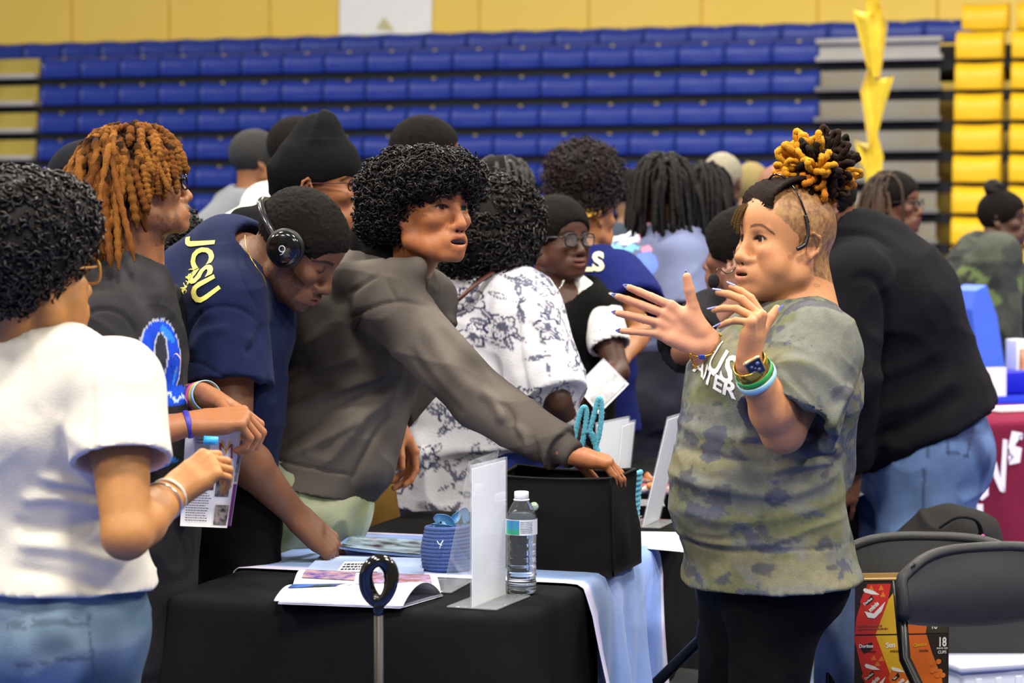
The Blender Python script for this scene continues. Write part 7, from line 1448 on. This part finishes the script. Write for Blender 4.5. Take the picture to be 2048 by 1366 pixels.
ft('18', 1888, 1293, .028, wp, 0, .7, .03); ft('SNACK SIZE', 1888, 1305, .0055, wp, 0, .85, .02); ft('CUPS', 1888, 1313, .0095, wp, 0, .85, .02); ft('18', 1871, 1260, .018, wp, 0, .8, .02); ft('CUPS', 1889, 1259, .006, wp, 0, .8, .01)
def cup(px, py, sc_=1.0, m=red, txt='minis'):
    poly([(px + a * sc_, py + b * sc_) for a, b in ((-26, -2), (-18, -22), (8, -14), (26, -8), (20, 12), (4, 26), (-16, 16))], m, 'cup_print', .0014); poly([(px + a * sc_, py + b * sc_) for a, b in ((-17, -30), (2, -24), (14, -16), (-2, -17), (-16, -21), (-20, -26))], wp, 'lid_print', .0018)
    poly([(px + a * sc_, py + b * sc_) for a, b in ((-17, 17), (2, 22), (26, -2), (18, 18), (4, 32), (-10, 30))], wp, 'cup_rim_print', .0018); poly([(px + a * sc_, py + b * sc_) for a, b in ((-18, 2), (-2, -16), (2, -6), (-10, 4))], dkp, 'logo_shape', .0020); ft(txt, px + 2 * sc_, py + 8 * sc_, .014 * sc_, wp, 42, .9, .04, .0022); ft('Doritos' if m is red else 'Sun', px - 10 * sc_, py - 3 * sc_, .008 * sc_, wp, 38, .9, .03, .0024)
cup(1745, 1210); cup(1748, 1362, .95); cup(1800, 1366, .85, orr)
for (x, y) in ((1742, 1180), (1762, 1180), (1750, 1192), (1766, 1194), (1748, 1322), (1764, 1324), (1756, 1334)): poly([(x, y - 6), (x + 6, y + 5), (x - 6, y + 5)], mat('chip_orange', '#dd7a28', rough=.4, noise=(60, .2)), 'chip_print', .0012)
for i, (x, y) in enumerate(((1881, 1332), (1866, 1335), (1875, 1348), (1884, 1352), (1890, 1360), (1878, 1360), (1868, 1350))): poly([(x + 5.5 * math.cos(a), y + 5.5 * math.sin(a)) for a in np.linspace(0, 6.28, 13)[:-1]], mat('ball_orange', '#e0762c', rough=.4, noise=(90, .2)), 'snack_print', .0012 + .0001 * i)
text_lines(lambda u, v: FP(1716 + u * 62, 1266 - v * 12, 0), 0, 0, 1, 1, 2, fr_, lift=.0016, m=mat('faded_print', '#8d4a34', rough=.5), fill=.5)
# backpack
bp = empty('backpack', at(1900, 1100, 6.1)); tag(bp, 'dark grey backpack with a pink zip cord resting behind the folding chairs', 'backpack'); S = Sdf()
S.e(at(1850, 1120, 6.15), at(1935, 1130, 6.15), .10, .08, .12, .09, u=(0, 0, 1), k=.06); S.e(at(1880, 1060, 6.15), at(1940, 1080, 6.15), .055, a1=.06, k=.05); S.e(at(1900, 1035, 6.15), at(1925, 1050, 6.15), .035, a1=.03, k=.03); S.e(at(1960, 1080, 6.1), at(1975, 1130, 6.1), .05, k=.05); S.e(at(1880, 1150, 6.2), A([at(1880, 1150, 6.2)[0], 6.2, .42]), .16, a1=.15, k=.06)
V, Q = S.mesh('b', vox=.009, post=wrinkle(.012, (7, 7, 9), seed=4)); link('bag_body', mesh_np('bag_body', V, Q), cloth('grey_nylon', '#2b2a2a', n=(9, .4), b=(120, .3)), bp)
q = MB(); q.tube(spline([at(1880, 1055, 6.0), at(1915, 1035, 5.98), at(1950, 1040, 5.98), at(1962, 1065, 6.0), at(1955, 1085, 6.02)], 30), .010, 8, flat=.4); q.build('strap', cloth('strap_black', '#1a1a1b'), bp); q = MB(); q.tube(spline([at(1964, 1070, 5.97), at(1975, 1085, 5.96), at(1982, 1110, 5.96)], 16), .007, 8, flat=.5); q.build('zip_cord', mat('pink_cord', '#d0228c', rough=.6, noise=(60, .2)), bp)
q = MB(); pq = at(1895, 1100, 6.15); q.box((pq[0], 6.15, .26), (.40, .30, .52)); tag(q.build('equipment_case', mat('dark_case', '#262628', rough=.7, noise=(9, .2)), bevel=.01), 'plain dark case under the dark grey backpack', 'case')
# clear ribbed totes on the floor at right, bag behind the legs
for i, (px, d, z) in enumerate(((1990, 6.0, 0), (2010, 6.05, .20))):
    c = at(px, 1300, d); c[2] = z; rt = empty('plastic_tote', c); tag(rt, ['lower ribbed clear plastic tote on the floor at right, under another', 'upper ribbed clear plastic tote at right seen between the chair legs'][i], 'storage box'); q = MB(); uu_t = norm(A([1, .35, 0])); vv_t = A([-uu_t[1], uu_t[0], 0])
    q.box(c + ZZ * .095, (.42, .30, .17), (uu_t, vv_t, ZZ), taper=1.06); q.build('box', mat('frosted_plastic', '#d9dbe6', rough=.35, noise=(4, .15), spec=.6), rt, bevel=.015)
    for k in range(7):
        q = MB(); q.box(c + uu_t * (-.17 + k * .057) - vv_t * .156 + ZZ * .10, (.022, .010, .13), (uu_t, vv_t, ZZ)); q.build('rib', mat('frosted_plastic'), rt, bevel=.004)
    q = MB(); q.box(c + ZZ * .19, (.46, .34, .018), (uu_t, vv_t, ZZ)); q.build('lid', mat('frosted_lid', '#bcbfd0', rough=.3, noise=(4, .15)), rt, bevel=.006)
c = at(1655, 1300, 5.75); S = Sdf(); S.e(A([c[0], c[1], .16]), A([c[0], c[1], .50]), .16, .12, .15, .10, u=(1, 0, 0), k=.05); S.e(A([c[0] - .02, c[1], .55]), A([c[0] + .03, c[1], .62]), .05, a1=.03, k=.06); V, Q = S.mesh('b', vox=.010, post=wrinkle(.016, (9, 9, 11), seed=9)); tag(link('plastic_bag', mesh_np('plastic_bag', V, Q), mat('blue_white_bag', '#b9d3ea', rough=.3, noise=(9, .7, '#4f86b8'), spec=.6)), 'crumpled light blue and white plastic bag on the floor behind the leggings', 'bag')
# ================================================================ second table, maroon table
z2 = .744
def on2(px, py, dz=0): return atz(px, py, z2 + dz)
rg = np.random.default_rng(12)
for i in range(22):
    left = i < 12; px, py = (1262 + (i % 6) * 15 + rg.uniform(-4, 4), 978 - (i // 6) * 16) if left else (1662 + (i % 5) * 14, 955 - ((i - 12) // 5) * 14); p = on2(px, py, .02); S = Sdf(); dv = norm(rg.normal(0, 1, 3) * A([1, 1, .3])); S.e(p - dv * .018, p + dv * .018, .020, .012, u=norm(np.cross(dv, A([.1, .2, 1]))), k=.003)
    V, Q = S.mesh('w', vox=.006, post=lambda V, N_: V + N_ * (.003 * vnoise(V * 90))[:, None]); k = i % 3; o = link('candy_packet', mesh_np('candy_packet', V, Q), mat(('orange_packet', 'red_packet', 'clear_packet')[k], ('#d8622a', '#b8262a', '#d8c8c0')[k], rough=.25, noise=(40, .5, ('#f0c070', '#f0e0d8', '#e04a3a')[k]), coat=.4))
    tag(o, '%s candy packet on the second table, %s of the speaking woman' % (('orange', 'red', 'pale')[k], 'left' if left else 'right'), 'candy packet', 'candy packets on the second table')
S = Sdf(); S.e(on2(1680, 925, .05), on2(1695, 915, .08), .07, .06, .05, .04, u=(1, 0, 0), k=.03); V, Q = S.mesh('b', vox=.008, post=wrinkle(.012, (12, 12, 12), seed=2)); tag(link('snack_bag', mesh_np('snack_bag', V, Q), mat('white_red_bag', '#ece8ea', rough=.25, noise=(9, 1.0, '#c4332c'), coat=.4)), 'white and red plastic snack bag on the second table beside the camouflage shirt', 'bag')
for (pts, m, lb) in (([(1690, 1003), (1738, 985), (1722, 972), (1668, 985)], paper, 'white sheet lying on the right end of the second table'), ([(1702, 972), (1750, 985), (1762, 963), (1712, 957)], mat('teal_card', '#4fa3ae', rough=.4, noise=(40, .15)), 'teal card with pale lettering on the second table'), ([(1655, 972), (1712, 975), (1712, 962), (1660, 955)], mat('beige_card', '#b8a99c', rough=.5, noise=(20, .4)), 'beige leaflet beside the teal card on the second table'), ([(1262, 1010), (1330, 1012), (1326, 1000), (1268, 998)], mat('grey_leaflet', '#8f8f95', rough=.4, noise=(20, .3)), 'grey leaflet on the second table left of the speaking woman')):
    q = MB(); quad_sheet(q, [on2(x, y, .003) for x, y in pts], .002); o = q.build('leaflet', m); tag(o, lb, 'leaflet')
    if 'teal' in lb: flat_text('Join', on2(1735, 967, .006), (1, .1, 0), (-.1, 1, 0), .05, wp, 'lettering', o)
mv = A([v.co[:] for v in mcl.data.vertices]); tm = BVHTree.FromPolygons([tuple(v) for v in mv.tolist()], [list(p.vertices) for p in mcl.data.polygons])
def mpoly(pts, name, nx=1):
    P = [at(x, y, 8.0) for x, y in pts]; mb = MB(); import bmesh
    bm = bmesh.new(); vs = [bm.verts.new(p) for p in P]; bm.faces.new(vs); bmesh.ops.triangulate(bm, faces=bm.faces)
    for _ in range(3): bmesh.ops.subdivide_edges(bm, edges=[e for e in bm.edges if e.calc_length() > .03], cuts=1); bmesh.ops.triangulate(bm, faces=bm.faces)
    V = A([v.co[:] for v in bm.verts]); F_ = [[v.index for v in f.verts] for f in bm.faces]; bm.free(); out = []
    for p in V:
        d = norm(p - A([0, 0, H])); h = tm.ray_cast(Vector((0, 0, H)), Vector(d), 20); out.append(A(h[0]) - d * .006 if h[0] is not None else p)
    mb.add(out, F_, True); return mb.build(name, wht, mcl)
for pts in ([(1949, 968), (1956, 966), (1962, 948), (1968, 964), (1977, 958), (1977, 990), (1964, 1001), (1950, 990)], [(1953, 1008), (1966, 1008), (1967, 1048), (1956, 1040)], [(1984, 912), (1993, 925), (2008, 985), (2000, 982), (1988, 955)], [(2006, 878), (2015, 880), (2010, 985), (2001, 960)], [(1713, 1022), (1741, 1036), (1741, 1050), (1716, 1034)], [(1707, 1045), (1738, 1062), (1738, 1078), (1712, 1062)], [(1715, 1072), (1741, 1084), (1741, 1098), (1717, 1088)], [(1753, 1034), (1773, 1024), (1773, 1036), (1753, 1048)], [(1753, 1055), (1773, 1046), (1773, 1058), (1753, 1072)], [(1753, 1080), (1773, 1070), (1773, 1082), (1753, 1096)]): mpoly(pts, 'arrow_print')
for (pts) in ([(2024, 862), (2046, 866), (2044, 880), (2034, 876), (2030, 892), (2044, 896), (2040, 925), (2018, 930), (2020, 912), (2028, 912), (2016, 895)],): mpoly(pts, 'letter_print')
# blue display stand on the maroon table
zt3 = .786
cB = at(1998, 770, 9.90); cB[2] = zt3; bd = empty('display_board', cB); tag(bd, 'tall blue cardboard display stand with rounded top on the royal blue table', 'display stand'); uB = norm(A([1, .45, 0])); vB = A([-uB[1], uB[0], 0])
def bdo(w0, w1, th, off, m, name):
    hgt = 1.5 - (570 - 450) * 9.9 / 4700 - zt3; prof = [(w0, 0), (w1, 0), (w1 - .02, hgt * .72), (w1 - .05, hgt * .93), ((w0 + w1) / 2 + .01, hgt), (w0 + .02, hgt * .95), (w0 - .01, hgt * .78)]; q = MB(); P = [cB + uB * (x - .06 * z / hgt) + ZZ * z + vB * off for x, z in prof]; n = len(P)
    q.add(P + [p + vB * th for p in P], [list(range(n)), [n + i for i in range(n)][::-1]] + [[i + n, (i + 1) % n + n, (i + 1) % n, i] for i in range(n)]); return q.build(name, m, bd)
bdo(-.085, .05, .16, 0, mat('display_blue', '#4a6fe0', rough=.45, noise=(6, .15)), 'front'); q = MB(); q.box(cB + uB * .03 + vB * .12 + ZZ * .05, (.30, .30, .10), (uB, vB, ZZ)); q.build('tray', mat('deep_blue', '#1c20b8', rough=.4, noise=(6, .15)), bd, bevel=.01)
q = MB(); pc_ = at(1988, 757, 9.78); pc_[2] = zt3 + .06; q.box(pc_, (.11, .02, .12), (uB, vB, ZZ)); tag(q.build('price_card', mat('cream_card', '#efe6de', rough=.6, noise=(9, .05))), 'square cream card leaning against the foot of the blue display', 'card')
q = MB(); c = at(2026, 793, 9.05); c[2] = zt3 + .006; q.box(c, (.20, .12, .012), (uB, vB, ZZ)); tag(q.build('paper_stack', paper), 'low white paper stack at the front of the maroon table', 'paper')
# items past the display: shelf of boxes
for (px, py, w, h, c_, lb) in ((2046, 720, .08, .10, '#b8672a', 'orange patterned box at the right edge beyond the blue display'), (2034, 690, .06, .05, '#e6e6ea', 'white folded card above the orange box at the right edge'), (1935, 700, .10, .15, '#b9a9a0', 'pale striped box behind the leaning man, left of the blue display'), (1905, 660, .12, .12, '#1e2a55', 'navy box behind the leaning man, left of the blue display')):
    c = at(px, py, 10.0); q = MB(); c2 = c.copy(); z0 = zt3; c2[2] = (z0 + c[2] + h / 2) / 2; q.box(c2, (w, .08, c[2] + h / 2 - z0), (uB, vB, ZZ)); tag(q.build('carton', mat('carton_' + c_[1:], c_, rough=.5, noise=(14, .6, '#d8c8a8' if c_ != '#e6e6ea' else '#f4f4f6')), bevel=.004), lb, 'box')
T4 = A([1.62, 9.52, 0]); table(T4, u3, v3, 1.6, .5, zt3 - .012, label='table under the royal blue cloth behind the maroon one'); tag(drape(T4, u3, v3, 1.6, .5, zt3 - .006, 'tablecloth', cloth('blue_tablecloth', '#1c2fb0', n=(5, .2)), seed=11, fold=.02), 'royal blue tablecloth behind the maroon table, under the display stand', 'tablecloth')
for m in bpy.data.meshes: pass
